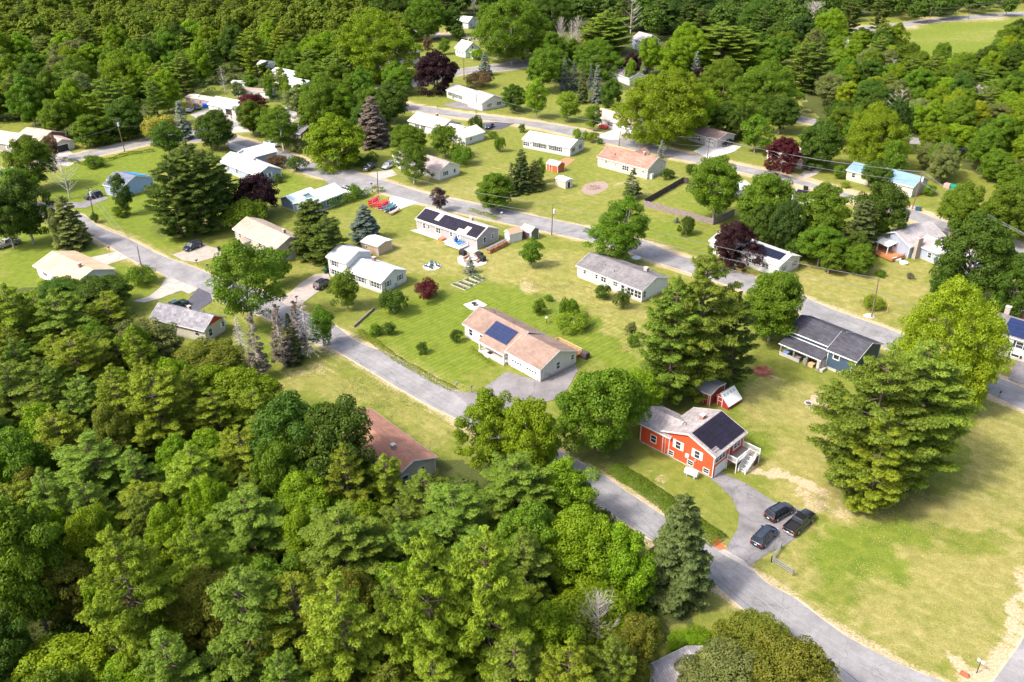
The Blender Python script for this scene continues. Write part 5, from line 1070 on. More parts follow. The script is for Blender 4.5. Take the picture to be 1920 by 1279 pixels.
def mailbox(px, py, label, m=BLACKP, yaw=.8):
    q = thing('mailbox', label, 'mailbox', at(px,py), yaw); MB().box(-.05,.05,-.05,.05,0,1.1).build('post', WOODG, q)
    b = MB(); b.prism([(-.12,1.1),(.12,1.1),(.12,1.28),(.06,1.36),(-.06,1.36),(-.12,1.28)], -.28,.28); b.build('box', m, q)
mailbox(557,566, 'dark mailbox where the split-level driveway meets the lane', plain('blue_mailbox', (.03,.05,.12), .1)); mailbox(525,557, 'mailbox on a brown post at the lane edge near the split-level driveway'); mailbox(206,472, 'mailbox on a red-brown post beside the lane at left', plain('rust_mailbox', (.2,.05,.04), .1)); mailbox(370,497, 'small mailbox by the gravel pad'); mailbox(390,506, 'black mailbox in the lawn beside the gravel pad', BLACKP)
mailbox(1873,746, 'black mailbox on the verge at the right, below the bright yellow tree'); mailbox(857,729, 'grey mailbox in the tall weeds where the driveway of the tan house begins', GALV); mailbox(884,735, 'slim post box in the weeds just right of the grey one', WOODG); mailbox(697,352, 'mailbox above the hedge by the canoe pad'); mailbox(821,205, 'mailbox across the back street from the cream roof')
mailbox(941,407, 'white mailbox on the street verge behind the grey solar ranch', TRIM)
# adirondack ring
ctr = at(810,500); tag(MB().disc(0,0,0,2.1,.1,10,.02).build('patio_pad', CONCD), 'round white patio pad with four chairs in the yard of the split-level', 'patio pad'); bpy.data.objects['patio_pad'].location = ctr
for i, (ang, c, lb) in enumerate(((95,'teal','teal'),(350,'dark','dark grey'),(265,'dark','dark grey'),(190,'dark','dark grey'))):
    m = plain('teal_chair_paint', (.05,.25,.25), .1) if c == 'teal' else plain('dark_chair_paint', (.04,.06,.06), .1); rr = 1.45
    q = thing('garden_chair', ['teal slatted garden chair at the top of the round patio','dark garden chair on the right of the round patio','dark garden chair nearest the burgundy bush on the round patio','dark garden chair on the left of the round patio'][i], 'chair', (ctr.x+rr*math.cos(R(ang)), ctr.y+rr*math.sin(R(ang)), .1), R(ang+90), 'chairs round the patio')
    MB().add([(-.28,-.3,.38),(.28,-.3,.38),(.28,.3,.26),(-.28,.3,.26),(-.28,-.3,.42),(.28,-.3,.42),(.28,.3,.3),(-.28,.3,.3)], [(0,3,2,1),(4,5,6,7),(0,1,5,4),(1,2,6,5),(2,3,7,6),(3,0,4,7)]).build('seat', m, q)
    bk = MB()
    for k in range(5): bk.bar((-.24+.12*k,-.28,.38) if False else (-.24+.12*k,.28,.28), (-.28+.14*k,.58,1.05+.06*(2-abs(k-2))), .1, .03)
    bk.build('backrest', m, q)
    for sx in (-.34,.34): MB().box(sx-.07,sx+.07,-.35,.4,.56,.6).build('armrest', m, q); MB().box(sx-.03,sx+.03,-.32,-.24,0,.56).build('leg', m, q); MB().box(sx-.03,sx+.03,.28,.36,0,.56).build('leg', m, q)
q = thing('fire_bowl', 'small dark fire bowl in the middle of the round patio', 'fire bowl', (ctr.x,ctr.y,.1)); MB().cyl(0,0,.15,.4,.25,12,.4).build('bowl', DARKM, q); MB().cyl(0,0,0,.15,.12,8).build('foot', DARKM, q)
# raised beds
soil = plain('bed_soil', (.1,.075,.05), .4, 3, .95)
bedn = ['nearest the lane', 'second from the lane', 'third from the lane', 'fourth from the lane', 'by the blue spruce']
for i, (a, b) in enumerate((((845,534),(872,545)),((856,530),(882,540)),((868,526),(892,535)),((879,521),(899,530)),((885,517),(905,527)))):
    A = at(*a); B = at(*b); d = B-A; q = thing('raised_bed', 'white-framed garden bed, the one '+bedn[i], 'garden bed', A, math.atan2(d.y,d.x), 'raised garden beds in a row'); Ln = d.length; w = 1.15
    MB().box(0,Ln,0,.07,0,.17).box(0,Ln,w-.07,w,0,.17).box(0,.07,.07,w-.07,0,.17).box(Ln-.07,Ln,.07,w-.07,0,.17).build('frame', plain('pale_board', (.4,.38,.33), .15), q); MB().box(.07,Ln-.07,.07,w-.07,0,.12).build('soil', soil, q)
    pm = MB()
    for k in range(16): x = random.uniform(.3,Ln-.3); y = random.uniform(.25,w-.25); r_ = random.uniform(.08,.24); pm.blob(x,y,.12+r_*.6,r_,r_,r_*.9,6,4,.6)
    pm.build('plants', plain('bed_greens', (.07,.15,.03), .5, 4, .9), q)
# deck set with blue umbrella (on the white deck of the grey ranch)
mw = GH.matrix_basis
pu = mw @ Vector((GHL*.74,-1.5,.5)); q = thing('patio_umbrella', 'half-closed blue umbrella standing on the white deck', 'umbrella', pu); MB().cyl(0,0,0,2.3,.03,8).build('pole', GALV, q); MB().cyl(0,0,1.1,2.35,.55,9,.05).build('canopy', plain('umbrella_navy', (.02,.05,.13), .3, 3), q)
q = thing('patio_table', 'long blue-topped table on the white deck', 'table', pu+Vector((.35,-.35,0)), GH.rotation_euler.z); MB().box(-1.1,1.1,-.5,.5,.7,.76).build('tabletop', plain('table_blue', (.04,.2,.5), .3, 4), q)
for x in (-1,1):
    for y in (-.4,.4): MB().box(x-.04,x+.04,y-.04,y+.04,0,.7).build('leg', GALV, q)
for i in range(5):
    a = mw @ Vector((GHL*.74-1.4+i*.7, -1.5+(-.95 if i % 2 else .85), .5)); q = thing('deck_chair', 'blue cushioned chair number %s along the deck table' % ['one','two','three','four','five'][i], 'chair', a, GH.rotation_euler.z + (math.pi if i % 2 == 0 else 0), 'blue chairs on the deck')
    MB().box(-.25,.25,-.25,.25,.4,.5).build('seat', plain('table_blue',(.04,.2,.5)), q); MB().box(-.25,.25,-.28,-.22,.5,.95).build('backrest', plain('table_blue',(.04,.2,.5)), q)
    for x in (-.22,.22):
        for y in (-.22,.22): MB().box(x-.02,x+.02,y-.02,y+.02,0,.4).build('leg', GALV, q)
# fire pit ring + covered furniture
c0 = at(886,487); q = thing('fire_pit', 'round stone fire pit with brown curved benches behind the grey ranch', 'fire pit', c0)
st = MB()
for k in range(18): t = 2*math.pi*k/18; st.bar((1.0*math.cos(t),1.0*math.sin(t),.2),(1.0*math.cos(t+.3),1.0*math.sin(t+.3),.2),.25,.4)
st.build('stone_ring', CONC, q)
for k in range(4): t = .4+k*1.6; MB().bar((2.1*math.cos(t),2.1*math.sin(t),.25),(2.1*math.cos(t+1.0),2.1*math.sin(t+1.0),.25),.45,.5).build('bench', plain('bench_brown', (.3,.17,.13), .2), q)
for i, (px, py, lb) in enumerate(((868,478,'left of the fire pit by the deck'),(899,482,'right of the fire pit, the upper one'),(904,489,'right of the fire pit, the lower one'))):
    box_thing('covered_grill', 'black covered grill '+lb, 'grill', px, py, 1.6, 1.0, 1.15, BLACKP)
# woodpile
A = at(917,477); B = at(953,459); d = B-A; q = thing('woodpile', 'long pile of split orange-brown firewood with a grey cover beside the grey ranch', 'woodpile', A, math.atan2(d.y,d.x)); Ln = d.length
lg = MB()
for i in range(240): x = random.uniform(.1,Ln-.1); z = random.uniform(.05,1.15); lg.bar((x,random.uniform(-.05,.05),z),(x+random.uniform(-.12,.12),.75,z+random.uniform(-.04,.04)),random.uniform(.1,.18),random.uniform(.08,.15))
for i in range(50): x = random.uniform(0,Ln); lg.bar((x,-.1,.05),(x+random.uniform(.2,.5),-.02,1.1),.12,.08)
lg.build('logs', plain('split_log', (.42,.2,.09), .5, 5, .95), q); MB().box(-.1,Ln+.1,.3,1.1,1.2,1.26).build('cover', plain('grey_tarp', (.16,.16,.18), .15), q)
box_thing('utility_box', 'dark brown box standing on the lawn at the right corner of the tan house', 'box', 1097,671, 1.3, 1.1, 1.25, plain('dark_brown_box', (.07,.05,.055), .15), None, -.85)
# small table with dark top on gravel patio
q = thing('patio_stove', 'small dark round table on the gravel patio behind the tan house', 'table', at(889,573)); MB().cyl(0,0,.55,.62,.55,14).build('tabletop', DARKM, q); MB().cyl(0,0,0,.55,.12,8).build('leg', DARKM, q)
# white tank by the red house
q = thing('propane_tank', 'white upright tank on its side by the lower wall of the red house', 'tank', at(1296,893), -.6); MB(lambda v: Vector((v.z, v.x, .75+v.y))).cyl(0,0,-1.0,1.0,.55,16).build('body', TRIM, q)
for x in (-.6,.6): MB().box(x-.1,x+.1,-.4,.4,0,.4).build('foot', CONC, q)
MB().box(-.15,.15,-.15,.15,1.28,1.45).build('valve_cover', TRIM, q)
# sign, street items
q = thing('street_sign', 'thin dark sign post with a small pale sign at the lower right corner', 'sign', at(1831,1262), .6); MB().box(-.04,.04,-.04,.04,0,2.2).build('post', DARKM, q); MB().box(-.03,.03,-.38,.38,1.75,2.15).build('sign_plate', plain('sign_back_grey', (.6,.6,.6), .1), q)
box_thing('storm_drain_box', 'rusty brown block at the road corner near the sign post', 'box', 1808,1266, .9, .55, .3, plain('rust_brown_block', (.3,.1,.05), .3), None, -.7)
def brush(px, py, w, m, label, cat='brush pile', n=120, h=.8):
    mb = MB(); 
    for i in range(n):
        r_ = w/2*math.sqrt(random.random()); t = random.random()*6.28; z = h*(1-r_/(w/2))*random.random(); a = random.random()*6.28; l = random.uniform(.4,1.2)
        p = Vector((r_*math.cos(t), r_*math.sin(t), z+.05)); mb.bar(p, p+Vector((l*math.cos(a), l*math.sin(a), random.uniform(-.1,.3))), .05, .05)
    mb.blob(0,0,0,w*.45,w*.4,h*.45,10,5,.4); o = mb.build('brush_pile', m); o.location = at(px,py); tag(o, label, cat)
brush(395,417, 3.4, plain('brush_brown', (.27,.18,.13), .5, 4, .95), 'heap of brown brushwood in the left lawn near the pines'); brush(708,468, 4.2, plain('brush_grey', (.3,.22,.18), .5, 4, .95), 'tangle of grey-brown branches behind the split-level house')
brush(1113,352, 3.5, plain('brush_grey', (.3,.22,.18)), 'heap of old stalks in the bare round garden plot', n=90, h=.5); brush(1430,697, 3.6, plain('brush_red', (.3,.1,.07), .5, 4, .95), 'reddish brush heap between the pine and the slate blue house'); brush(1643,910, 2.2, plain('dead_red_needles', (.3,.07,.03), .3, 4, .95), 'rust-red dead needle clump under the great right-hand pine', n=60)
brush(1545,748, 1.6, plain('brush_grey', (.3,.22,.18)), 'small brown brush heap right of the sandy fire ring', n=50, h=.5)
q = thing('fire_ring', 'small stone fire ring in the sandy circle of the right-hand meadow', 'fire ring', at(1516,757)); s_ = MB()
for k in range(12): t = k*.5236; s_.blob(.6*math.cos(t),.6*math.sin(t),.14,.18,.15,.16,6,4,.3)
s_.build('stone', CONC, q); MB().disc(0,0,.01,.5,.04,12).build('ash', plain('ash_dark', (.06,.06,.06), .3), q)
# boat / tarps / play things glimpsed
box_thing('covered_boat', 'teal tarpaulin-covered boat left of the light blue house', 'boat', 1668,444, 5.0, 1.9, 1.1, plain('teal_tarp', (.03,.2,.2), .2), None, .55); box_thing('blue_tarp_load', 'bright blue tarpaulin-covered load beside the white-roofed garage', 'tarp', 389,201, 3.2, 2.4, 1.4, plain('blue_tarp', (.03,.14,.6), .2), None, .3)
box_thing('blue_tarp_load', 'small blue tarpaulin at the end of the streaked blue roof', 'tarp', 1727,356, 1.8, 1.2, .9, plain('blue_tarp', (.03,.14,.6))); box_thing('green_cart', 'green cart beside the wood edge at upper right', 'cart', 1786,353, 2.2, 1.6, 1.0, plain('green_cart_paint', (.01,.2,.13), .1)); box_thing('red_cart', 'red and white machine beside the green cart', 'cart', 1775,352, 1.5, 1.3, 1.2, plain('red_white_paint', (.6,.3,.28), .6, 3))
for i, (px, py) in enumerate(((1681,488),(1694,495))):
    q = thing('round_tub', ['round white tub on the grass below the orange deck','second round white tub, nearer the brick chimney'][i], 'tub', at(px,py)); MB().cyl(0,0,0,.45,.8,18,.95).build('wall', TRIM, q); MB().cyl(0,0,.452,.5,.8,18).build('cover', plain('tub_cover', (.6,.62,.66), .1), q)
q = thing('satellite_dish', 'white round dish beside the porch of the long grey-roofed ranch', 'dish', at(1192,494)); MB().cyl(0,0,0,1.2,.05,8).build('post', GALV, q); MB().cyl(0,0,1.2,1.45,.35,16,1.1).build('dish', TRIM, q)
q = thing('bird_bath', 'little dark post with a round top on the lawn behind the tan house', 'bird feeder', at(1025,606)); MB().cyl(0,0,0,1.3,.05,8).build('post', DARKM, q); MB().cyl(0,0,1.3,1.5,.35,8,.1).build('roof', GALV, q)
q = thing('marker_post', 'thin yellow marker post beside the leaning pole', 'marker', at(1663,585)); MB().cyl(0,0,0,1.6,.05,6).build('post', plain('marker_yellow', (.7,.4,.05), .1), q); MB().cyl(0,0,1.6,1.7,.07,6).build('cap', plain('marker_yellow', (.7,.4,.05)), q)
tag(MB().disc(0,0,0,1.0,.12,12,.4).build('pole_base_stone', CONCW), 'pale stone heap at the foot of the leaning pole', 'stones').location = at(1630,593)
# ------------------------------------------------------------------ vegetation
def foliage(name, trans=.25, yellow=True):
    s = NB(name); oi = s.n('ShaderNodeObjectInfo'); a = s.n('ShaderNodeAttribute'); a.attribute_name = 'tint'
    v = s.ramp(a.outputs['Fac'], [(0, (.72, .76, .72)), (.5, (1, 1, 1)), (.85, (1.22, 1.14, 1.0)), (1, (1.55, 1.25, 1.0))])
    col = s.mix(1.0, oi.outputs['Color'], v, 'MULTIPLY')
    hs = s.n('ShaderNodeHueSaturation'); s.l(col, hs.inputs['Color'])
    h = s.math('ADD', .479, s.math('MULTIPLY', oi.outputs['Random'], .026)); s.l(h, hs.inputs['Hue'])
    val = s.math('ADD', .88, s.math('MULTIPLY', oi.outputs['Random'], .24)); s.l(val, hs.inputs['Value'])
    s.t.nodes.remove(s.b)
    df = s.n('ShaderNodeBsdfDiffuse'); tr = s.n('ShaderNodeBsdfTranslucent'); mx = s.n('ShaderNodeMixShader', Fac=trans); gl = s.n('ShaderNodeBsdfGlossy', Roughness=.55); m2 = s.n('ShaderNodeMixShader', Fac=.012)
    s.l(hs.outputs[0], df.inputs[0]); s.l(hs.outputs[0], tr.inputs[0]); s.l(df.outputs[0], mx.inputs[1]); s.l(tr.outputs[0], mx.inputs[2])
    s.l(mx.outputs[0], m2.inputs[1]); s.l(gl.outputs[0], m2.inputs[2]); s.l(m2.outputs[0], s.o.inputs[0]); return s.m
LEAF = foliage('leaf_foliage', .4); NEEDLE = foliage('needle_foliage', .28)
BARK = plain('bark_brown', (.13,.095,.07), .4, 3, .95); BARKG = plain('bark_grey', (.26,.23,.21), .35, 3, .95); BIRCH = plain('bark_birch_white', (.6,.58,.54), .35, 4, .8); DEADW = plain('dead_branch_grey', (.42,.37,.34), .3, 3, .95)
def leaves(C, Nn, size, elong=1.5, jit=.55, seed=0, tint=None):
    """C: leaf centres (n,3), Nn: preferred normals; returns verts, faces, tint"""
    g = np.random.default_rng(seed); n = len(C)
    N = Nn+g.normal(0, jit, (n, 3)); N /= np.linalg.norm(N, axis=1, keepdims=True)+1e-9
    t = g.normal(0, 1, (n, 3)); u = np.cross(N, t); u /= np.linalg.norm(u, axis=1, keepdims=True)+1e-9; v = np.cross(N, u)
    s_ = size*g.uniform(.65, 1.35, (n, 1)); u = u*s_*.5*elong; v = v*s_*.5
    k = g.uniform(-.25, .25, (n, 1))
    V = np.stack([C-u, C-v+u*k+N*s_*.1, C+u, C+v+u*k+N*s_*.1], 1).reshape(-1, 3)
    F = np.arange(n*4).reshape(n, 4); T = g.uniform(.2, .8, n) if tint is None else tint+g.normal(0, .12, n)
    return V, F, np.repeat(np.clip(T, 0, 1), 4)
def leaf_mesh(name, parts, mat_):
    V = np.concatenate([p[0] for p in parts]); T = np.concatenate([p[2] for p in parts]); off = 0; Fs = []
    for p in parts: Fs.append(p[1]+off); off += len(p[0])
    me = quad_mesh(name, V, np.concatenate(Fs), mat_); at_ = me.attributes.new('tint', 'FLOAT', 'POINT'); at_.data.foreach_set('value', T.astype(np.float32)); return me
def clump_leaves(centres, radii, per, size, seed, flat=.75, up=.35, tints=None, elong=1.45, shell=.55):
    g = np.random.default_rng(seed); P = []; NN = []; TT = []
    for i, (c, r_) in enumerate(zip(centres, radii)):
        n = int(per*(r_/np.mean(radii))**2)+3
        d = g.normal(0, 1, (n, 3)); d[:, 2] = np.abs(d[:, 2])*1.1-.45; d /= np.linalg.norm(d, axis=1, keepdims=True)
        rr = r_*(shell+(1-shell)*g.random((n, 1))**.6)
        q = d*rr; q[:, 2] *= flat; P.append(c+q); NN.append(d+np.array([0, 0, up])); TT.append(np.full(n, tints[i] if tints is not None else g.uniform(.3, .7)))
    return leaves(np.concatenate(P), np.concatenate(NN), size, elong, .5, seed+1, np.concatenate(TT))
def trunk_mesh(mb, H, r, lean=.03, branches=(), seed=0):
    g = random.Random(seed); pts = [(g.uniform(-lean, lean)*z, g.uniform(-lean, lean)*z, z) for z in np.linspace(-.3, H, 7)]
    mb.tube(pts, r, 8, r*(.25 if branches else .08))
    for b in branches:
        z = min(H*.95, b[2]*g.uniform(.45, .7)); p0 = Vector((0, 0, z)); p1 = Vector(b); mid = p0.lerp(p1, .5)+Vector((0, 0, -.08*(p1-p0).length)); mb.tube([p0, mid, p1], r*.32, 5, r*.07)
PROTO = {}
def broadleaf(key, W, H, nclump, rcl, per, size, seed, low=.1, lobes=5, mat_=None, bark=None, topw=.75, gap=.0, elong=1.4, flat=.78):
    """spreading crown: clumps scattered over a lumpy ellipsoid"""
    g = np.random.default_rng(seed); a = W/2; c = H*(1-low)/2; zc = H*(1+low)/2
    L = g.normal(0, 1, (lobes, 3)); L /= np.linalg.norm(L, axis=1, keepdims=True); amp = g.uniform(.1, .38, lobes)
    d = g.normal(0, 1, (nclump, 3)); d[:, 2] += .15; d /= np.linalg.norm(d, axis=1, keepdims=True)
    bump_ = 1+sum(amp[i]*np.maximum(0, d @ L[i])**3 for i in range(lobes))-g.uniform(0, .3, nclump)
    rad = np.where(g.random(nclump) < .78, g.uniform(.78, .98, nclump), g.uniform(.35, .75, nclump))*bump_
    C = d*rad[:, None]*np.array([a-rcl*.55, a-rcl*.55, c-rcl*.5]); C[:, :2] *= np.where(C[:, 2:] > 0, 1-(1-topw)*(C[:, 2:]/c)**2, 1); C[:, 2] += zc
    r_ = rcl*g.uniform(.7, 1.3, nclump)
    me = leaf_mesh(key+'_crown', [clump_leaves(C, r_, per, size, seed+5, flat, .4, g.uniform(.25, .75, nclump), elong)], mat_ or LEAF)
    mb = MB(); idx_ = g.permutation(nclump)[:14]; trunk_mesh(mb, H*.75, max(.09, W*.028), .03, [tuple(C[i]) for i in idx_], seed)
    tm = bpy.data.meshes.new(key+'_trunk'); tm.from_pydata([tuple(v) for v in mb.v], [], mb.f); tm.materials.append(bark or BARKG)
    PROTO[key] = (me, tm, W, H, low, 'round')
def pine(key, W, H, seed, nwh=15, per=34, size=.34, low=.12, prof=None, droop=.0, padr=1.0, mat_=None, dens=1.0, dead=True, bark=None, flatp=.36):
    """white pine: tiers of long limbs carrying flat plumes of needles"""
    g = np.random.default_rng(seed); C = []; RR = []; TI = []; mb = MB(); sticks = MB()
    trunk_mesh(mb, H*.97, H*.018+.05, .012, (), seed)
    for w in range(nwh):
        t = w/(nwh-1); z = H*(low+(1-low)*t**.9)-.2; pr = (prof(t) if prof else (math.sin(math.pi*min(1, .18+t*.86))**.75))*W/2; nb = max(3, int((5+3*(1-t))*dens)); a0 = g.random()*6.28
        for b in range(nb):
            an = a0+6.283*b/nb+g.normal(0, .25); ln = pr*g.uniform(.62, 1.08); tip = .16*ln*(1-droop)-droop*ln*.35
            if g.random() < .15: continue
            z0_ = z; z = min(H-.5, z+g.normal(0, .32*H*(1-low)/nwh)); tip *= g.uniform(.5, 1.6); e = Vector((ln*math.cos(an), ln*math.sin(an), z+tip)); mid = Vector((ln*.5*math.cos(an), ln*.5*math.sin(an), z+tip*.15)); mb.tube([(0, 0, z-.15*ln*.2), mid, e], .035+.012*ln, 4, .015)
            npd = max(1, int(ln/.75)); q_ = []
            for k in range(npd):
                f = 1-k/npd*.68
                for sd_ in ((-1, 0, 1) if ln > 1.6 else (0,)): q_.append((f-(.1 if sd_ else 0), sd_*(.2*ln*(1.15-f)+.28)*g.uniform(.6, 1.3)))
            for f, side in q_:
                p = np.array([ln*f*math.cos(an)-side*math.sin(an), ln*f*math.sin(an)+side*math.cos(an), z+tip*f*f+g.normal(0, .12)])
                C.append(p); RR.append(padr*g.uniform(.5, .95)*(.62+.38*f)*(.65+.35*min(1, pr/3))); TI.append(.35+.4*f+g.normal(0, .08))
            z = z0_
    for k in range(5): C.append(np.array([g.normal(0, .2), g.normal(0, .2), H-.25-k*.4])); RR.append(padr*.5); TI.append(.7)
    me = leaf_mesh(key+'_crown', [clump_leaves(np.array(C), np.array(RR), per, size, seed+3, flatp, .9, np.array(TI), 2.7, .15)], mat_ or NEEDLE)
    if dead:
        for i in range(80 if bark is DEADW else 16): z = H*g.uniform(.05, .7 if bark is DEADW else low+.12); an = g.random()*6.28; ln = W*.22*g.uniform(.5, 1); mb.tube([(0, 0, z), (ln*math.cos(an), ln*math.sin(an), z+g.uniform(-.3, .4))], .035, 4, .01)
    tm = bpy.data.meshes.new(key+'_trunk'); tm.from_pydata([tuple(v) for v in mb.v], [], mb.f); tm.materials.append(bark or BARK)
    PROTO[key] = (me, tm, W, H, low, 'cone' if prof else 'round')
def spruce(key, W, H, seed, nwh=20, per=26, size=.24, low=.03, mat_=None, dens=1.3, padr=.6, droop=.5, power=.8, bark=None, crownfrom=0.0):
    pine(key, W, H, seed, nwh, per, size, low, lambda t: max(.05, (1-t)**power), droop, padr, mat_, dens, crownfrom > 0, bark)
def bare(key, W, H, seed, n=70, dense=False, mat_=None, up=.5, conifer=False, r0=.14):
    g = random.Random(seed); mb = MB(); mb.tube([(0, 0, -.3), (g.uniform(-.2, .2), g.uniform(-.2, .2), H*.5), (0, 0, H)], r0, 7, .03)
    tw = MB()
    for i in range(n):
        t = g.uniform(.12, .98); z = H*t; an = g.random()*6.28; ln = W/2*((1-t)**.8 if conifer else math.sin(math.pi*min(1, .25+t*.7)))*g.uniform(.5, 1.1); dz = (-.25*ln if conifer else ln*up)
        e = Vector((ln*math.cos(an), ln*math.sin(an), z+dz)); m1 = Vector((ln*.5*math.cos(an), ln*.5*math.sin(an), z+dz*.35)); tw.tube([(0, 0, z), m1, e], .04, 4, .012)
        for j in range(5):
            f = g.uniform(.35, .95); p = Vector((0, 0, z)).lerp(e, f); a2 = an+g.uniform(-1.1, 1.1); l2 = ln*.35*g.uniform(.5, 1.2); tw.tube([p, p+Vector((l2*math.cos(a2), l2*math.sin(a2), l2*(g.uniform(-.3, .2) if conifer else g.uniform(0, .7))))], .018, 3, .008)
    me = bpy.data.meshes.new(key+'_crown'); me.from_pydata([tuple(v) for v in tw.v], [], tw.f); me.materials.append(mat_ or DEADW)
    tm = bpy.data.meshes.new(key+'_trunk'); tm.from_pydata([tuple(v) for v in mb.v], [], mb.f); tm.materials.append(mat_ or DEADW)
    PROTO[key] = (me, tm, W, H, .05, 'cone' if conifer else 'round')
for i in range(4): broadleaf('maple%d' % i, 11, 13, 170+15*i, 1.1, 190, .215, 100+i, .08, 5+i, topw=[.8, .6, .9, .7][i])
for i in range(2): broadleaf('bigmaple%d' % i, 18, 16, 430, 1.25, 190, .21, 110+i, .04, 11, topw=.75)
for i in range(2): broadleaf('small%d' % i, 6, 7, 80, .75, 130, .16, 120+i, .06, 4)
for i in range(2): broadleaf('bush%d' % i, 3.2, 2.8, 44, .48, 90, .11, 130+i, 0, 4, flat=.9)
for i in range(2): broadleaf('lowbush%d' % i, 5, 2.4, 60, .55, 90, .12, 134+i, 0, 6, flat=.8, gap=.2)
broadleaf('birch0', 9, 14, 190, .85, 130, .17, 140, .18, 7, bark=BIRCH, topw=.6); broadleaf('birch1', 8, 12, 160, .8, 125, .17, 141, .15, 7, bark=BIRCH, topw=.7)
broadleaf('dense0', 9, 9, 180, .8, 160, .18, 145, .02, 4, topw=.85); broadleaf('dense1', 11, 10, 210, .85, 160, .19, 146, .02, 6, topw=.8)
for i in range(4): pine('pine%d' % i, [11, 12, 10, 13][i], [19, 18, 20, 17][i], 160+i, 15, 46, .135, .1, padr=.82)
pine('bigpine0', 15, 21, 170, 17, 46, .14, .06, padr=.88, dens=1.35); pine('bigpine1', 16, 19, 171, 16, 46, .14, .05, padr=.92, dens=1.4)
for i in range(2): spruce('spruce%d' % i, 5.5, 13, 180+i, 22, 46, .14)
spruce('bluespruce0', 4.6, 11, 185, 21, 50, .14, padr=.55); spruce('bluespruce1', 3.2, 5.5, 186, 14, 44, .11, padr=.4)
spruce('oldspruce0', 8.5, 15, 188, 22, 46, .17, .04, padr=.8, dens=1.5, droop=.35, power=.62); spruce('hemlock0', 10, 14, 189, 19, 44, .15, .05, padr=.8, dens=1.5, droop=.1, power=.5)
spruce('thinspruce0', 4.5, 14, 190, 20, 40, .15, .18, padr=.55, dens=.8, crownfrom=.3, bark=DEADW)
bare('bare0', 5.5, 13, 200, 190, conifer=True, r0=.18); bare('bare1', 5, 12, 201, 170, conifer=True); bare('snag0', 6, 9, 202, 34, up=.8); bare('snag1', 7, 9, 203, 110, up=.9)
# colours of each kind of foliage (real leaf colours)
TINT = {'mid': (.098,.185,.009), 'bright': (.15,.255,.007), 'yellow': (.2,.27,.009), 'dark': (.06,.12,.01), 'deep': (.042,.086,.012), 'olive': (.14,.165,.016), 'pine': (.115,.188,.02), 'pineyel': (.148,.22,.014), 'pinedk': (.072,.125,.018),
        'grey': (.15,.19,.05), 'blue': (.18,.23,.2), 'bluedk': (.105,.145,.12), 'crimson': (.034,.012,.015), 'burg': (.078,.011,.015), 'purple': (.085,.05,.055), 'brown': (.135,.095,.04), 'spruce': (.08,.12,.034), 'lime': (.17,.25,.014), 'drab': (.17,.15,.12), 'gold': (.32,.33,.045)}
KIND = {'M': ('maple_tree', 'tree', ['maple0','maple1','maple2','maple3']), 'T': ('small_tree', 'tree', ['small0','small1']), 'K': ('garden_bush', 'bush', ['bush0','bush1']), 'L': ('spreading_shrub', 'shrub', ['lowbush0','lowbush1']),
        'B': ('birch_tree', 'tree', ['birch0','birch1']), 'D': ('round_tree', 'tree', ['dense0','dense1']), 'P': ('pine_tree', 'tree', ['pine0','pine1','pine2','pine3']), 'G': ('pine_tree', 'tree', ['bigpine0','bigpine1']),
        'S': ('spruce_tree', 'tree', ['spruce0','spruce1']), 'W': ('blue_spruce_tree', 'tree', ['bluespruce0']), 'w': ('blue_spruce_tree', 'tree', ['bluespruce1']), 'O': ('spruce_tree', 'tree', ['oldspruce0']), 'H': ('hemlock_tree', 'tree', ['hemlock0']),
        'Z': ('spruce_tree', 'tree', ['thinspruce0']), 'X': ('dead_tree', 'dead tree', ['bare0','bare1']), 'Y': ('dead_tree', 'dead tree', ['snag0','snag1'])}
ALLTREES = []; kcount = {}
def place_tree(kind, loc, W, H, tint, label, group=None, var=None, rz=None):
    nm, cat, ks = KIND[kind]; i = kcount.get(kind, 0); kcount[kind] = i+1
    key = ks[(i if var is None else var) % len(ks)]
    if kind == 'M' and W > 14.5: key = 'bigmaple%d' % (i % 2)
    me, tm, w0, h0, low, shp = PROTO[key]
    r = thing(nm, label, cat, loc, rz if rz is not None else random.uniform(0, 6.28), group); r.scale = (W/w0, W/w0, H/h0)
    c = mesh_obj('crown' if kind not in 'KL' else 'foliage', me, r); t = mesh_obj('trunk' if kind not in 'KL' else 'stem', tm, r)
    col = TINT[tint] if isinstance(tint, str) else tint; j = random.uniform(.92, 1.08); c.color = (col[0]*j, col[1]*j, col[2]*j, 1)
    ALLTREES.append((Vector(loc), W/2)); return r
def tree(kind, x0, y0, x1, y1, tint, label, group=None, var=None):
    """crown seen in the photograph inside x0..x1, y0..y1"""
    xc = (x0+x1)/2; yc = (y0+y1)/2; me, tm, w0, h0, low, shp = PROTO[KIND[kind][2][0]]; dl = dep_angle(xc, yc); H = 10
    for _ in range(6):
        p = at(xc, yc, H*.5); s_ = FOC/depth_of(p); W = (x1-x0)/s_; Hp = (y1-y0)/s_
        if shp == 'cone': H = max(W*.8, (Hp-W/2*math.sin(dl))/math.cos(dl))
        else:
            q = (Hp/2)**2-(W/2*math.sin(dl))**2; c_ = math.sqrt(q)/math.cos(dl) if q > 0 else 0; H = max(2*c_/(1-low), W*(.72 if kind in 'MTB' else .55 if kind not in 'L' else .4))
        if shp == 'cone': A = at(xc, y1-(W/2*math.sin(dl))*s_, 0)
        else: p2 = at(xc, yc, H*(1+low)/2); A = Vector((p2.x, p2.y, 0))
    if shp == 'cone': pass
    return place_tree(kind, (A.x, A.y, 0), W, H, tint, label, group, var)
T_ = tree
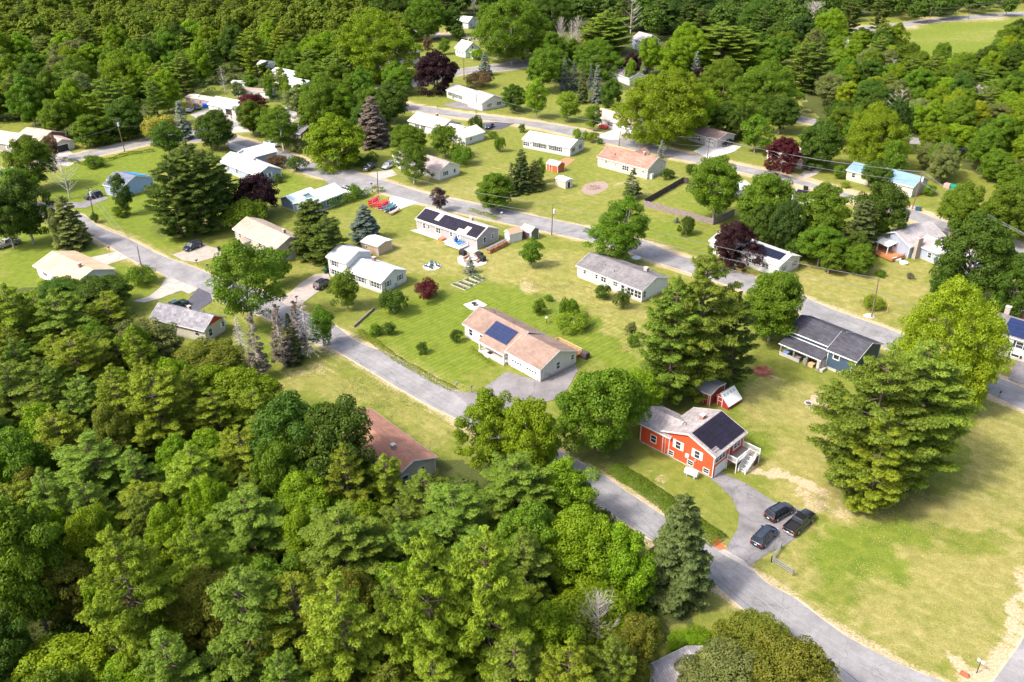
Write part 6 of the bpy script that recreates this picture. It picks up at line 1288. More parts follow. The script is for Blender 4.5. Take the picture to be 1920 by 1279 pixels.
# ---- yard trees, one by one
T_('G',1195,515,1330,745,'pine','tall white pine, left one of the pair above the barn-red shed',None,0); T_('G',1235,462,1400,735,'pine','tallest white pine, centre of the group above the barn-red shed',None,1); T_('P',1330,545,1425,715,'pinedk','slimmer pine on the right of the group above the barn-red shed')
T_('G',1530,650,1750,930,'pine','huge spreading pine in the right-hand meadow, left half of the pair',None,1); T_('G',1610,625,1825,900,'pine','huge dense pine in the right-hand meadow, right half of the pair',None,0); T_('P',1590,760,1710,955,'pineyel','lower pine leaning over the rust-red dead clump in the right-hand meadow')
T_('M',1690,552,1865,745,'yellow','bright yellow-green tree beside the middle street at right',None,2); T_('T',1790,660,1862,780,'yellow','smaller yellow-green tree at the street edge under the bright one')
T_('M',1760,405,1895,575,'dark','massive dark green maple right of the light blue house',None,0); T_('M',1768,342,1850,440,'mid','green maple between the light blue house and the back street at right'); T_('M',1850,340,1935,450,'mid','green maple cut by the right edge below the wood'); T_('M',1865,480,1945,600,'dark','dark maple cut by the right edge above the solar-roofed house'); T_('D',1745,500,1800,565,'dark','dark rounded tree at the foot of the massive maple'); T_('T',1845,440,1895,510,'mid','lighter green tree tucked behind the massive maple')
T_('M',1395,503,1510,635,'mid','rounded green tree between the tall pines and the slate blue house',None,3)
T_('D',1333,410,1420,500,'crimson','dark crimson maple in front of the solar bungalow'); T_('K',1462,470,1494,500,'dark','dark shrub at the right end of the solar bungalow'); T_('K',1405,478,1428,492,'mid','small green shrub under the crimson maple')
T_('M',1297,292,1390,410,'mid','leafy tree at the corner of the weathered fence',None,1); T_('M',1385,322,1485,430,'mid','leafy tree right of the white shed behind the fence'); T_('D',1395,375,1460,455,'dark','dark tree at the left of the leafy row behind the solar bungalow'); T_('D',1440,370,1510,470,'deep','darkest tree in the middle of the leafy row behind the solar bungalow'); T_('M',1485,350,1600,455,'mid','broad green tree in the leafy row by the back street'); T_('M',1500,420,1580,495,'mid','green tree at the front of the leafy row, left of the tall spruce')
T_('H',1572,372,1640,490,'spruce','tall dark spruce at the end of the leafy row by the light blue house'); T_('T',1535,455,1580,512,'mid','small green tree at the lawn edge below the leafy row'); T_('D',1575,430,1635,502,'dark','dark tree at the corner of the lawn left of the orange deck'); T_('M',1610,335,1698,450,'dark','rounded tree between the back street and the parked white-capped pickup')
T_('B',1130,368,1215,470,'mid','tall birch leaning over the middle street, upper crown',None,0); T_('B',1105,410,1190,487,'mid','lower left crown of the birch clump by the middle street',None,1); T_('Z',1165,318,1203,378,'spruce','thin grey spruce behind the birch')
T_('D',1275,403,1304,440,'dark','small rounded tree on the lawn below the grey fence'); T_('w',1262,407,1275,420,'bluedk','tiny spruce left of the small rounded tree below the fence'); T_('T',974,450,1019,500,'mid','small twiggy tree on the lawn right of the woodpile'); T_('K',1114,530,1147,561,'dark','left of the two round bushes behind the long grey-roofed ranch'); T_('K',1152,541,1184,579,'dark','right of the two round bushes behind the long grey-roofed ranch')
T_('K',997,560,1025,590,'mid','twiggy shrub on the lawn above the tan house'); T_('K',1022,552,1038,566,'mid','small shrub just right of the twiggy one'); T_('L',1045,555,1090,600,'mid','loose green shrub, upper part of the thicket right of the tan house'); T_('L',1040,585,1112,620,'lime','wide low shrub thicket right of the tan house'); T_('T',1172,602,1196,632,'grey','thin sapling left of the tall pines'); T_('K',1175,625,1200,650,'mid','scruffy bush at the lawn edge below the thin sapling')
T_('H',958,280,998,368,'spruce','dark spruce, left of the three near the rust-red shed'); T_('S',945,305,975,370,'spruce','dark spruce standing lowest of the three by the rust-red shed'); T_('O',980,300,1024,362,'grey','greyish spruce, right of the three by the rust-red shed'); T_('M',892,322,962,392,'mid','round green tree left of the dark spruces'); T_('T',1002,300,1025,340,'mid','small green tree beside the rust-red shed')
T_('K',842,616,866,643,'dark','round bush at the left end of the tan house'); T_('K',780,640,803,664,'dark','small round bush alone on the bright lawn'); T_('K',717,602,743,629,'dark','dark round bush by the lane left of the bright lawn'); T_('K',690,605,716,630,'mid','loose green weeds left of the dark round bush'); T_('L',705,538,770,592,'dark','big round rhododendron bush at the corner of the split-level house'); T_('T',616,503,678,578,'mid','round green tree in front of the split-level house'); T_('K',774,520,827,562,'burg','burgundy barberry bush right of the split-level house'); T_('w',867,485,897,519,'blue','small blue spruce by the raised garden beds')
T_('H',545,372,645,500,'pinedk','big dark hemlock left of the split-level house'); T_('P',575,400,655,495,'pinedk','second hemlock touching the split-level house'); T_('O',655,384,718,462,'bluedk','broad dark spruce behind the split-level house')
T_('B',395,452,520,595,'mid','large birch over the lane bend at left',None,0); T_('T',478,470,548,535,'mid','green tree behind the large birch'); T_('X',432,588,484,690,'grey','bare dead spruce left of the lane bend'); T_('Z',468,583,510,722,'drab','thin half-dead spruce with bare lower trunk beside the bare one'); T_('Z',512,566,556,698,'drab','thin half-dead spruce right of the lane gap'); T_('S',534,585,572,690,'spruce','dark green spruce in the middle of the dying spruces'); T_('X',545,560,618,688,'grey','grey half-dead spruce with drooping branches by the lane'); T_('T',575,573,630,648,'mid','green tree on the right of the dying spruces'); T_('Z',545,560,585,680,'drab','thin grey spruce among the dying spruces')
T_('L',420,372,502,430,'lime','round pale green tree above the beige-roofed house'); T_('D',437,320,523,405,'crimson','dark crimson maple left of the pale teal workshop'); T_('G',270,290,380,440,'pinedk','dark pine, left of the three on the left lawn',None,1); T_('G',305,262,420,430,'pinedk','dark pine, middle and tallest of the three on the left lawn',None,0); T_('P',345,280,440,405,'pinedk','dark pine, right of the three on the left lawn'); T_('P',380,310,450,395,'pinedk','low pine between the three pines and the crimson maple'); T_('T',210,332,248,400,'dark','narrow dark tree in front of the small blue house'); T_('K',208,385,245,405,'mid','bush beneath the narrow dark tree'); T_('K',168,398,186,418,'dark','small bush at the foot of the pole at left')
T_('O',106,365,176,475,'grey','large spruce with dead grey lower branches by the lane at left'); T_('T',90,390,125,465,'grey','pale green tree left of the half-dead large spruce'); T_('M',0,330,85,450,'dark','dark tree group at the left edge by the lane'); T_('M',-30,355,45,460,'dark','dark tree cut by the left edge beside the pickup'); T_('M',15,252,95,350,'mid','green tree below the left-edge house'); T_('T',-10,320,70,390,'mid','bushy tree at the left edge above the dark trees'); T_('Y',88,290,150,370,'drab','bare grey tree near the gravel turnout'); T_('T',80,250,112,300,'brown','reddish-brown small tree by the outbuilding'); T_('K',155,290,197,313,'mid','green bush beside the main road at left')
T_('M',368,205,440,275,'dark','round dark maple left of the road junction'); T_('T',280,232,345,290,'dark','round tree above the three pines'); T_('W',328,190,366,265,'blue','blue spruce beside the yellow-green bushes at upper left'); T_('L',262,213,335,265,'gold','yellow-green bushes along the main road'); T_('K',536,290,572,322,'dark','round bush beside the middle street'); T_('L',498,290,540,315,'brown','bronze-leaved shrub by the white-roofed blue house'); T_('K',512,325,530,343,'dark','shrub at the gable of the white-roofed blue house')
T_('D',568,210,690,312,'bright','big bright green dome-shaped tree over the middle street',None,0); T_('O',668,182,735,282,'drab','large grey-brown half-dead tree right of the bright dome tree'); T_('M',700,155,770,225,'dark','dark green tree left of the back street start'); T_('M',565,145,650,235,'mid','green tree behind the bright dome tree'); T_('O',560,150,600,240,'mid','dark spruce behind the brick house'); T_('L',530,258,580,285,'grey','grey-green shrubs along the verge by the white pickup')
T_('D',775,92,862,172,'crimson','huge round purple maple beside the main road'); T_('W',895,98,925,145,'blue','blue spruce below the pale green cottage'); T_('L',872,134,928,164,'brown','broad bronze-green shrub behind the far ranch'); T_('T',800,232,865,294,'mid','round green tree below the cream-roofed house',None,0); T_('M',730,230,800,285,'mid','green tree left of the round one below the cream roof'); T_('B',742,262,803,330,'mid','birch in front of the white garage',None,1); T_('K',880,215,908,250,'dark','round dark bush by the dark blue car'); T_('T',807,355,840,395,'purple','small purplish-grey tree behind the grey ranch'); T_('L',925,255,950,285,'mid','green bushes on the slope right of the cream-roofed house'); T_('K',915,246,935,260,'mid','small bush above the green slope bushes'); T_('L',845,275,890,310,'mid','light shrubs right of the birch cottage')
T_('L',828,305,860,328,'dark','dark shrubs at the gable of the birch cottage')
T_('D',1435,253,1503,322,'burg','dark red maple in front of the pink-beige house'); T_('M',1180,135,1320,262,'bright','giant bright maple over the back street',None,2); T_('M',1265,165,1345,250,'bright','right-hand shoulder of the giant bright maple'); T_('D',1325,190,1390,255,'dark','dark hedge-like tree behind the tan garage house'); T_('D',1360,200,1410,262,'dark','second dark hedge-like tree by the tan garage house'); T_('T',1388,213,1450,282,'mid','round green tree between the two drives of the back street'); T_('M',1430,180,1500,245,'dark','dark green maple above the dark red one'); T_('M',1315,125,1400,200,'mid','green tree behind the giant bright maple'); T_('M',1380,120,1490,210,'mid','large green tree at the edge of the upper meadow')
T_('T',982,155,1030,218,'bright','bright round tree beside the back street'); T_('T',1040,170,1090,225,'lime','lime green small tree right of the bright round one'); T_('W',1048,110,1068,170,'blue','blue spruce, leftmost of the row of five'); T_('W',1066,118,1086,172,'bluedk','blue spruce, second from the left of the row of five'); T_('S',1080,114,1104,196,'spruce','green-brown spruce in the middle of the row of five'); T_('W',1100,120,1115,165,'bluedk','blue spruce, fourth of the row of five'); T_('W',1104,124,1133,196,'blue','blue spruce, rightmost of the row of five'); T_('D',1125,145,1168,200,'dark','dark rounded tree left of the giant bright maple'); T_('D',1166,98,1206,145,'crimson','dark purple tree beside the grey glimpsed house'); T_('T',1170,115,1193,155,'bright','narrow bright tree in front of the dark purple tree'); T_('W',1203,116,1222,142,'blue','small blue spruce right of the dark purple tree'); T_('W',1290,98,1316,150,'blue','blue spruce between the giant maple and the big dark pines'); T_('D',1290,125,1340,162,'crimson','dark purple tree right of the lone blue spruce'); T_('T',1095,195,1132,242,'mid','green sapling in front of the pink-roofed house'); T_('w',1229,262,1250,300,'blue','small blue spruce at the corner of the red-brown roof'); T_('K',1072,240,1092,262,'bright','left of three round bushes by the back street'); T_('K',1088,245,1106,264,'bright','middle of three round bushes by the back street'); T_('K',1098,246,1123,267,'bright','right of three round bushes by the back street'); T_('K',1118,258,1132,270,'mid','low bush right of the three round ones')
T_('K',1240,315,1256,338,'dark','first dark shrub below the beige house'); T_('K',1252,318,1267,334,'dark','second dark shrub below the beige house'); T_('K',1283,306,1308,328,'dark','round bush at the end of the weathered fence'); T_('M',940,160,990,205,'dark','dark tree beside the far ranch'); T_('K',972,232,986,248,'dark','small dark bush alone beside the back street'); T_('L',800,318,835,330,'dark','shrubs under the windows of the birch cottage')
T_('T',1655,270,1700,340,'mid','twiggy tree between the blue-roofed wings'); T_('M',1590,200,1690,310,'bright','pine-like bright tree before the blue-roofed building'); T_('M',1620,300,1670,350,'dark','dark tree breaking the long blue roof'); T_('D',1655,180,1710,285,'deep','very dark tall tree right of the bright one'); T_('M',1500,225,1580,310,'dark','dark tree behind the pink-beige house'); T_('K',1560,308,1588,335,'mid','bush at the left end of the blue-roofed building'); T_('K',1575,340,1595,352,'lime','bright low shrub by the back street'); T_('K',1728,345,1756,367,'mid','shrub beside the blue tarpaulin at right')
T_('P',1470,70,1545,160,'pine','open-crowned pine at the left of the upper meadow pair'); T_('P',1500,75,1570,165,'pinedk','open-crowned pine at the right of the upper meadow pair'); T_('L',1612,555,1664,578,'lime','low green plants at the foot of the leaning pole'); T_('K',1640,505,1662,520,'mid','small round shrub alone on the dry lawn'); T_('K',1700,510,1712,524,'drab','little twiggy sapling on the dry lawn')
T_('G',1290,40,1420,130,'pine','group of big dark pines behind the blue spruce, left crown'); T_('G',1340,50,1440,125,'pine','group of big dark pines behind the blue spruce, right crown'); T_('M',1250,60,1330,130,'bright','bright green maple left of the big dark pines'); T_('M',1195,70,1245,135,'bright','bright green maple above the giant maple'); T_('M',1235,75,1290,140,'bright','second bright green maple above the giant maple'); T_('G',1085,20,1190,95,'pine','large pine above the row of blue spruces'); T_('M',1010,60,1060,120,'mid','green maple left of the bare white birches'); T_('M',1080,85,1160,140,'mid','broad olive tree behind the row of blue spruces'); T_('Y',1042,35,1062,85,'drab','bare white birch, left of the group'); T_('Y',1060,40,1082,88,'drab','bare white birch, middle of the group'); T_('Y',1070,35,1095,97,'drab','bare white birch, right of the group'); T_('M',985,90,1050,165,'mid','green tree at the junction of main road and back street'); T_('K',1085,65,1112,90,'gold','pale yellow-green small tree by the bare birches')
T_('M',640,42,770,140,'bright','great bright maple above the main road at centre left',None,0); T_('M',900,0,1020,110,'mid','great dark green maple behind the pale green cottage',None,3); T_('T',790,68,812,98,'brown','small bronze tree near the maroon car'); T_('T',820,75,845,100,'mid','small green tree behind the purple maple'); T_('Y',408,128,428,175,'drab','pale grey leafless tree by the pink trailer'); T_('T',445,175,505,215,'burg','purple-leaved tree in front of the long mobile home'); T_('B',490,200,560,268,'mid','airy pale-stemmed tree left of the brick house'); T_('M',440,190,500,250,'mid','round green tree in the stony yard'); T_('T',455,205,490,245,'crimson','dark purple tree at the edge of the stony yard'); T_('T',480,200,540,262,'mid','green tree over the brick house drive')
T_('L',880,92,912,112,'bright','flowering bushes in front of the pale green cottage'); T_('L',560,95,610,130,'lime','light green bushes behind the pale-roofed barn')
T_('L',235,497,292,536,'mid','loose green shrubs round the pole on the grassy island'); T_('K',398,480,414,497,'dark','tiny round evergreen beside the gravel pad'); T_('M',75,522,165,575,'dark','dark tree in front of the tan-roofed house, left one'); T_('M',140,520,245,575,'dark','dark tree in front of the tan-roofed house, right one')
T_('M',600,120,660,190,'mid','pale green tree behind the barns'); T_('S',598,140,628,232,'spruce','narrow dark spruce above the bright dome tree'); T_('M',655,130,705,200,'mid','leafy tree at the bend of the main road'); T_('T',530,170,580,215,'grey','grey-green poplar in front of the pale-roofed barn'); T_('T',575,175,610,220,'mid','small leafy tree below the barns'); T_('M',610,160,665,235,'bright','bright tree between barns and back street'); T_('T',560,215,600,255,'mid','small tree at the gable of the brick house')
T_('M',1255,1180,1330,1240,'bright','bright green clump above the pale roof at the bottom'); T_('K',650,345,680,372,'mid','bush beside the white van'); T_('K',1005,575,1016,588,'mid','knee-high shrub beside the twiggy shrub'); T_('M',1585,455,1640,512,'mid','bright-edged tree left of the orange deck')
for a_ in ((1000,-5,1070,48,'dark','dark maple on the top edge left of the big pine'),(1180,-12,1255,50,'dark','dark maple on the top edge above the glimpsed blue house'),(1255,-10,1345,55,'deep','very dark maple left of the brick house with the white roof'),(1385,0,1450,70,'dark','dark maple right of the brick house with the white roof'),(700,-10,765,48,'dark','dark maple on the top edge above the great bright maple'),(765,-5,832,66,'mid','maple on the top edge right of the upper track'),(828,12,868,62,'dark','maple half hiding the green-gabled house'),(893,8,935,60,'mid','maple at the right of the green-gabled house'),(842,46,872,74,'dark','low dark tree below the green-gabled house')):
    T_('M', *a_)
# ---- tall hedge beside the workshop and clipped bank by the lane: one mass each
def leafy_strip(name, pts, w, h, m, tint, label, cat, size=.18, dens=26, kind=None):
    P = [at(*p) for p in pts]; g = np.random.default_rng(len(name)); C = []; N = []
    for a, b in zip(P, P[1:]):
        n = int((b-a).length*w*dens); t = g.random(n); u = g.uniform(-1, 1, n); d = (b-a).normalized()
        z = h*np.sqrt(np.maximum(0, 1-u*u*.95))*g.uniform(.75, 1.08, n)*(1+.25*np.sin(t*(b-a).length*1.3))
        C.append(np.stack([a.x+(b-a).x*t-d.y*u*w/2, a.y+(b-a).y*t+d.x*u*w/2, z], -1)); N.append(np.stack([-d.y*u, d.x*u, np.full(n, .7)], -1))
    me = leaf_mesh(name, [leaves(np.concatenate(C), np.concatenate(N), size, 1.3, .5, 5)], m); o = mesh_obj(name, me); o.color = (*TINT[tint], 1); tag(o, label, cat, None, kind); return o
leafy_strip('hedge', [(615,392),(640,384),(665,376),(690,366)], 2.6, 2.2, LEAF, 'mid', 'overgrown green hedge between the teal workshop and the canoe pad', 'hedge', .22, 60); leafy_strip('hedge', [(695,362),(720,358)], 2.0, 1.4, LEAF, 'bright', 'bright green bushes at the foot of the canoe pad pole', 'hedge', .2, 60)
leafy_strip('clipped_bank', [(1150,880),(1185,900),(1230,930),(1280,968),(1325,1000),(1350,1018)], 3.4, .75, LEAF, 'mid', 'long smooth green planted bank between the lane and the red house lawn', 'planted bank', .13, 130); leafy_strip('weed_border', [(672,622),(700,640),(740,672),(790,700),(830,722),(850,731)], 1.7, .55, LEAF, 'lime', 'rough weedy border along the lane below the bright lawn', 'weeds', .15, 60)
leafy_strip('shrub_border', [(880,395),(905,402),(935,412)], 1.6, .7, LEAF, 'lime', 'low planting along the street behind the grey ranch', 'shrub border', .15, 60); leafy_strip('shrub_border', [(880,652),(895,665),(925,688)], 1.0, .6, LEAF, 'lime', 'low plants along the front wall of the tan house', 'shrub border', .13, 60)
leafy_strip('weed_border', [(120,300),(170,312),(240,290),(290,284)], 1.5, .8, LEAF, 'mid', 'roadside weeds south of the main road at left', 'weeds', .2, 40); leafy_strip('hedge', [(160,280),(210,268),(270,256)], 4.0, 2.6, LEAF, 'dark', 'dark roadside thicket north of the main road at left', 'hedge', .3, 40)
leafy_strip('hedge', [(600,285),(640,303),(690,312),(700,300)], 4.0, 2.2, LEAF, 'dark', 'dark undergrowth at the foot of the bright dome tree', 'hedge', .26, 50)
# ------------------------------------------------------------------ foreground wood
FG = [('P',-40,525,100,690,'pineyel'),('P',50,535,185,690,'pine'),('P',150,540,262,655,'pineyel'),('P',80,610,215,770,'pineyel'),('M',205,600,330,700,'grey'),('M',325,640,455,720,'olive'),('P',215,675,375,860,'pineyel'),('M',385,685,525,810,'bright'),
 ('M',468,742,620,925,'dark'),('M',538,750,708,940,'dark'),('M',520,880,640,1010,'bright'),('P',300,820,440,990,'pineyel'),('P',395,790,520,940,'pineyel'),('P',95,800,265,970,'pine'),('M',-20,800,95,960,'mid'),('M',-40,945,125,1190,'mid'),('M',80,1040,185,1180,'olive'),
 ('G',155,975,345,1290,'pineyel'),('P',310,955,445,1170,'pineyel'),('P',370,1050,560,1310,'pine'),('P',470,1060,650,1290,'pineyel'),('G',545,935,745,1150,'pine'),('P',560,1070,730,1330,'pineyel'),('G',710,990,905,1310,'pineyel'),('P',820,985,1010,1300,'pineyel'),('M',20,1195,205,1330,'yellow'),('M',170,1220,330,1350,'bright'),
 ('P',760,890,935,1070,'pine'),('P',700,930,800,1060,'pine'),('G',880,840,1060,1030,'pine'),('M',865,735,975,880,'bright'),('M',940,745,1055,905,'bright'),('M',1050,678,1205,845,'mid'),('M',1150,690,1245,790,'bright'),('M',985,865,1125,1005,'bright'),('M',1015,960,1160,1120,'bright'),('M',1100,985,1225,1130,'bright'),('M',1030,1085,1205,1240,'bright'),('M',955,1140,1090,1310,'bright'),
 ('M',1265,1198,1430,1350,'grey'),('M',1345,1140,1475,1250,'olive'),('M',1400,1185,1565,1350,'olive'),('P',-40,660,90,820,'pine'),('P',380,900,560,1080,'pine'),('M',-60,1150,60,1300,'dark'),('P',880,1180,1050,1380,'pine'),('P',250,1170,400,1370,'pine'),('M',1140,1150,1240,1290,'olive'),('M',620,930,720,1040,'bright')]
WOOD = []
def phrase(kind, tint):
    return {'bright':'bright green ','yellow':'yellow-green ','mid':'mid-green ','dark':'dark green ','deep':'very dark ','olive':'olive green ','grey':'grey-green ','pine':'blue-green ','pineyel':'yellow-tipped ','pinedk':'dark ','spruce':'dark ','drab':'bare grey '}.get(tint, '')+{'P':'pine','G':'pine','M':'broadleaf tree','T':'small tree','S':'spruce','O':'old spruce','D':'round tree','B':'birch','Y':'dead tree','X':'dead tree','H':'hemlock'}[kind]
for (k, x0, y0, x1, y1, ti) in FG:
    o = tree(k, x0, y0, x1, y1, ti, None); WOOD.append((o, phrase(k, ti), 'in the foreground wood' if x1 < 1000 else 'on the near lane side', (x0+x1)/2, (y0+y1)/2))
o = tree('O',1195,930,1335,1165,'spruce','tall ragged spruce with a bluish top standing at the near edge of the lane'); o = tree('Y',1080,1115,1160,1250,'drab','leafless pale dead tree standing among the bright green trees near the lane'); tree('K',1285,1172,1345,1215,'bright','bright green bush above the pale roof at the bottom edge')
def ok_spot(p, rad):
    for q, r_ in ALLTREES:
        if (q.x-p.x)**2+(q.y-p.y)**2 < (rad+r_)**2*.42: return False
    return True
ROADPTS = [(p, L[-1][0]) for L in ROAD_LINES for p in L[:-1:3]]
def clear_road(p, m=2.0):
    for q, w in ROADPTS:
        if abs(q.x-p.x) < 30 and (q.x-p.x)**2+(q.y-p.y)**2 < (w+m)**2: return False
    return True
def pt_in(px, py, poly):
    c = False; j = len(poly)-1
    for i in range(len(poly)):
        xi, yi = poly[i]; xj, yj = poly[j]
        if (yi > py) != (yj > py) and px < (xj-xi)*(py-yi)/(yj-yi)+xi: c = not c
        j = i
    return c
def fill(poly, n, mix, wr, hr, where, zc=6.0, clear=True, into=None, tries=9000):
    P = [at(x, y, zc) for x, y in poly]; xs = [p.x for p in P]; ys = [p.y for p in P]; made = 0
    W2 = [(p.x, p.y) for p in P]
    for _ in range(tries):
        if made >= n: break
        x = random.uniform(min(xs), max(xs)); y = random.uniform(min(ys), max(ys))
        if not pt_in(x, y, W2): continue
        W = random.uniform(*wr); p = Vector((x, y, 0))
        if not ok_spot(p, W/2) or (clear and not clear_road(p)): continue
        u = random.random()*sum(m[2] for m in mix)
        for k, ti, w in mix:
            u -= w
            if u <= 0: break
        H = random.uniform(*hr)*(1.18 if k in 'PG' else 1.0)
        if k in 'SO': W *= .6
        made += 1; ALLTREES.append((p, W/2))
        into.append((k, ti, p, W, H, where))
    return made
near = []; far = []
fill([(-120,600),(60,600),(200,640),(330,700),(430,730),(520,800),(620,860),(720,930),(860,930),(1000,960),(1090,1000),(1180,1100),(1180,1340),(1100,1460),(-220,1460)], 130, [('P','pineyel',3),('P','pine',3),('M','bright',2),('M','mid',2),('M','olive',1)], (6,10), (9,14), 'in the foreground wood', 5, True, near)
TL = [(-90,-25),(770,-25),(745,35),(650,50),(640,150),(560,145),(470,112),(440,98),(405,120),(335,165),(290,205),(250,232),(130,248),(80,212),(-90,195)]
fill(TL, 420, [('P','pine',1.6),('P','pineyel',1.2),('M','mid',3.2),('M','bright',2.6),('M','dark',.8),('M','grey',.8),('S','spruce',.3)], (9.5,15.5), (10,18), 'in the upper left wood', 7, True, far)
TM = [(640,-25),(1750,-25),(1690,22),(1590,52),(1510,70),(1440,60),(1400,50),(1300,45),(1200,48),(1110,30),(1010,15),(900,0),(860,8),(800,8),(740,35),(700,40)]
fill(TM, 160, [('M','dark',3),('M','mid',2),('M','deep',1.5),('P','pinedk',1),('M','bright',.4),('Y','drab',.15)], (10,16), (12,18), 'in the top edge wood', 8, True, far)
TR = [(1500,95),(1560,62),(1680,70),(1700,100),(1790,118),(1860,100),(1890,60),(1980,40),(2080,330),(1960,330),(1870,305),(1800,300),(1765,330),(1748,290),(1715,215),(1640,195),(1560,185),(1540,150)]
fill(TR, 150, [('M','mid',3),('M','bright',1.6),('M','dark',1.6),('P','pine',1.3),('M','grey',1),('M','yellow',.5),('Y','drab',.25)], (7.5,12), (8,14), 'in the upper right wood', 6, True, far)
fill([(1660,-25),(1980,-30),(1980,5),(1840,8),(1700,25)], 40, [('M','dark',3),('M','deep',2),('P','pinedk',1)], (9,12), (10,14), 'beyond the hill road', 7, False, far)
fill([(1560,205),(1640,200),(1640,250),(1560,240)], 6, [('M','mid',1),('M','dark',1)], (8,10), (9,12), 'beside the wood road', 6, True, far)
fill([(1890,330),(1990,330),(1990,400),(1900,420)], 5, [('M','mid',1)], (8,11), (10,13), 'at the far right edge', 6, True, far)
fill([(590,0),(760,30),(760,75),(640,60)], 12, [('M','mid',1),('M','dark',1)], (9,12), (10,14), 'in the upper left wood', 6, True, far)
fill([(1000,70),(1080,90),(1060,140),(1000,120)], 5, [('M','mid',1)], (8,10), (9,12), 'around the road junction', 5, True, far)
fill([(720,240),(700,190),(760,180),(760,150),(700,140),(590,160),(600,215)], 12, [('M','mid',1),('M','dark',.6),('P','pine',.5)], (7,10), (9,13), 'behind the bright dome tree', 5, True, near)
fill([(470,120),(560,160),(640,175),(600,205),(500,175),(440,190),(430,140)], 12, [('T','mid',2),('T','grey',1),('T','lime',1)], (4,7), (5,8), 'around the barns at upper left', 3, True, near)
fill([(1420,425),(1560,440),(1560,480),(1470,460),(1410,445)], 9, [('T','dark',1),('T','mid',1)], (4,6), (4,7), 'below the leafy row', 3, True, near)
fill([(1390,90),(1500,60),(1500,95),(1420,115)], 8, [('M','mid',2),('M','dark',1)], (9,12), (10,14), 'above the upper meadow', 6, True, far)
far.sort(key=lambda q: q[2].y)
cnt = {}
keep = []; rest = []
for q in far:
    nm = KIND[q[0]][0]; c = cnt.get(nm, 0)
    if c < (230 if nm == 'maple_tree' else 150): keep.append(q); cnt[nm] = c+1
    else: rest.append(q)
for k, ti, p, W, H, wh in near+keep:
    o = place_tree(k, (p.x, p.y, 0), W, H, ti, None); px, py = proj((p.x, p.y, H*.6)); WOOD.append((o, phrase(k, ti), wh, px, py))
ALL_ = {}
for t in WOOD: ALL_.setdefault((t[1], t[2], int(t[4]//(110 if t[4] > 500 else 36))), []).append(t)
ORD = ['first','second','third','fourth','fifth','sixth','seventh','eighth','ninth','tenth','eleventh','twelfth','thirteenth','fourteenth','fifteenth','sixteenth','seventeenth','eighteenth','nineteenth','twentieth']+['twenty-'+q for q in ('first','second','third','fourth','fifth','sixth','seventh','eighth','ninth')]
bands = {}
for key in sorted(ALL_, key=lambda q: (q[0], q[1], q[2])): bands.setdefault((key[0], key[1]), []).append(key)
for (ph, wh), ks in bands.items():
    for bi, key in enumerate(ks):
        L = sorted(ALL_[key], key=lambda t: t[3]); row = '' if len(ks) == 1 else (', '+['back','second','third','fourth','fifth','sixth','seventh','eighth','ninth','tenth'][min(bi, 9)]+' row')
        for i, t in enumerate(L):
            t[0]['label'] = '%s %s%s, %s from the left' % (ph, wh, row, ORD[i] if i < 29 else 'number %d' % (i+1)) if len(L) > 1 else 'only %s %s%s' % (ph, wh, row)
            t[0]['group'] = ph+'s '+wh
# the rest of the far wood reads as one mass
def lod(seed, W, H, low, ncl, per, size, conif=False):
    g = np.random.default_rng(seed); d = g.normal(0, 1, (ncl, 3)); d[:, 2] = d[:, 2]*.9+.35; d /= np.linalg.norm(d, axis=1, keepdims=True); c = H*(1-low)/2
    C = d*g.uniform(.6, .95, (ncl, 1))*np.array([W/2-.8, W/2-.8, c-.6]); C[:, 2] += H*(1+low)/2
    if conif: t = (C[:, 2]-H*low)/(H*(1-low)); C[:, :2] *= np.clip(1.25-t, .15, 1)[:, None]
    return clump_leaves(C, 1.35*g.uniform(.7, 1.3, ncl), per, size, seed, .75, .5)
LODS = [lod(300+i, 11, 13, .1, 60, 34, .62) for i in range(3)]+[lod(310, 10, 16, .1, 60, 34, .55, True)]
def merged(name, items, label, cat, m):
    Vs = []; Fs = []; Ts = []; off = 0
    for k, ti, p, W, H, wh in items:
        V, F, T = LODS[3 if k in 'PGS' else random.randrange(3)]; w0, h0 = (10, 16) if k in 'PGS' else (11, 13)
        a = random.uniform(0, 6.28); ca_, sa = math.cos(a), math.sin(a); q = V*np.array([W/w0, W/w0, H/h0]); x = q[:, 0]*ca_-q[:, 1]*sa+p.x; y = q[:, 0]*sa+q[:, 1]*ca_+p.y
        Vs.append(np.stack([x, y, q[:, 2]], -1)); Fs.append(F+off); off += len(V); Ts.append(np.clip(T*random.uniform(.75, 1.1), 0, 1))
    me = quad_mesh(name, np.concatenate(Vs), np.concatenate(Fs), m); a_ = me.attributes.new('tint', 'FLOAT', 'POINT'); a_.data.foreach_set('value', np.concatenate(Ts).astype(np.float32))
    o = mesh_obj(name, me); tag(o, label, cat, None, 'stuff'); return o
print('individual trees', len(WOOD), 'far wood', len(rest), cnt)
back = []
for i in range(420):
    x = random.uniform(-420, 520); y = random.uniform(600, 760); back.append(('M', 'mid', Vector((x, y, 0)), random.uniform(10, 14), random.uniform(12, 17), ''))
L_ = [q for q in rest if 'left' in q[5]]; D_ = [q for q in rest if 'left' not in q[5]]+back
o = merged('far_wood', L_, 'farther woodland filling the upper left corner, seen as one mass', 'woodland', LEAF); o.color = (.12,.195,.012,1)
o = merged('far_wood', D_, 'unbroken dark woodland filling the top edge of the picture', 'woodland', LEAF); o.color = (.068, .125, .014, 1)
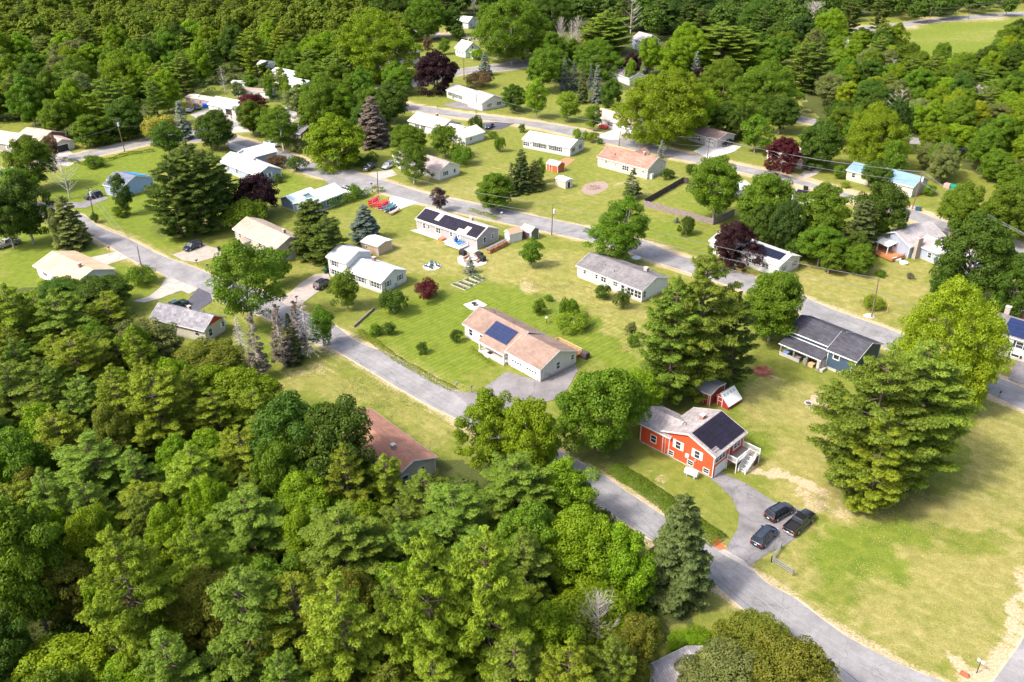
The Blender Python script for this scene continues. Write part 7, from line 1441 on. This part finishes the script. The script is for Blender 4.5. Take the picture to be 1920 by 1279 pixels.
# undergrowth under the woods
def undergrowth(name, poly, n, zr, size, tint, label, per=16):
    P = [at(*p) for p in poly]; g = random.Random(len(name)+n); xs = [p.x for p in P]; ys = [p.y for p in P]; W2 = [(p.x, p.y) for p in P]; C = []; k = 0
    while len(C) < n and k < n*12:
        k += 1; x = g.uniform(min(xs), max(xs)); y = g.uniform(min(ys), max(ys))
        if pt_in(x, y, W2) and clear_road(Vector((x, y, 0)), .8): C.append((x, y, g.uniform(*zr)))
    C = np.array(C); R_ = np.random.default_rng(n).uniform(.7, 1.5, len(C)); me = leaf_mesh(name, [clump_leaves(C, R_, per, size, n, .7, .6)], LEAF); o = mesh_obj(name, me); o.color = (*TINT[tint], 1); tag(o, label, 'undergrowth', None, 'stuff')
undergrowth('undergrowth', [(-200,600),(60,590),(230,620),(330,690),(440,745),(560,800),(690,830),(760,930),(880,900),(1080,925),(1180,1010),(1250,1090),(1230,1190),(1180,1300),(1180,1500),(-300,1500)], 4200, (.2,1.9), .3, 'dark', 'dark leafy undergrowth beneath the foreground wood', 22)
undergrowth('undergrowth', [(-100,245),(60,235),(130,270),(270,240),(330,190),(420,165),(470,190),(600,220),(640,180),(700,150),(650,60),(500,30),(-100,40)], 2600, (.2,1.6), .5, 'dark', 'shrubby undergrowth beneath the upper left wood', 12)
undergrowth('undergrowth', [(1540,170),(1700,110),(1960,90),(2060,330),(1900,330),(1790,300),(1720,260),(1560,215)], 1500, (.2,1.5), .5, 'mid', 'scrub between the trees of the upper right wood', 12)
# meadow tufts in the right-hand field
def tufts(name, poly, n, size, cols, label):
    P = [at(*p) for p in poly]; g = np.random.default_rng(n); xs = [p.x for p in P]; ys = [p.y for p in P]; x = g.uniform(min(xs), max(xs), n*3); y = g.uniform(min(ys), max(ys), n*3)
    m = inpoly(x, y, P); q = vnoise(x, y, 5.5, 31)*.55+vnoise(x, y, 1.7, 32)*.45; m &= (g.random(len(x)) < np.clip((q-.25)*1.9, .04, 1)**2)
    x = x[m][:n]; y = y[m][:n]; k = len(x)
    V, F, T = leaves(np.stack([x, y, g.uniform(.03, .16, k)], -1), np.tile([0, -.5, .8], (k, 1)), size, 1.8, .6, 9)
    me = leaf_mesh(name, [(V, F, T)], LEAF); o = mesh_obj(name, me); o.color = (*cols, 1); tag(o, label, 'grass', None, 'stuff')
tufts('meadow_grass', [(1400,700),(1500,720),(1560,800),(1560,940),(1850,780),(1990,800),(1960,1130),(1830,1255),(1700,1215),(1500,1085),(1540,980),(1400,850)], 7000, .09, (.36,.33,.17), 'pale dry seed heads scattered over the right-hand meadow')
tufts('lawn_weeds', [(980,520),(1230,540),(1200,680),(1000,560)], 6000, .11, (.3,.28,.12), 'straw-coloured tufts on the lawn behind the long grey roof')
tufts('lawn_weeds', [(500,700),(640,665),(860,800),(820,850),(700,780)], 6000, .11, (.26,.26,.08), 'coarse grass on the verge opposite the bright lawn')

for o in list(COL.objects):
    if o.get('label') and len(str(o['label']).replace('-', ' ').split()) > 16: print('LONG', o.name, '|', o['label'])
